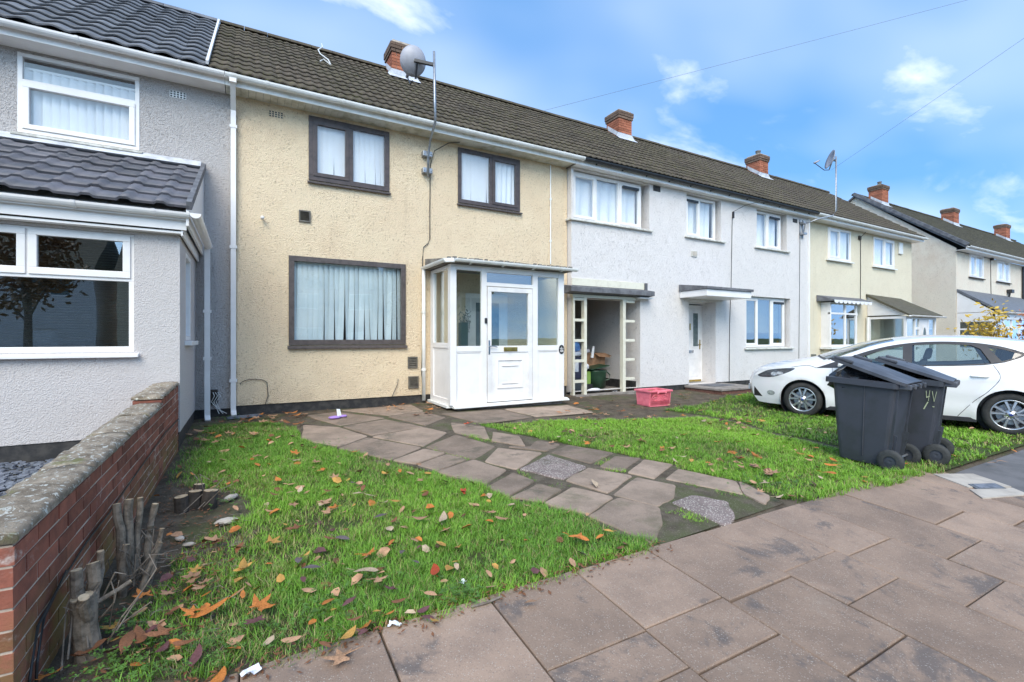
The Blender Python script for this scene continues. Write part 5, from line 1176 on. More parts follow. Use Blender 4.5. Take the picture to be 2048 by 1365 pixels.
# ------------------------------------------------------------------ parked car
def lerp_tab(tab, x):
    if x <= tab[0][0]: return tab[0][1]
    for (a, va), (b, vb) in zip(tab[:-1], tab[1:]):
        if x <= b: t = (x-a)/(b-a); t = t*t*(3-2*t)*.5+t*.5; return va+(vb-va)*t
    return tab[-1][1]
def car(label, loc, rz, paint='car_white'):
    c = thing('parked_car', label, 'car', loc, rz)
    FT = [(.15, .84), (.30, .885), (.45, .905), (.62, .912), (.80, .905), (.92, .885), (1.0, .855), (1.15, .785), (1.30, .70), (1.46, .60)]
    _sp = smooth_poly([(a, b, 0) for a, b in FT], 12); FZ = [q[0] for q in _sp]; FV = [q[1] for q in _sp]
    def S(x, z):
        b = float(np.interp(z, FZ, FV))
        if x > 1.0: b *= 1-.24*min(1.12, (x-1.0)/1.16)**2.4
        if x < -1.2: b *= 1-.15*((-1.2-x)/.9)**2
        # shoulder crease and sill hollow
        b += .012*math.exp(-((z-(.80-.035*x))/.035)**2)-.012*math.exp(-((z-.48)/.10)**2)*(1 if -1 < x < 1 else 0)
        for ax in (1.32, -1.33):
            r = math.hypot(x-ax, z-.32); b += .018*math.exp(-((r-.39)/.045)**2)
        return b
    E = [(2.10, .20), (2.19, .32), (2.225, .47), (2.22, .60), (2.175, .715), (2.08, .80), (1.90, .868), (1.60, .93), (1.25, .985), (1.0, 1.015), (.88, 1.045), (.62, 1.16), (.34, 1.285), (.06, 1.375), (-.25, 1.428), (-.6, 1.45), (-1.0, 1.44), (-1.4, 1.40), (-1.72, 1.345), (-1.92, 1.28), (-2.0, 1.17), (-2.05, 1.02), (-2.10, .85), (-2.13, .66), (-2.12, .45), (-2.05, .28), (-1.98, .22)]
    DX = [.13, .15, .17, .17, .17, .16, .13, .10, .11, .21, .28, .23, .16, .09, .03, 0, 0, 0, -.03, -.07, -.07, -.08, -.08, -.08, -.08, -.06, -.04]
    DZ = [0, 0, 0, 0, .02, .04, .06, .075, .085, .09, .09, .09, .085, .075, .065, .055, .05, .045, .035, .02, .01, 0, 0, 0, 0, 0, 0]
    big = smooth_poly([(a, b, dx) for (a, b), dx in zip(E, DX)], 5); bz = smooth_poly([(0, 0, z) for z in DZ], 5)
    EP = [(p[0], p[1]) for p in big]; n = len(EP); ts = [i/5 for i in range(n)]
    sv = [-1, -.97, -.93, -.86, -.75, -.6, -.4, -.2, 0, .2, .4, .6, .75, .86, .93, .97, 1]
    grid = []
    for i, (x, z) in enumerate(EP):
        y = S(x, z); grid.append([(x+big[i][2]*(1-abs(s)**2.2), y*s, z+bz[i][2]*(1-s*s)) for s in sv])
    groups = {}
    for i in range(n-1):
        t = (ts[i]+ts[i+1])/2
        for j in range(len(sv)-1):
            s = abs(sv[j]+sv[j+1])/2; z = (EP[i][1]+EP[i+1][1])/2
            g = 'body_shell'
            if 10.05 < t < 13.3 and s < .92: g = 'windscreen'
            elif 9.5 < t <= 10.05 and s < .86: g = 'cowl'
            elif 1.0 < t < 2.4 and s < .55: g = 'lower_grille'
            elif .9 < t < 2.0 and .68 < s < .86: g = 'air_intake'
            elif 3.55 < t < 4.1 and s < .5: g = 'upper_grille'
            elif 19.2 < t < 20.9 and s < .86: g = 'rear_window'
            groups.setdefault(g, []).append((i, j))
    k = len(sv); mats = {'body_shell': paint, 'windscreen': 'car_glass', 'cowl': 'car_black', 'lower_grille': 'car_black', 'upper_grille': 'car_black', 'air_intake': 'car_black', 'rear_window': 'car_glass'}
    allv = [p for r in grid for p in r]
    for g, cells in groups.items():
        fs = [(i*k+j, i*k+j+1, (i+1)*k+j+1, (i+1)*k+j) for i, j in cells]; used = sorted({q for f in fs for q in f}); mp = {u: q for q, u in enumerate(used)}
        part(g, MB().add([allv[u] for u in used], [tuple(mp[q] for q in f) for f in fs]), mats[g], c, smooth=True, local=True)
    # side skins
    outline = [(x, z) for x, z in EP]+[(-1.9, .21), (1.9, .19)]
    arch = lambda ax: [(ax+.365*math.cos(t), .32+.365*math.sin(t)) for t in [math.pi*2*q/40 for q in range(40)]]
    low = lambda ax: [(ax-.365, .05), (ax+.365, .05), (ax+.365, .32), (ax-.365, .32)]
    dlo = smooth_poly([(1.12, .905), (.86, 1.015), (.56, 1.145), (.28, 1.255), (.02, 1.33), (-.30, 1.38), (-.65, 1.393), (-1.0, 1.37), (-1.28, 1.31), (-1.52, 1.215)], 4)+[(-1.44, 1.155), (-1.28, 1.085), (-1.05, 1.035), (-.7, 1.01), (-.2, .985), (.4, .95), (.9, .915)]
    head = smooth_poly([(2.04, .770), (2.11, .72), (2.03, .690), (1.82, .705), (1.60, .785), (1.44, .885), (1.66, .875), (1.90, .835)], 4, True)
    tail = smooth_poly([(-1.72, 1.02), (-1.95, 1.10), (-2.03, 1.02), (-2.06, .93), (-1.95, .91), (-1.78, .96)], 4, True)
    fog = [(1.86+.075*math.cos(t), .40+.045*math.sin(t)) for t in [2*math.pi*q/20 for q in range(20)]]
    win_f = [(.50, 1.10), (.28, 1.20), (.02, 1.285), (-.10, 1.312), (-.10, 1.0), (.40, .975), (.80, .955)]
    win_r = [(-.22, 1.33), (-.6, 1.353), (-.92, 1.335), (-1.02, 1.28), (-1.13, 1.07), (-.75, 1.03), (-.22, 1.005)]
    win_q = [(-1.10, 1.315), (-1.28, 1.27), (-1.46, 1.205), (-1.38, 1.15), (-1.24, 1.10)]
    intake = [(2.185, .50), (2.19, .31), (2.02, .31)]
    for sg in (1, -1):
        fn = lambda dy: (lambda x, z: (x, sg*(S(x, z)+dy), z))
        part('side_panel', skin(MB(), [outline], [arch(1.32), arch(-1.33), low(1.32), low(-1.33), dlo, head, tail, intake], fn(0)), paint, c, smooth=True, local=True)
        part('window_surround', skin(MB(), [dlo], [win_f, win_r, win_q], fn(-.004)), 'car_black', c, smooth=True, local=True)
        part('quarter_glass', skin(MB(), [win_q], [], fn(-.008), .3), 'car_glass', c, smooth=True, local=True)
        for w_, nm in ((win_f, 'front_door_glass'), (win_r, 'rear_door_glass')): part(nm, skin(MB(), [w_], [], lambda x, z: (x, sg*(np.interp(z, [.9, 1.4], [S(-.2, .95)+.018, S(-.2, 1.38)-.012])-.012-.10*max(0, -x-1.)**2), z), .3), 'car_glass', c, smooth=True, local=True)
        H = part('headlight', skin(MB(), [head], [], fn(-.012), .03), 'lamp_dark', c, smooth=True, local=True)
        b = [(1.80+.06*math.cos(t), .765+.035*math.sin(t)) for t in [2*math.pi*q/20 for q in range(20)]]; b2 = [(1.70+.06*math.cos(t), .785+.030*math.sin(t)) for t in [2*math.pi*q/20 for q in range(20)]]
        for q in (b, b2): part('reflector', skin(MB(), [q], [], fn(-.004), .02), 'lamp_glass', H, smooth=True, local=True)
        part('corner_intake', skin(MB(), [intake], [], fn(-.012), .04), 'car_black', c, local=True)
        part('tail_light', skin(MB(), [tail], [], fn(.004), .03), 'lamp_red', c, smooth=True, local=True)
        part('fog_lamp', skin(MB(), [fog], [], fn(.004), .02), 'lamp_glass', c, smooth=True, local=True)
        # door shut lines, door handles, mirror
        ln = MB()
        def seam(pts):
            pts = smooth_poly(pts, 5)
            for a, b in zip(pts[:-1], pts[1:]): ln.bar((a[0], sg*(S(*a)+.0005), a[1]), (b[0], sg*(S(*b)+.0005), b[1]), .004, .0065)
        seam([(.86, .92), (.84, .7), (.80, .45), (.78, .25)]); seam([(-.16, .98), (-.17, .7), (-.16, .4), (-.14, .25)]); seam([(-1.15, 1.04), (-1.22, .86), (-1.10, .66), (-.95, .50), (-.80, .30), (-.76, .24)]); seam([(1.10, .91), (1.25, .95), (1.5, .905)])
        part('shut_lines', ln, 'car_black', c, local=True)
        for hx in (.02, -1.0):
            hb = MB().tube([(hx-.10, sg*(S(hx-.1, .865)-.005), .865), (hx-.08, sg*(S(hx, .865)+.028), .868), (hx+.08, sg*(S(hx, .865)+.028), .868), (hx+.10, sg*(S(hx+.1, .865)-.005), .865)], .013, 8); part('door_handle', hb, paint, c, smooth=True, local=True)
        mm = MB(); yy = S(.72, .95)
        mm.hexa([(.62, sg*(yy+.04), .93), (.80, sg*(yy+.05), .94), (.76, sg*(yy+.25), .96), (.64, sg*(yy+.24), .95)], [(.63, sg*(yy+.05), 1.06), (.76, sg*(yy+.06), 1.06), (.72, sg*(yy+.24), 1.07), (.65, sg*(yy+.23), 1.07)])
        M_ = part('door_mirror', mm, paint, c, .025, local=True); part('mirror_stalk', MB().bar((.70, sg*(yy-.03), .95), (.70, sg*(yy+.08), .955), .08, .03), 'car_black', M_, local=True)
        part('sill', MB().box(-.97, .96, sg*.78, sg*.875, .17, .235), 'car_black', c, local=True)
    # wheels
    for ax in (1.32, -1.33):
        for sg in (1, -1):
            yo = .885*sg; yi = .68*sg
            w = part('wheel', MB().lathe([(.205, -.02), (.215, -.10), (.20, -.18)], (ax, yo, .318), 'y', 36) if sg > 0 else MB().lathe([(.205, .02), (.215, .10), (.20, .18)], (ax, yo, .318), 'y', 36), 'alloy', c, smooth=True, local=True)
            part('tyre', MB().lathe([(.212, sg*-.012), (.222, sg*.0), (.262, sg*.006), (.298, sg*-.008), (.312, sg*-.03), (.316, sg*-.10), (.312, sg*-.17), (.295, sg*-.195), (.222, sg*-.20)], (ax, yo, .318), 'y', 48), 'tyre', w, smooth=True, local=True)
            part('rim', MB().lathe([(.222, sg*-.004), (.214, sg*.002), (.203, sg*-.006), (.198, sg*-.05), (.19, sg*-.16)], (ax, yo, .318), 'y', 48), 'alloy', w, smooth=True, local=True)
            part('brake_disc', MB().lathe([(0, sg*-.10), (.155, sg*-.10), (.155, sg*-.115)], (ax, yo, .318), 'y', 32), 'galvanised', w, local=True); part('wheel_back', MB().lathe([(0, sg*-.17), (.205, sg*-.17)], (ax, yo, .318), 'y', 32), 'car_black', w, local=True)
            sp = MB()
            for q in range(5):
                for dl in (-1, 1):
                    a0 = math.pi/2+2*math.pi*q/5; ai = a0+dl*.16; ao = a0+dl*.27
                    def pt(r, a, h): return (ax+r*math.cos(a), yo+sg*h, .318+r*math.sin(a))
                    wi, wo = .26, .115
                    sp.hexa([pt(.055, ai-wi, -.03), pt(.055, ai+wi, -.03), pt(.204, ao+wo, -.03), pt(.204, ao-wo, -.03)], [pt(.06, ai-wi*.6, -.004), pt(.06, ai+wi*.6, -.004), pt(.204, ao+wo*.6, -.008), pt(.204, ao-wo*.6, -.008)])
            part('spokes', sp, 'alloy', w, local=True)
            hb = MB().lathe([(0, sg*.0), (.030, sg*.0), (.034, sg*-.006), (.075, sg*-.012), (.078, sg*-.04)], (ax, yo, .318), 'y', 24); part('hub', hb, 'alloy', w, smooth=True, local=True)
            em = MB().lathe([(0, sg*.003), (.024, sg*.002), (.026, 0)], (ax, yo, .318), 'y', 20); em.v = [(x, y, .318+(z-.318)*.75) for x, y, z in em.v]; part('cap_badge', em, 'emblem_blue', w, local=True)
            lg = MB()
            for q in range(5): a = math.pi/2+2*math.pi*q/5; lg.lathe([(0, sg*-.004), (.010, sg*-.004), (.010, sg*-.02)], (ax+.054*math.cos(a), yo, .318+.054*math.sin(a)), 'y', 8)
            part('wheel_nuts', lg, 'car_black', w, local=True)
            part('wheel_arch', MB().lathe([(.375, sg*-.02), (.375, sg*-.36), (.0, sg*-.37)], (ax, yo-.0*sg, .32), 'y', 32), 'car_black', c, local=True)
    # underside, interior
    part('underbody', MB().box(-1.95, 1.95, -.66, .66, .17, .30), 'car_black', c, local=True)
    inn = MB().box(-1.6, .9, -.74, .74, .30, .42); inn.box(.82, 1.0, -.74, .74, .4, .97); inn.box(-1.7, -1.45, -.74, .74, .4, 1.0); part('cabin_floor', inn, 'car_seat', c, local=True)
    for sg in (1, -1): part('door_card', MB().box(-1.35, .8, sg*.72, sg*.78, .40, .93), 'car_seat', c, local=True)
    for x, ys in ((.02, (-.38, .38)), (-.88, (-.42, 0, .42))):
        for y in ys:
            st_ = MB(); st_.hexa([(x-.20, y-.23, .42), (x+.30, y-.23, .42), (x+.30, y+.23, .42), (x-.20, y+.23, .42)], [(x-.22, y-.24, .58), (x+.32, y-.22, .60), (x+.32, y+.22, .60), (x-.22, y+.24, .58)])
            st_.hexa([(x-.24, y-.24, .55), (x-.10, y-.24, .55), (x-.10, y+.24, .55), (x-.24, y+.24, .55)], [(x-.44, y-.19, 1.08), (x-.34, y-.19, 1.08), (x-.34, y+.19, 1.08), (x-.44, y+.19, 1.08)])
            Sx = part('seat', st_, 'car_seat', c, .04, local=True)
            part('headrest', MB().hexa([(x-.47, y-.13, 1.10), (x-.36, y-.13, 1.10), (x-.36, y+.13, 1.10), (x-.47, y+.13, 1.10)], [(x-.50, y-.11, 1.27), (x-.41, y-.11, 1.27), (x-.41, y+.11, 1.27), (x-.50, y+.11, 1.27)]), 'car_seat', Sx, .03, local=True)
    for sg in (1,): part('steering_wheel', MB().tube([(.52+.06*math.cos(t), -.38+.19*math.cos(t), .95+.17*math.sin(t)) for t in [2*math.pi*q/20 for q in range(21)]], .015, 6), 'car_black', c, smooth=True, local=True)
    for y0 in (-.55, .05): part('wiper', MB().tube([(1.10, y0, 1.055), (.98, y0+.25, 1.09), (.92, y0+.55, 1.10)], .008, 6), 'car_black', c, local=True)
    nz = MB().box(1.42, 1.47, .3, .34, .985, .997); nz.box(1.42, 1.47, -.34, -.3, .985, .997); part('washer_jets', nz, 'car_black', c, local=True)
    em = MB().lathe([(0, .0), (.06, .0), (.065, -.006)], (0, 0, 0), 'x', 20); em.v = [(2.37+v[0], v[1], .70+v[2]*.45) for v in em.v]; part('front_badge', em, 'emblem_blue', c, local=True)
    pl = MB().box(2.37, 2.398, -.26, .26, .39, .50); part('number_plate', pl, 'upvc', c, local=True)
    return c
car('white five-door hatchback car parked on the grass behind the wheelie bins', (10.19, 3.99, -.245), math.atan2(.945, -.328))

# ------------------------------------------------------------------ wheelie bins
def wheelie_bin(label, loc, rz, open_a, scribble=False):
    t = thing('wheelie_bin', label, 'wheelie bin', loc, rz, 'dark wheelie bins on the verge'); t.rotation_euler = (0, -.055, rz); t.scale = (.95, .95, .97)
    # local: +x is the front (away from the wheels), y is the width
    def ring(z, xf, xr, w, r=.05):
        pts = []
        for cx, cy, a0 in ((xf-r, w-r, 0), (xr+r, w-r, 90), (xr+r, -w+r, 180), (xf-r, -w+r, 270)):
            for q in range(4): a = R(a0+q*30); pts.append((cx+r*math.cos(a), cy+r*math.sin(a), z))
        return pts
    lv = [(.04, .23, -.25, .225), (.10, .24, -.26, .232), (.5, .285, -.285, .255), (.86, .32, -.305, .275), (.93, .33, -.31, .28), (.955, .35, -.32, .292)]
    m = MB(); rs = [ring(*a) for a in lv]; k = len(rs[0]); vs = [p for r_ in rs for p in r_]
    fs = [(i*k+j, i*k+(j+1) % k, (i+1)*k+(j+1) % k, (i+1)*k+j) for i in range(len(lv)-1) for j in range(k)]+[tuple(range(k))[::-1]]; m.add(vs, fs)
    inner = [ring(.955, .33, -.30, .272), ring(.45, .27, -.27, .24)]; o = len(m.v); m.v += [p for r_ in inner for p in r_]
    m.f += [(o+j, o+k+j, o+k+(j+1) % k, o+(j+1) % k) for j in range(k)]+[tuple(range(o+k, o+2*k))]
    m.f += [((len(lv)-1)*k+j, (len(lv)-1)*k+(j+1) % k, o+(j+1) % k, o+j) for j in range(k)]
    part('body', m, 'bin_plastic', t, local=True)
    rim = MB(); ro, ri = ring(.0, .40, -.335, .315), ring(0., .335, -.305, .28)
    prof = [(.0, .93), (.0, .985), (.012, .995)]
    o1 = [ (x, y, .925) for x, y, _ in ro]; o2 = [(x, y, .985) for x, y, _ in ro]; i2 = [(x, y, .995) for x, y, _ in ri]; i1 = [(x, y, .925) for x, y, _ in ri]
    rim.add(o1+o2+i2+i1, [(a*k+j, a*k+(j+1) % k, ((a+1) % 4)*k+(j+1) % k, ((a+1) % 4)*k+j) for a in range(4) for j in range(k)]); part('rim', rim, 'bin_plastic', t, local=True)
    # seam and stiffening ribs on the flanks
    for s in (-1, 1):
        part('mould_line', MB().bar((-.02, s*.242, .12), (-.01, s*.282, .92), .006, .010), 'bin_lid', t, local=True)
        part('rear_rib', MB().bar((-.265, s*.20, .10), (-.31, s*.235, .92), .025, .03), 'bin_plastic', t, local=True)
        part('wheel_bracket', MB().bar((-.26, s*.16, .05), (-.30, s*.19, .40), .05, .02), 'bin_plastic', t, local=True)
    # handle bar and hinge
    part('handle', MB().tube([(-.40, -.25, .955), (-.41, .25, .955)], .017, 10), 'bin_plastic', t, smooth=True, local=True)
    for y in (-.25, -.09, .09, .25): part('hinge', MB().box(-.435, -.32, y-.022, y+.022, .925, .985), 'bin_lid', t, .01, local=True)
    # lid, swung up on the rubbish
    L = MB(); ca, sa = math.cos(open_a), math.sin(open_a); P = lambda x, z: (-.40+(x+.40)*ca-(z-.99)*sa, .99+(x+.40)*sa+(z-.99)*ca)
    nx, ny = 9, 6; top = []; bot = []
    for i in range(nx+1):
        x = -.40+.765*i/nx
        for j in range(ny+1):
            v = -1+2*j/ny; y = v*(.312 if i else .29); cr = .045*(1-v*v)*math.sin(math.pi*min(1, (i+.6)/nx*.9)); e = -.024 if (abs(v) == 1 or i == nx) else 0
            X, Z = P(x, .995+cr); top.append((X, y, Z)); X, Z = P(x, .985+cr*.8+e); bot.append((X, y, Z))
    w = ny+1; q = len(top); fs = [(i*w+j, (i+1)*w+j, (i+1)*w+j+1, i*w+j+1) for i in range(nx) for j in range(ny)]; fs += [tuple(q+a for a in f)[::-1] for f in fs]
    bd = [i*w for i in range(nx+1)]+[nx*w+j for j in range(1, w)]+[i*w+ny for i in range(nx-1, -1, -1)]+[j for j in range(ny-1, 0, -1)]
    fs += [(bd[a], bd[(a+1) % len(bd)], q+bd[(a+1) % len(bd)], q+bd[a]) for a in range(len(bd))]
    Lid = part('lid', MB().add(top+bot, fs), 'bin_lid', t, smooth=False, local=True)
    for s in (-1, 1): a_ = P(.14, 1.0); b_ = P(.345, 1.0); part('lid_grip', MB().bar((a_[0], s*.292, a_[1]+.02), (b_[0], s*.292, b_[1]+.012), .035, .035), 'bin_lid', Lid, .01, local=True)
    # wheels
    for s in (-1, 1):
        W = part('wheel', MB().lathe([(.06, -.028), (.095, -.03), (.125, -.022), (.13, 0), (.125, .022), (.095, .03), (.06, .028)], (-.30, s*.285, .125), 'y', 32), 'rubber', t, smooth=True, local=True)
        part('wheel_disc', MB().lathe([(0, s*.012), (.03, s*.022), (.06, s*.008), (.075, s*.012), (.096, s*.028)], (-.30, s*.285, .125), 'y', 28), 'bin_plastic', W, smooth=True, local=True); part('wheel_back', MB().lathe([(0, -s*.01), (.096, -s*.02)], (-.30, s*.285, .125), 'y', 24), 'bin_plastic', W, local=True)
    part('axle', MB().tube([(-.30, -.28, .125), (-.30, .28, .125)], .012, 8), 'galvanised', t, local=True)
    if scribble:
        g = MB(); sy_ = lambda z: .258+.035*(z-.5)+.009
        for a, b in (((-.12, .86), (-.11, .78)), ((-.11, .78), (-.06, .80)), ((-.06, .87), (-.075, .74)), ((-.02, .86), (.02, .74)), ((.02, .74), (.05, .86)), ((-.08, .73), (-.14, .64)), ((.0, .68), (.03, .68))):
            g.bar((-.235-a[0]*.55, sy_(a[1]), a[1]), (-.235-b[0]*.55, sy_(b[1]), b[1]), .004, .011)
        part('painted_mark', g, 'scribble', t, local=True, label='pale green hand-painted house number')
    return t
def rubbish(label, loc, seed, rz):
    r_ = random.Random(seed); bm = bmesh.new(); bmesh.ops.create_icosphere(bm, subdivisions=3, radius=1)
    for v in bm.verts:
        n = v.co.normalized(); f = 1+.10*math.sin(7*n.x+seed)*math.sin(6*n.y+2)+.08*math.sin(13*n.z+9*n.x)+r_.gauss(0, .025); v.co = Vector((n.x*.26*f, n.y*.24*f, n.z*.20*f))
    me = bpy.data.meshes.new('rubbish_bag'); bm.to_mesh(me); bm.free(); me.materials.append(mt('bin_bag')); o = link('rubbish_bag', me, None, loc, (0, 0, rz)); tag(o, label, 'rubbish bag', 'rubbish bags in the bins'); return o
b1 = math.atan2(.995, -.10)
wheelie_bin('nearer dark grey wheelie bin with its lid propped open on rubbish', (6.22, 2.72, gz(6.2, 2.7)-.02), b1, R(17))
rubbish('black rubbish bag bulging from the nearer wheelie bin', (6.21, 2.84, gz(6.2, 2.7)+.90), 3, .4)
b2 = math.atan2(.97, -.25)
wheelie_bin('farther dark grey wheelie bin with a pale green painted mark, lid ajar', (6.97, 2.64, gz(7.0, 2.65)-.02), b2, R(16), True)
rubbish('black rubbish bag bulging from the farther wheelie bin', (6.96, 2.74, gz(7.0, 2.7)+.90), 5, 1.2)

# ------------------------------------------------------------------ pink crate, passage clutter, toy, litter
def crate():
    t = thing('crate', 'pink plastic crate with pierced sides outside the passage of the white house', 'crate', (6.98, 6.72, -.11), R(-4))
    W, D, H, b = .27, .20, .31, .012
    m = MB(); m.box(-W+.02, W-.02, -D+.02, D-.02, 0, .02)
    for s in (-1, 1):
        for q in (-1, 1): m.hexa([(s*(W-.02), q*(D-.02), 0), (s*(W-.07), q*(D-.02), 0), (s*(W-.07), q*(D-.035), 0), (s*(W-.02), q*(D-.035), 0)], [(s*W, q*D, H), (s*(W-.06), q*D, H), (s*(W-.06), q*(D-.015), H), (s*W, q*(D-.015), H)])
    part('base', m, 'crate_pink', t, local=True)
    r = MB(); r.box(-W-.02, W+.02, -D-.025, -D+.012, H-.035, H); r.box(-W-.02, W+.02, D-.012, D+.025, H-.035, H); r.box(-W-.02, -W+.015, -D+.012, D-.012, H-.035, H); r.box(W-.015, W+.02, -D+.012, D-.012, H-.035, H); part('rim', r, 'crate_pink', t, .006, local=True)
    def side(nm, P, w):
        S_ = MB(); z0, z1 = .02, H-.03
        def bx(u0, u1, a, c): q = [P(u0, a), P(u1, a), P(u1, c), P(u0, c)]; S_.hexa([p for p in q], [tuple(np.array(p)+np.array(P.n)*.012) for p in q])
        bx(-w, w, z0, .10); bx(-w, w, .225, z1); bx(-w, -w+.07, .10, .225); bx(w-.07, w, .10, .225)
        part(nm, S_, 'crate_pink', t, local=True)
        # pierced fan pattern: arcs of short bars between the two bands
        F = MB()
        for s in (-1, 1):
            for k in range(7):
                a = R(15+k*25)
                for r0, r1 in ((.035, .075), (.09, .125)):
                    u0, v0, u1, v1 = s*.105+r0*math.cos(a)*1.0, .10+r0*math.sin(a), s*.105+r1*math.cos(a)*1.0, .10+r1*math.sin(a)
                    F.bar(P(u0, min(.225, v0)), P(u1, min(.225, v1)), .010, .012)
            for rr in (.035, .08, .125):
                pts = [P(s*.105+rr*1.0*math.cos(R(x)), min(.226, .10+rr*math.sin(R(x)))) for x in range(0, 181, 20)]; F.tube(pts, .007, 5)
        part(nm+'_fretwork', F, 'crate_pink', t, local=True)
    class PF:
        def __init__(s, f, n): s.f = f; s.n = n
        def __call__(s, u, z): return s.f(u, z)
    side('front_side', PF(lambda u, z: (u, -D+.02-.02*z/H, z), (0, .0, 0.0001)), W-.03); side('back_side', PF(lambda u, z: (u, D-.02+.02*z/H, z), (0, 0, .0001)), W-.03)
    e = MB()
    for s in (-1, 1): e.box(s*(W-.008), s*(W-.02), -D+.03, D-.03, .02, H-.03)
    part('end_panel', e, 'crate_pink', t, local=True)
    hd = MB()
    for q in (-.1, .1): hd.tube([(q, -D-.02, H-.09), (q, -D-.045, H-.05), (q, -D-.03, H-.01)], .016, 8)
    hd.box(-.1, .1, -D-.045, -D-.025, H-.045, H-.015); part('carry_handle', hd, 'crate_pink', t, .004, local=True)
    o = single('cardboard_piece', MB().box(6.82, 6.98, 6.62, 6.80, .0, .175), 'leaf_orange', 'orange carton poking out of the pink crate', 'carton', loc=(6.7, 6.7, .1))
crate()
def clutter():
    y = 8.75
    b = thing('storage_bin', 'navy storage bin with a white paper notice inside the passage', 'storage bin', (6.55, 8.9, -.05)); part('body', MB().hexa([(6.36, 8.72, .27), (6.86, 8.72, .27), (6.86, 9.1, .27), (6.36, 9.1, .27)], [(6.33, 8.70, .76), (6.90, 8.70, .76), (6.90, 9.12, .76), (6.33, 9.12, .76)]), 'navy_plastic', b, .01); part('notice', MB().box(6.47, 6.66, 8.690, 8.700, .43, .70), 'white_paper', b)
    b = thing('storage_bin', 'slate grey storage bin at the bottom of the passage pile', 'storage bin', (6.6, 8.9, -.05)); part('body', MB().hexa([(6.38, 8.72, -.04), (6.86, 8.72, -.04), (6.86, 9.1, -.04), (6.38, 9.1, -.04)], [(6.35, 8.70, .25), (6.89, 8.70, .25), (6.89, 9.12, .25), (6.35, 9.12, .25)]), 'slate_bin', b, .01); part('lid', MB().box(6.33, 6.91, 8.68, 9.14, .245, .268), 'slate_bin', b, .006)
    def lump(name, label, c, r, mat, seed, cat):
        bm = bmesh.new(); bmesh.ops.create_icosphere(bm, subdivisions=2, radius=1); q = random.Random(seed)
        for v in bm.verts: v.co = Vector((v.co.x*r[0], v.co.y*r[1], v.co.z*r[2]))*(1+q.gauss(0, .09))
        me = bpy.data.meshes.new(name); bm.to_mesh(me); bm.free(); me.materials.append(mt(mat)); o = link(name, me, None, c); return tag(o, label, cat)
    lump('plastic_bag', 'crumpled blue plastic bag on top of the passage bins', (6.60, 8.95, 1.0), (.28, .18, .17), 'blue_bag', 3, 'bag'); lump('plastic_bag', 'small white plastic bag below the blue bag in the passage', (6.62, 8.80, .83), (.24, .12, .06), 'white_paper', 5, 'bag'); lump('plastic_bag', 'white and grey bag lying on the passage floor', (7.05, 8.62, .0), (.19, .08, .045), 'white_paper', 8, 'bag'); lump('ball', 'red and white ball leaning in the passage heap', (7.05, 8.95, .53), (.09, .09, .09), 'white_paper', 1, 'ball')
    b = thing('recycling_tub', 'dark green plastic tub with handles in the passage', 'tub', (7.5, 9.1, -.05)); m = MB().lathe([(0, -.04), (.20, -.04), (.25, .32), (.275, .42), (.285, .42), (.285, .40), (.262, .33), (.25, .0), (0, .0)], (7.50, 9.12, 0), 'z', 20); part('body', m, 'green_plastic', b, smooth=True)
    part('handle', MB().tube([(7.74, 8.98, .38), (7.82, 8.95, .30), (7.80, 8.95, .20), (7.72, 9.0, .16)], .014, 8), 'green_plastic', b); part('lid', MB().hexa([(7.2, 8.9, .44), (7.75, 8.88, .52), (7.75, 9.3, .54), (7.2, 9.3, .46)], [(7.2, 8.9, .46), (7.75, 8.88, .54), (7.75, 9.3, .56), (7.2, 9.3, .48)]), 'green_plastic', b)
    b = thing('cardboard_box', 'open brown cardboard box on the passage heap', 'box', (7.6, 9.4, .5)); m = MB(); m.box(7.30, 7.95, 9.30, 9.70, .48, .50); m.box(7.30, 7.95, 9.28, 9.30, .48, .82); m.box(7.30, 7.32, 9.30, 9.70, .5, .82); m.box(7.93, 7.95, 9.30, 9.70, .5, .82); m.box(7.30, 7.95, 9.70, 9.72, .48, .82); part('body', m, 'cardboard', b); part('flap', MB().hexa([(7.95, 9.3, .82), (8.16, 9.26, .74), (8.16, 9.7, .74), (7.95, 9.7, .82)], [(7.95, 9.3, .83), (8.16, 9.26, .75), (8.16, 9.7, .75), (7.95, 9.7, .83)]), 'cardboard', b); part('flap', MB().hexa([(7.6, 9.1, .75), (7.95, 9.08, .72), (7.95, 9.28, .82), (7.6, 9.28, .82)], [(7.6, 9.1, .76), (7.95, 9.08, .73), (7.95, 9.28, .83), (7.6, 9.28, .83)]), 'cardboard', b)
    b = thing('crate_stack', 'lime green and dark boxes behind the tub in the passage', 'box', (7.1, 9.1, -.05)); part('lime_box', MB().box(6.95, 7.25, 8.98, 9.3, .10, .40), 'lime_plastic', b, .01); part('dark_box', MB().box(6.92, 7.30, 8.96, 9.34, -.045, .098), 'black_plastic', b, .01); part('grey_tray', MB().box(6.95, 7.40, 9.2, 9.6, .85, .93), 'dish_grey', b, .01); part('upright', MB().box(6.96, 7.36, 9.3, 9.58, .41, .85), 'black_plastic', b, .01); part('bottle', MB().tube([(7.42, 9.15, .72), (7.47, 9.15, 1.0)], .04, 10, .025), 'white_paper', b)
    for k in range(9): single('litter_scrap', MB().add([(x0 := 7.2+random.uniform(-.2, .8), y0 := 8.45+random.uniform(-.1, .3), -.035), (x0+.08, y0+.02, -.02), (x0+.07, y0+.09, -.034), (x0-.01, y0+.07, -.02)], [(0, 1, 2, 3)]), 'white_paper' if k % 3 else 'leaf_orange', 'scrap of paper litter on the passage floor', 'litter', 'litter scraps on the passage floor', (x0, y0, -.035))
clutter()
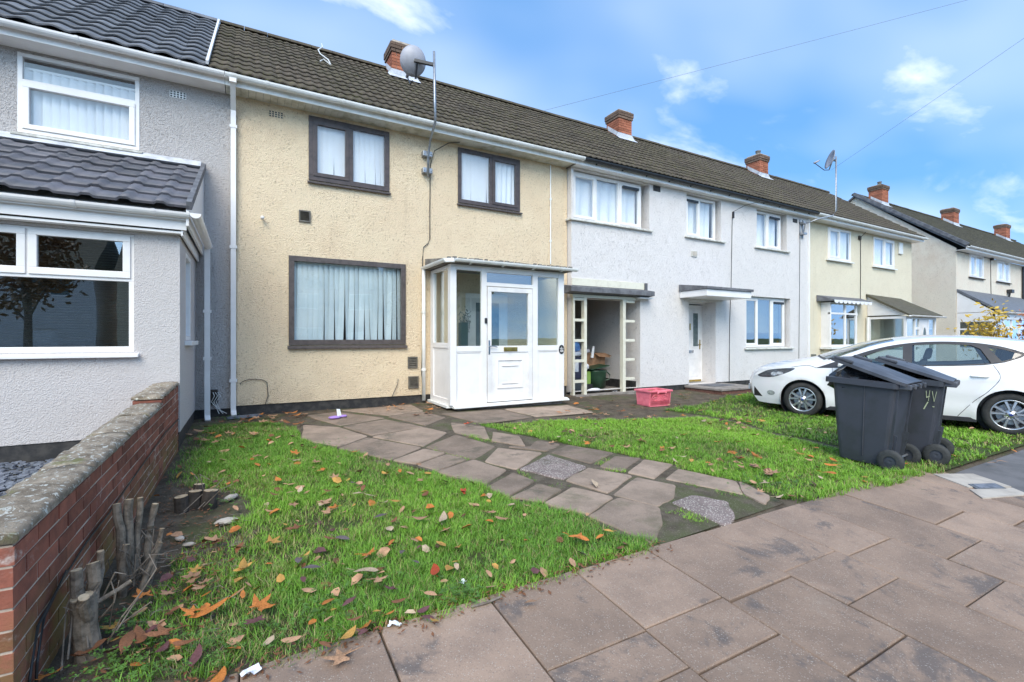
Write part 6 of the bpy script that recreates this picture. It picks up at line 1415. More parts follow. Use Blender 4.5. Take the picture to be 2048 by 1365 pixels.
def toy():
    t = thing('plastic_toy', 'small purple and white plastic toy lying on the flags by the cream house', 'toy', (1.24, 7.57, gz(1.24, 7.57)+.015), R(20))
    m = MB().lathe([(0, .0), (.07, .0), (.085, .012), (.085, .025), (.07, .03), (.06, .014), (0, .012)], (-.05, 0, 0), 'z', 20); m.v = [(x*1.15, y*.8, z) for x, y, z in m.v]; part('dish', m, 'purple', t, smooth=True, local=True)
    part('loop', MB().tube([(.075+.05*math.cos(a), .0+.04*math.sin(a), .018) for a in [2*math.pi*k/16 for k in range(17)]], .013, 8), 'purple', t, smooth=True, local=True); part('white_tab', MB().hexa([(-.005, .01, .02), (.06, .01, .02), (.06, .03, .02), (-.005, .03, .02)], [(.0, .05, .13), (.055, .05, .12), (.055, .062, .12), (.0, .062, .13)]), 'white_paper', t, .004, local=True)
toy()
def scrap(label, x, y, mat, s, name='paper_scrap', cat='litter'):
    bm = bmesh.new(); bmesh.ops.create_grid(bm, x_segments=5, y_segments=4, size=.5)
    for v in bm.verts: v.co = Vector((v.co.x*s, v.co.y*s*.55, random.uniform(0, .3)*s))
    me = bpy.data.meshes.new(name); bm.to_mesh(me); bm.free(); me.materials.append(mt(mat)); o = link(name, me, None, (x, y, gz(x, y)+.012), (0, 0, random.uniform(0, 3))); return tag(o, label, cat)
scrap('crumpled white and blue wrapper on the pavement edge at the bottom of the view', .02, 2.24, 'white_paper', .075); scrap('white torn paper strip at the grass edge by the pavement', .63, 2.27, 'white_paper', .06); scrap('tiny white paper shred on the left lawn near the pavement', 1.07, 2.46, 'white_paper', .05)
for k, (x, y, s_, lb) in enumerate(((-.12, 4.02, .06, 'smooth pale stone in the bare soil beside the stump'), (-.10, 4.55, .055, 'long grey stone in the bare soil behind the stump'), (-.38, 3.85, .035, 'small white stone by the cut stems'), (-.32, 3.72, .03, 'small grey stone by the cut stems'))):
    bm = bmesh.new(); bmesh.ops.create_icosphere(bm, subdivisions=2, radius=1)
    for v in bm.verts: v.co = Vector((v.co.x*s_*1.3, v.co.y*s_*.7, v.co.z*s_*.4))*(1+random.gauss(0, .06))
    me = bpy.data.meshes.new('stone'); bm.to_mesh(me); bm.free(); me.materials.append(mt('concrete_pale')); o = link('stone', me, None, (x, y, gz(x, y)+.01), (0, 0, k)); tag(o, lb, 'stone')
single('stick', MB().tube([(1.02, 2.235, -.19), (1.10, 2.225, -.187), (1.20, 2.24, -.188)], .006, 6), 'twig', 'short pale stick on the pavement at the grass edge', 'stick', loc=(1.02, 2.23, -.19))

# ------------------------------------------------------------------ slate chippings under the grey extension
def chippings():
    m = MB(); r_ = random.Random(2)
    for k in range(3200):
        x = r_.uniform(-4.2, -.95); y = r_.uniform(5.35, 6.46); z = gz(x, y)+r_.uniform(.0, .05); a = r_.uniform(0, 6.28); s = r_.uniform(.016, .04); tl = r_.uniform(-.5, .5)
        ca, sa = math.cos(a), math.sin(a); q = [(-s, -s*.6), (s*.8, -s*.7), (s*1.1, s*.3), (0, s*.8), (-s*.9, s*.4)]
        ring = [(x+u*ca-v*sa, y+u*sa+v*ca, z+u*tl*.5) for u, v in q]; m.hexa([(p[0], p[1], p[2]-.012) for p in ring], ring)
    o = link('slate_chippings', m.mesh('slate_chippings', 'slate')); tag(o, 'blue grey slate chippings along the foot of the grey extension', 'slate chippings'); o['kind'] = 'stuff'
    g = MB(); g.add([(-9, 2.27, gz(-5, 2.27)+.012), (-.88, 2.27, gz(-1, 2.27)+.012), (-.88, 6.5, gz(-1, 6.5)+.012), (-9, 6.5, gz(-5, 6.5)+.012)], [(0, 1, 2, 3)]); struct('front_drive', g, 'moss_floor')
chippings()

# ------------------------------------------------------------------ fallen leaves
LEAVES = "0.11,6.74,tm12;-0.04,6.55,tm11;0.39,6.84,tm10;-0.41,6.61,tm11;0.12,5.66,tm9;0.47,5.59,om10;0.62,5.11,tm9;0.61,4.82,oo8;0.26,4.72,oo10;-0.07,4.86,bo6;0.15,4.78,to6;0.44,5.32,pm9;0.72,4.58,tm9;0.40,4.31,po9;0.54,3.97,tm11;0.60,3.82,om9;0.55,3.76,tm9;0.81,4.02,po6;0.90,3.97,po11;1.14,4.47,yo6;1.29,4.47,oo8;1.51,4.61,tm8;1.39,4.13,tm8;1.61,3.69,ro10;1.04,3.70,yo7;0.95,3.74,po8;1.11,3.33,to9;1.25,3.23,po11;0.31,3.53,bm11;0.15,3.39,ym10;-0.03,3.41,bo9;-0.17,3.58,bm10;0.65,2.95,om11;0.60,2.75,po12;0.63,2.63,tm9;0.95,2.58,ro13;-0.01,3.13,yo8;-0.19,3.01,tm9;0.82,3.03,oo6;0.96,2.99,to6;0.93,3.38,bo6;0.32,4.01,tm8;0.32,4.31,to7;0.16,3.93,to7;1.24,4.72,to8;1.07,5.10,tm6;1.05,5.38,om8;0.68,5.74,bm7;0.32,3.12,yo6;0.48,3.27,bo6;0.88,4.15,bo7;0.61,4.20,bo7;1.09,2.61,yo4;0.21,4.33,bo7;0.85,2.89,go7;0.56,3.27,go9;0.28,3.07,go8;0.87,3.50,go8;0.33,2.93,go9;0.84,4.34,go6;0.37,2.15,tm13;-0.15,2.75,oo15;0.06,2.65,om12;0.04,2.54,um12;0.37,2.55,oo8;0.56,2.35,yo4;0.62,2.31,oo5;0.80,2.17,yo6;0.41,2.25,yo8;1.30,2.11,to6;0.85,2.38,to7;0.69,2.52,um7;0.46,2.49,uo7;0.49,2.26,um8;0.68,2.38,bo6;0.78,2.29,uo6;-0.10,2.23,oo14;0.18,2.33,to6;0.31,2.24,bo6;1.21,2.41,to5;-0.22,2.75,om10;-0.25,3.14,tm10;0.28,2.84,uo7;0.78,2.22,uo6;0.45,2.33,bo6;0.88,2.72,go5;-0.18,2.39,uo10;-0.53,2.82,ym9;-0.31,2.62,bm11;-0.45,2.64,bo12;-0.32,2.51,uo9;-0.45,3.03,om10;-0.34,3.01,tm8;-0.24,3.20,ym8;-0.25,3.11,tm9;-0.19,3.02,tm8;-0.01,3.13,yo8;-0.17,3.57,tm9;-0.03,3.42,bo8;-0.65,4.00,yo7;-0.37,4.78,tm7;-0.43,6.67,tm8;0.02,6.51,tm9;0.10,5.66,tm8;-0.06,4.86,bo6;-0.70,2.57,om10;-0.41,2.66,bo10;-0.23,2.50,bo9;-0.63,3.04,bo7;-0.63,5.24,bo8;-0.61,7.20,tm8;0.10,6.80,tm10;-0.58,2.68,bo8;-0.63,2.69,bo7;2.81,6.26,rm12;3.86,4.77,tm11;3.65,4.57,om9;3.50,4.98,po10;3.82,4.36,bm9;3.97,4.25,tm10;4.97,4.36,po12;5.16,4.43,om10;5.22,3.93,om11;5.54,3.88,oo8;4.95,3.56,om11;4.77,3.33,bm11;5.05,3.31,oo11;4.19,3.61,po9;4.23,3.52,yo9;4.27,3.29,tm8;4.65,3.07,tm11;4.52,2.82,tm16;7.05,4.76,om11;7.26,4.67,ym10;7.19,5.76,ym10;7.18,6.30,tm12;4.64,6.05,tm11;5.42,5.80,om10;4.39,4.42,bm11;2.79,3.40,po15;1.61,3.70,ro10;1.61,3.20,tm10;1.63,3.05,to8;1.93,2.53,oo10;2.19,2.52,yo5;1.92,3.35,to6;4.30,4.00,om7;4.43,3.98,tm8;4.58,3.87,yo7;4.07,5.16,po9;6.95,4.97,bm9;6.37,5.47,om9;6.42,4.40,tm9;4.26,3.33,om6;4.60,2.90,bo10;4.47,3.09,tm8;2.48,5.50,to6;3.31,4.83,tm9;4.26,3.94,bm8;4.54,5.79,ym9;4.77,3.33,om9;5.03,3.30,oo9;4.61,3.05,tm9;4.56,2.81,tm12;5.36,2.68,oo9;5.04,2.54,oo10;8.04,2.39,po12;7.32,4.72,ym10;7.11,4.81,bm11;7.34,3.96,po9;6.35,3.67,po9;4.93,3.52,om9;6.19,2.34,oo8;7.05,2.23,yo6;7.28,1.97,to9;5.62,3.14,oo7;6.97,4.95,tm9;5.36,2.91,to7;8.24,2.03,oo7;6.08,3.21,oo7;7.49,1.94,to8;6.44,4.38,tm8;5.76,3.41,to6;8.88,4.52,tm8;3.95,2.40,pm9;4.54,2.84,tm11;1.94,2.53,oo11;2.20,2.54,yo5;4.15,2.64,po8;3.96,2.56,tm6;4.13,2.37,bo6;4.18,2.31,to6;0.14,7.99,to10;-0.05,7.71,to8;0.09,7.79,oo10;0.26,7.54,to8;0.67,7.77,bm7;0.07,7.52,tm7;0.66,8.13,oo10;0.51,7.35,bo11;0.29,7.44,tm7;0.77,7.85,bm10;0.37,8.10,to11;0.21,7.50,tm11;0.62,7.25,oo7;0.57,8.26,om9;0.04,8.12,bm7;0.30,8.09,tm11;0.56,8.09,to8;0.81,8.00,tm11;0.36,7.39,bm11;0.15,7.80,tm9;0.71,7.29,bm10;0.69,7.95,oo11;0.02,7.52,om10;0.46,7.62,tm9;0.38,7.88,tm11;0.21,8.19,oo8;-0.01,7.95,bm9;2.71,8.22,bm11;2.07,7.83,tm10;2.29,7.84,tm8;2.41,8.19,om9;2.55,7.16,bo8;2.91,8.21,to10;2.39,7.26,bm10;2.55,7.17,tm8;2.86,7.84,tm7;2.60,7.33,tm9;2.70,7.60,om11;2.88,8.16,to10;2.30,7.90,tm8;2.26,8.07,oo10;2.34,7.23,bm7;2.55,7.35,bo11;2.88,7.68,tm11;2.76,7.78,tm11;2.13,8.12,tm11;5.29,6.55,oo10;4.50,6.33,tm8;4.93,6.26,bm9;6.02,7.76,tm8;5.87,5.73,tm10;5.65,5.95,tm8;5.43,6.83,bm10;5.12,6.27,tm7;5.89,7.99,to7;6.02,6.69,tm7;5.42,6.54,om9;4.80,6.05,bm8;5.73,6.25,bm11;5.48,7.22,oo11;5.26,6.25,om7;5.70,6.80,bm10;7.11,6.44,tm8;5.72,6.30,tm8;5.24,6.09,tm11;7.09,6.91,bo7;6.48,5.90,om7;6.35,6.36,to7;6.40,7.26,bm11;5.76,7.93,bm7;5.11,6.20,tm10;5.91,5.65,om7;4.64,6.58,oo8;4.80,6.56,om11;5.49,6.71,tm8;6.36,6.65,bm9;-0.42,7.40,to10;-0.13,7.31,tm8;-0.38,7.03,oo11;-0.29,7.88,bm8;-0.50,6.76,bo10;-0.28,6.47,tm8;-0.51,7.20,to11;-0.14,7.49,bm11;-0.18,6.90,tm9;-0.58,7.30,bm8;9.40,7.19,bm10;9.66,6.73,om10;8.69,6.63,bo7;8.76,6.83,bo7;9.27,7.26,to7;9.21,6.46,tm9;8.41,7.09,bm9;9.09,7.61,tm7;9.78,7.22,tm9;8.46,7.29,bo9;8.54,7.41,bm10;8.31,7.10,bm10;8.72,7.37,tm10;8.12,6.88,tm11"
def leaf_mesh(kind, var, mat):
    r_ = random.Random(var*7+len(kind)); m = MB()
    if kind == 'm':
        pts = []
        for k in range(5):
            a = R(90+(k-2)*62); L = (.62, .86, 1., .86, .62)[k]*r_.uniform(.9, 1.1)
            pts += [(.42*math.cos(a-R(24)), .42*math.sin(a-R(24))), (.72*L*math.cos(a-R(13)), .72*L*math.sin(a-R(13))), (L*math.cos(a), L*math.sin(a)), (.72*L*math.cos(a+R(13)), .72*L*math.sin(a+R(13)))]
        pts += [(-.25, -.22), (0, -.14), (.25, -.22)]
    else:
        pts = [(.36*math.sin(math.pi*u)**.8*s, -1+2*u) for s, us in ((1, [0, .1, .25, .45, .65, .85]), (-1, [1., .85, .65, .45, .25, .1])) for u in us]
    c1, c2, tw = r_.uniform(.1, .6), r_.uniform(-.25, .4), r_.uniform(-.25, .25)
    z = lambda x, y: c1*x*x+c2*y*y*.6+tw*x*y+.06*math.sin(7*x+var)
    n = len(pts); vs = [(0, 0, z(0, 0))]+[(x*.5, y*.5, z(x*.5, y*.5)+.03) for x, y in pts]+[(x, y, z(x, y)) for x, y in pts]
    fs = [(0, 1+i, 1+(i+1) % n) for i in range(n)]+[(1+i, 1+n+i, 1+n+(i+1) % n, 1+(i+1) % n) for i in range(n)]
    vs = [(x*.5, y*.5, v*.5) for x, y, v in vs]
    m.add(vs, fs); m.tube([(0, -.06 if kind == 'm' else -.45, .03), (.05, -.5 if kind == 'm' else -.75, .10)], .012, 4); return m.mesh('fallen_leaf', mat, True)
LCOL = {'t': ('leaf_tan', 'tan'), 'o': ('leaf_orange', 'orange'), 'r': ('leaf_red', 'red'), 'y': ('leaf_yellow', 'yellow'), 'p': ('leaf_pale', 'pale buff'), 'u': ('leaf_plum', 'dark plum'), 'b': ('leaf_brown', 'brown'), 'g': ('leaf_grey', 'grey-brown')}
def in_poly(x, y, P): return pip((x, y), P)
LAWN_L = [(-.50, 2.50), (0.05, 2.29), (1.5, 2.31), (2.35, 2.28), (2.52, 2.36), (2.36, 2.45), (2.25, 2.92), (2.12, 3.25), (1.95, 3.5), (1.88, 3.9), (1.62, 4.45), (1.33, 5.05), (.93, 5.8), (.58, 6.4), (.60, 7.2), (.3, 7.85), (-.38, 7.8), (-.62, 7.0), (-.62, 5.2), (-.05, 4.75), (.05, 4.1), (-.3, 3.75), (-.48, 3.2)]
LAWN_A = [(4.08, 2.46), (5.0, 2.28), (6.4, 2.18), (6.50, 3.1), (6.66, 4.2), (7.0, 5.0), (6.7, 5.5), (5.2, 5.8), (4.5, 6.1), (3.5, 6.2), (2.92, 6.42), (3.22, 5.6), (3.50, 4.85), (3.82, 4.22), (4.02, 3.75), (4.06, 3.55), (3.99, 3.45), (4.18, 2.92)]
LAWN_B = [(6.47, 2.12), (16, 2.1), (18, 3), (18, 7.3), (15.3, 8.1), (11.5, 8.1), (11.3, 7.15), (9.7, 7.0), (7.5, 6.35), (6.75, 6.25), (7.12, 5.5), (7.15, 5.0), (6.84, 4.2), (6.68, 3.1)]
def build_leaves():
    cache = {}; r_ = random.Random(4)
    for it in LEAVES.split(';'):
        x, y, c = it.split(','); x, y = float(x), float(y); kind = c[1]; size = int(c[2:])/100; mat, cn = LCOL[c[0]]; var = r_.randrange(4)
        key = (kind, var, mat)
        if key not in cache: cache[key] = leaf_mesh(kind, var, mat)
        on = 'left lawn' if in_poly(x, y, LAWN_L) else 'lawn by the bins' if in_poly(x, y, LAWN_A) or in_poly(x, y, LAWN_B) else 'pavement edge' if y < 2.4 else 'soil by the brick wall' if x < 0 and y < 6.5 else 'ground by the house walls' if y > 6.6 else 'garden path'
        up = .048 if 'lawn' in on else .026
        o = link('fallen_leaf', cache[key], None, (x, y, gz(x, y)+up+.02*r_.random()), (r_.uniform(-.22, .22), r_.uniform(-.22, .22), r_.uniform(0, 6.28))); s = min(size, .115)*r_.uniform(1.2, 1.55); o.scale = (s, s, s)
        sh = 'lobed' if kind == 'm' else 'oval'
        tag(o, f'{cn} {sh} fallen leaf lying on the {on}', 'leaf', f'{cn} {sh} leaves on the {on}')
build_leaves()

# ------------------------------------------------------------------ grass and weeds
def vnoise(x, y, s, seed):
    r_ = np.random.default_rng(seed); T = r_.random((64, 64)); u = x*s; v = y*s; i = np.floor(u).astype(int); j = np.floor(v).astype(int); f = u-i; g = v-j; f = f*f*(3-2*f); g = g*g*(3-2*g)
    a = T[i % 64, j % 64]; b = T[(i+1) % 64, j % 64]; c = T[i % 64, (j+1) % 64]; d = T[(i+1) % 64, (j+1) % 64]; return (a*(1-f)+b*f)*(1-g)+(c*(1-f)+d*f)*g
def inside(xs, ys, P):
    c = np.zeros(len(xs), bool); n = len(P); j = n-1
    for i in range(n):
        xi, yi = P[i]; xj, yj = P[j]
        with np.errstate(divide='ignore', invalid='ignore'): c ^= ((yi > ys) != (yj > ys)) & (xs < (xj-xi)*(ys-yi)/(yj-yi)+xi)
        j = i
    return c
def gzv(x, y):
    t = np.clip((y-2.25)/6.1, 0, 1); k = np.clip((x-3)/6, 0, 1); z = (-.2+.2*t)*(1-k)+(-.2+.10*t-.06*np.sin(np.pi*np.minimum(1, t*1.3)))*k
    h = np.where((x > 3.9) & (x < 6.4) & (y > 2.6) & (y < 5.6), .035*np.sin((x-3.9)/2.5*np.pi)*np.sin((y-2.6)/3*np.pi), 0)
    return z-.012+.012*np.sin(x*3.1+y*1.7)*np.sin(y*2.3-x)*(y > 2.5)+np.maximum(h, 0)
CARV = None
def grass(name, label, poly, dens, h0, h1, w, seed, thin=None, edge_tall=0, kindcol=0):
    r_ = np.random.default_rng(seed); P = np.array(poly); x0, y0 = P.min(0); x1, y1 = P.max(0); N = int((x1-x0)*(y1-y0)*dens)
    # clumps: blades gather round tuft centres
    nt = max(1, N//16); tx = r_.uniform(x0, x1, nt); ty = r_.uniform(y0, y1, nt); idx = r_.integers(0, nt, N); x = tx[idx]+r_.normal(0, .022, N); y = ty[idx]+r_.normal(0, .022, N)
    ok = inside(x+(vnoise(x, y, 7, 5)-.5)*.10, y+(vnoise(x, y, 7, 6)-.5)*.10, poly)
    n1 = vnoise(x, y, 1.4, seed+1); n2 = vnoise(x, y, 4.5, seed+2)
    ok &= r_.random(N) < np.clip(.78+1.3*(n1-.42)+.8*(n2-.5), .10, 1)
    if thin is not None: ok &= r_.random(N) < thin(x, y)
    x, y, idx = x[ok], y[ok], idx[ok]; n1, n2 = n1[ok], n2[ok]; n = len(x)
    tuft = r_.random(nt)[idx]
    h = r_.uniform(h0, h1, n)*(.40+.75*tuft+.45*n2); a = r_.uniform(0, 2*np.pi, n); lean = r_.uniform(.25, 1.5, n)*h; wb = w*r_.uniform(.6, 1.3, n)
    z = gzv(x, y)-.004; dx, dy = np.cos(a), np.sin(a); px, py = -dy*wb/2, dx*wb/2
    V = np.empty((n, 5, 3)); V[:, 0] = np.c_[x-px, y-py, z]; V[:, 1] = np.c_[x+px, y+py, z]
    mx, my, mz = x+dx*lean*.35, y+dy*lean*.35, z+h*.6; V[:, 2] = np.c_[mx+px*.75, my+py*.75, mz]; V[:, 3] = np.c_[mx-px*.75, my-py*.75, mz]; V[:, 4] = np.c_[x+dx*lean, y+dy*lean, z+h]
    base = np.arange(n)[:, None]*5; F4 = (base+np.array([[0, 1, 2, 3]])); F3 = (base+np.array([[3, 2, 4]]))
    me = bpy.data.meshes.new(name); me.vertices.add(n*5); me.vertices.foreach_set('co', V.reshape(-1).astype(np.float32))
    loops = np.concatenate([F4, F3], 1).reshape(-1); me.loops.add(n*7); me.loops.foreach_set('vertex_index', loops.astype(np.int32)); me.polygons.add(n*2)
    ls = (np.arange(n)[:, None]*7+np.array([[0, 4]])).reshape(-1); me.polygons.foreach_set('loop_start', ls.astype(np.int32)); me.polygons.foreach_set('loop_total', np.tile([4, 3], n).astype(np.int32)); me.update(calc_edges=True); me.validate()
    # colour by blade: fresh green, deep green, some straw
    g1, g2_, st = np.array([.27, .50, .045]), np.array([.095, .225, .030]), np.array([.36, .30, .13]); k = np.clip(.45*r_.random(n)+1.0*(vnoise(x, y, .8, seed+9)-.30)+.35*tuft, 0, 1)[:, None]; C = g1*k+g2_*(1-k); s_ = (r_.random(n) < .09+.18*(n1 < .40)+.10*(n2 < .3))[:, None]; C = np.where(s_, st, C)*r_.uniform(.75, 1.2, (n, 1))
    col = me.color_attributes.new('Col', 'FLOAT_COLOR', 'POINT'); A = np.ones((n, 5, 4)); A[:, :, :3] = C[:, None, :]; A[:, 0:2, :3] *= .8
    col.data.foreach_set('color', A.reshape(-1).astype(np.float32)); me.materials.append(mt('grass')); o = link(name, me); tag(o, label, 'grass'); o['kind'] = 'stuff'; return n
for _P in (LAWN_L, LAWN_A, LAWN_B):
    _P2 = [p for p in _P]; _m = MB()
    _in = [(x, y) for x, y in _P2] if _P is not LAWN_L else [(-.05, 2.42), (1.5, 2.38), (2.32, 2.36), (2.3, 2.5), (2.2, 2.92), (2.05, 3.25), (1.88, 3.55), (1.8, 3.9), (1.55, 4.45), (1.25, 5.05), (.86, 5.8), (.5, 6.4), (.5, 7.1), (.2, 7.6), (-.25, 7.6), (-.45, 7.0), (-.42, 5.4), (.08, 4.9), (.22, 4.2), (.05, 3.7), (-.15, 3.0)]
    skin(_m, [_in], [], lambda x, y: (x, y, float(gzv(np.array([x]), np.array([y]))[0])+.004), .2); struct('lawn', _m, 'turf', True)
def thinL(x, y):
    d = np.clip((x+.55)/np.where(y > 4.9, .25, .55), .12, 1); bed = 1-.9*np.exp(-(((x+.15)/.34)**2+((y-4.35)/.42)**2)); return d*bed*np.where((y > 6.6) & (x < 0), .75, 1)
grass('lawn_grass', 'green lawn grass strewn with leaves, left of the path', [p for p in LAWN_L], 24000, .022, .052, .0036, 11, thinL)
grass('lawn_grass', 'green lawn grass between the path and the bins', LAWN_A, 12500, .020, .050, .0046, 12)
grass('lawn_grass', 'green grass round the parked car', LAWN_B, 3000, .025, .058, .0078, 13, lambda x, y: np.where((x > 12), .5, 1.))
MOSS = [[(2.95, 2.38), (3.12, 2.42), (3.10, 2.72), (2.92, 2.66)], [(2.40, 3.48), (2.62, 3.5), (2.62, 3.66), (2.42, 3.62)], [(2.62, 5.3), (2.76, 5.2), (2.72, 5.6), (2.5, 5.85)], [(3.55, 3.12), (3.62, 3.16), (3.95, 2.55), (3.8, 2.5)], [(3.26, 3.85), (3.40, 3.62), (3.34, 3.58), (3.12, 3.88)], [(3.22, 3.98), (3.72, 4.22), (3.78, 4.16), (3.28, 3.90)], [(2.36, 4.12), (2.42, 4.14), (2.4, 3.76), (2.34, 3.8)], [(1.84, 5.42), (1.9, 5.42), (2.16, 4.7), (2.1, 4.7)]]
def moss():
    for i, P in enumerate(MOSS): grass('joint_grass', f'small tuft of grass in the path joints', P, 9000, .012, .035, .004, 30+i)
moss()
def small_leaves():
    r_ = random.Random(77); groups = {}
    for k in range(540):
        q = r_.random()
        if q < .52: x, y = r_.uniform(-.6, 2.3), 2.3+4.8*r_.random()**1.5; ok = in_poly(x, y, LAWN_L)
        elif q < .84: x, y = r_.uniform(3.0, 7), r_.uniform(2.2, 6.2); ok = in_poly(x, y, LAWN_A)
        elif q < .92: x, y = r_.uniform(6.5, 11), r_.uniform(2.2, 7); ok = in_poly(x, y, LAWN_B)
        else: x, y = r_.uniform(-.65, 0), r_.uniform(2.45, 5); ok = True
        if not ok: continue
        m = groups.setdefault(r_.choice(['leaf_tan', 'leaf_tan', 'leaf_tan', 'leaf_orange', 'leaf_pale', 'leaf_plum', 'leaf_yellow', 'leaf_orange', 'leaf_brown', 'leaf_tan']), MB()); s_ = r_.uniform(.018, .045); a = r_.uniform(0, 6.28); z = gz(x, y)+r_.uniform(.012, .045); u = Vector((math.cos(a), math.sin(a), r_.uniform(-.5, .5)))*s_; v = Vector((-math.sin(a), math.cos(a), r_.uniform(-.6, .6)))*s_*r_.uniform(.45, .8); c = Vector((x, y, z)); up = Vector((0, 0, s_*r_.uniform(-.2, .35)))
        m.add([c-u, c-u*.4+v+up, c+u*.5+v*.8+up, c+u, c+u*.4-v*.9+up, c-u*.5-v+up, c], [(0, 1, 6), (1, 2, 6), (2, 3, 6), (3, 4, 6), (4, 5, 6), (5, 0, 6)])
    for mat, m in groups.items():
        o = link('scattered_leaves', m.mesh('scattered_leaves', mat)); tag(o, f'small scattered {mat[5:]} leaf fragments through the lawns', 'leaves'); o['kind'] = 'stuff'
small_leaves()
# ragged fringe that hides the lawn edge along the pavement
grass('edge_grass', 'ragged grass fringe along the pavement edge of the left lawn', [(-.2, 2.24), (2.4, 2.22), (2.45, 2.36), (-.1, 2.42)], 9000, .02, .05, .0034, 51); grass('edge_grass', 'ragged grass fringe along the pavement edge by the bins', [(4.1, 2.28), (6.45, 2.10), (6.45, 2.3), (4.1, 2.5)], 8000, .03, .07, .0045, 52)
def weeds():
    m = MB(); r_ = random.Random(12); C = []
    def clump(cx, cy, n, spread, s0):
        for k in range(n):
            x = cx+r_.gauss(0, spread); y = cy+r_.gauss(0, spread*.8); z = gz(x, y)+r_.uniform(.01, .06); a = r_.uniform(0, 6.28); s = s0*r_.uniform(.6, 1.2)
            for q in range(4):
                b = a+q*1.57+r_.uniform(-.3, .3); dx, dy = math.cos(b), math.sin(b); px, py = -dy, dx; t = r_.uniform(-.1, .5)
                m.add([(x, y, z), (x+dx*s*.6+px*s*.35, y+dy*s*.6+py*s*.35, z+s*t*.6), (x+dx*s*1.1, y+dy*s*1.1, z+s*t), (x+dx*s*.6-px*s*.35, y+dy*s*.6-py*s*.35, z+s*t*.6)], [(0, 1, 2, 3)])
    clump(-.42, 2.55, 230, .13, .014); clump(-.15, 2.45, 120, .11, .012); clump(-.50, 2.85, 60, .08, .012); clump(.35, 2.5, 90, .12, .013); clump(1.02, 2.36, 90, .07, .014); clump(.55, 2.75, 60, .1, .015); clump(.0, 3.2, 40, .12, .014); clump(4.4, 2.7, 120, .2, .016); clump(5.6, 2.6, 120, .3, .016); clump(-.15, 4.4, 26, .1, .016); clump(1.75, 2.6, 60, .2, .013); clump(-.2, 8.1, 60, .15, .02); clump(.75, 5.95, 60, .12, .016)
    o = link('ground_weeds', m.mesh('ground_weeds', 'foliage_green')); tag(o, 'clover and chickweed among the grass and by the wall', 'weeds'); o['kind'] = 'stuff'
    d = MB()
    for k in range(1500):
        z_ = r_.random()
        if z_ < .45: x = r_.uniform(-.62, -.1); y = r_.uniform(2.5, 5.2)
        elif z_ < .7: x = r_.uniform(-.3, 2.5); y = r_.gauss(2.28, .05)
        elif z_ < .85: x = r_.uniform(5.3, 9.0); y = r_.uniform(6.4, 8.2)
        else: x = r_.uniform(.1, 3.0); y = r_.uniform(7.6, 8.4)
        a = r_.uniform(0, 6.28); s = r_.uniform(.006, .022); ca, sa = math.cos(a)*s, math.sin(a)*s; z = gz(x, y)+r_.uniform(.0, .018)
        d.add([(x-ca, y-sa, z), (x+sa*.4, y-ca*.4, z+.004), (x+ca, y+sa, z+r_.uniform(0, .012)), (x-sa*.4, y+ca*.4, z+.004)], [(0, 1, 2, 3)])
    o = link('leaf_litter', d.mesh('leaf_litter', 'leaf_brown')); tag(o, 'fine brown leaf litter on soil and paving edges', 'leaf litter'); o['kind'] = 'stuff'
    tw = MB()
    for k in range(80):
        x = r_.uniform(-.6, .0); y = r_.uniform(2.45, 4.9); a = r_.uniform(0, 6.28); L = r_.uniform(.03, .11); z = gz(x, y)+.008
        tw.tube([(x, y, z), (x+L*.5*math.cos(a), y+L*.5*math.sin(a), z+r_.uniform(0, .02)), (x+L*math.cos(a+.3), y+L*math.sin(a+.3), z+r_.uniform(0, .02))], .0018, 4)
    o = link('dead_twigs', tw.mesh('dead_twigs', 'twig')); tag(o, 'dead twigs and stalks scattered on the soil by the brick wall', 'twigs'); o['kind'] = 'stuff'
weeds()

# ------------------------------------------------------------------ autumn shrubs beyond the car
def shrub(label, loc, h, rad, mat, n, seed, leaf=.07):
    t = thing('shrub', label, 'shrub', loc, 0, 'autumn shrubs beyond the car'); r_ = random.Random(seed); x0, y0, z0 = loc; tips = []
    for k in range(9):
        a = r_.uniform(0, 6.28); e = Vector((x0+rad*.8*math.cos(a)*r_.random(), y0+rad*.8*math.sin(a)*r_.random(), z0+h*r_.uniform(.6, 1.))); mid = Vector((x0, y0, z0)).lerp(e, .5)+Vector((r_.gauss(0, .08), r_.gauss(0, .08), .1)); part('stem', MB().tube([(x0, y0, z0-.1), mid, e], .02, 6, .006), 'bark', t); tips += [mid, e, mid.lerp(e, .6)]
    m = MB()
    for k in range(n):
        c = r_.choice(tips)+Vector((r_.gauss(0, rad*.26), r_.gauss(0, rad*.26), r_.gauss(0, h*.10))); u = Vector((r_.gauss(0, 1), r_.gauss(0, 1), r_.gauss(0, 1))).normalized(); w = u.orthogonal().normalized(); s = leaf*r_.uniform(.5, 1.1)
        m.add([c-u*s, c+w*s*.45, c+u*s, c-w*s*.45], [(0, 1, 2, 3)])
    part('crown', m, mat, t)
shrub('yellow leaved autumn shrub beyond the roof of the white car', (20.6, 5.6, -.1), 2.1, .75, 'foliage_yellow', 900, 3, .09)
shrub('rust red autumn shrub beside the yellow one beyond the car', (21.7, 5.0, -.1), 1.95, .55, 'foliage_rust', 420, 4, .09)

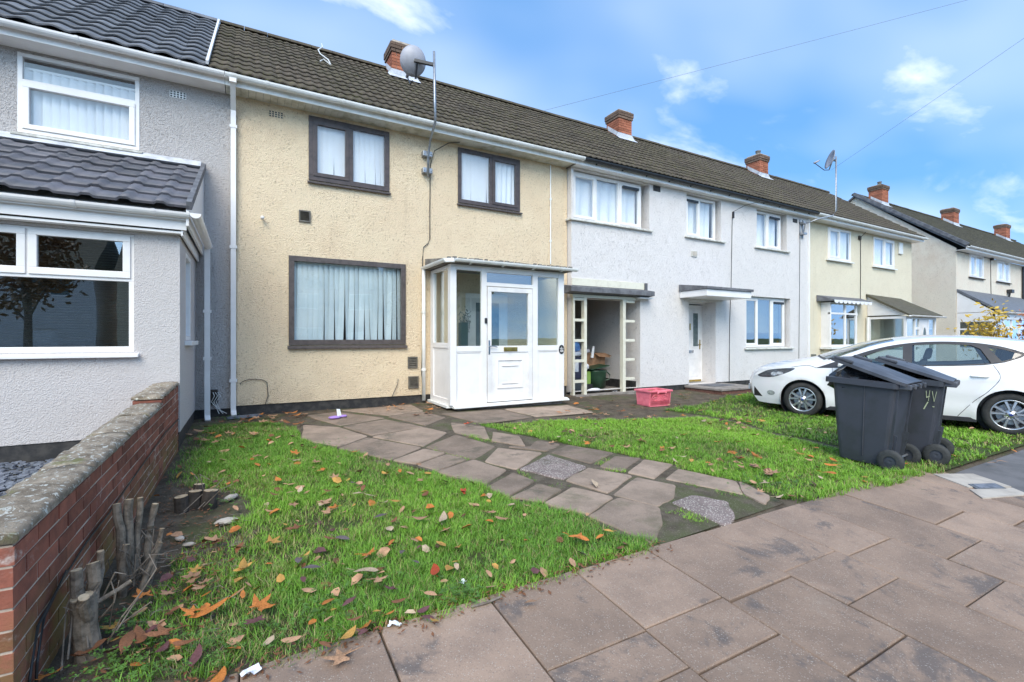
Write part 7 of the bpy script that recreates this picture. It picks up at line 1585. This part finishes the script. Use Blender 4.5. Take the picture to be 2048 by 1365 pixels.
# ------------------------------------------------------------------ other side of the street, seen only as reflections
def opposite():
    for k, (x, mat, lb) in enumerate(((-11, 'render_white', 'white house across the street, leftmost'), (-2.5, 'render_cream', 'cream house across the street facing the garden wall'), (6, 'render_red', 'red brick house across the street facing the porch'), (14.5, 'render_white', 'white house across the street facing the parked car'))):
        y = -21.; h = thing('opposite_house', lb, 'house', (x, y, -.5)); w = 7.6; ops = [(x-2.9, x-1.1, 3.4, 4.6), (x+1.0, x+2.8, 3.4, 4.6), (x-3.0, x-.9, .5, 2.0), (x+1.2, x+2.2, -.4, 1.7)]
        m = wall_grid(MB(), x-w/2, x+w/2, -.6, 5, ops, y-.28, .28); m.box(x-w/2, x+w/2, y-7, y-6.8, -.6, 5); m.box(x-w/2, x-w/2+.2, y-6.8, y-.28, -.6, 5); m.box(x+w/2-.2, x+w/2, y-6.8, y-.28, -.6, 5); part('wall', m, mat, h)
        part('roof', MB().prism_x([(y+.3, 4.95), (y-3.5, 7.7), (y-7.3, 4.95)], x-w/2-.1, x+w/2+.1), 'tile_far', h)
        for a, b, c, d in ops[:3]:
            f = MB(); f.box(a, b, y-.1, y-.04, c, c+.07); f.box(a, b, y-.1, y-.04, d-.07, d); f.box(a, a+.07, y-.1, y-.04, c, d); f.box(b-.07, b, y-.1, y-.04, c, d); f.box((a+b)/2-.04, (a+b)/2+.04, y-.1, y-.04, c, d); W = part('window', f, 'upvc', h); part('pane', MB().box(a, b, y-.08, y-.075, c, d), 'frosted', W)
        part('door', MB().box(ops[3][0], ops[3][1], y-.12, y-.06, -.5, 1.7), 'door_white', h)
        if k < 2: continue
        hd = MB(); r_ = random.Random(k)
        for q in range(900): c_ = Vector((x+r_.uniform(-3.6, 3.6), -14+r_.gauss(0, .25), -.5+r_.uniform(0, 1.1))); u = Vector((r_.gauss(0, 1), r_.gauss(0, 1), r_.gauss(0, 1))).normalized()*.12; v_ = u.orthogonal().normalized()*.07; hd.add([c_-u, c_+v_, c_+u, c_-v_], [(0, 1, 2, 3)])
        o = single('hedge', hd, 'foliage_dark', 'dark hedge in front of the ' + lb, 'hedge', loc=(x, -14, -.5))
    for k, (x, hh, mat) in enumerate(((-7.2, 6.5, 'foliage_copper'), (1.6, 7.5, 'foliage_copper'), (9.5, 7, 'foliage_dark'))):
        t = thing('street_tree', ('copper leaved street tree across the road, leftmost', 'copper leaved street tree across the road facing the porch', 'dark green street tree across the road on the right')[k], 'tree', (x, -11.5, -.6)); r_ = random.Random(40+k)
        part('trunk', MB().tube([(x, -11.5, -.8), (x+.05, -11.5, 1.5), (x, -11.45, hh*.55)], .17, 10, .09), 'bark', t); tips = []
        for q in range(14):
            a = r_.uniform(0, 6.28); z_ = r_.uniform(1.6, hh*.55); e = Vector((x+1.7*math.cos(a)*r_.uniform(.4, 1), -11.5+1.7*math.sin(a)*r_.uniform(.4, 1), z_+r_.uniform(.8, 2.6))); part('branch', MB().tube([(x, -11.5, z_), Vector((x, -11.5, z_)).lerp(e, .5)+Vector((0, 0, .2)), e], .05, 6, .015), 'bark', t); tips += [e, Vector((x, -11.5, z_)).lerp(e, .7)]
        m = MB()
        for q in range(1600): c_ = r_.choice(tips)+Vector((r_.gauss(0, .4), r_.gauss(0, .4), r_.gauss(0, .35))); u = Vector((r_.gauss(0, 1), r_.gauss(0, 1), r_.gauss(0, 1))).normalized()*.13; v_ = u.orthogonal().normalized()*.08; m.add([c_-u, c_+v_, c_+u, c_-v_], [(0, 1, 2, 3)])
        part('crown', m, mat, t)
    car('dark hatchback car parked at the kerb behind the photographer', (-3.6, -2.9, -.62), 0, 'car_black')
opposite()
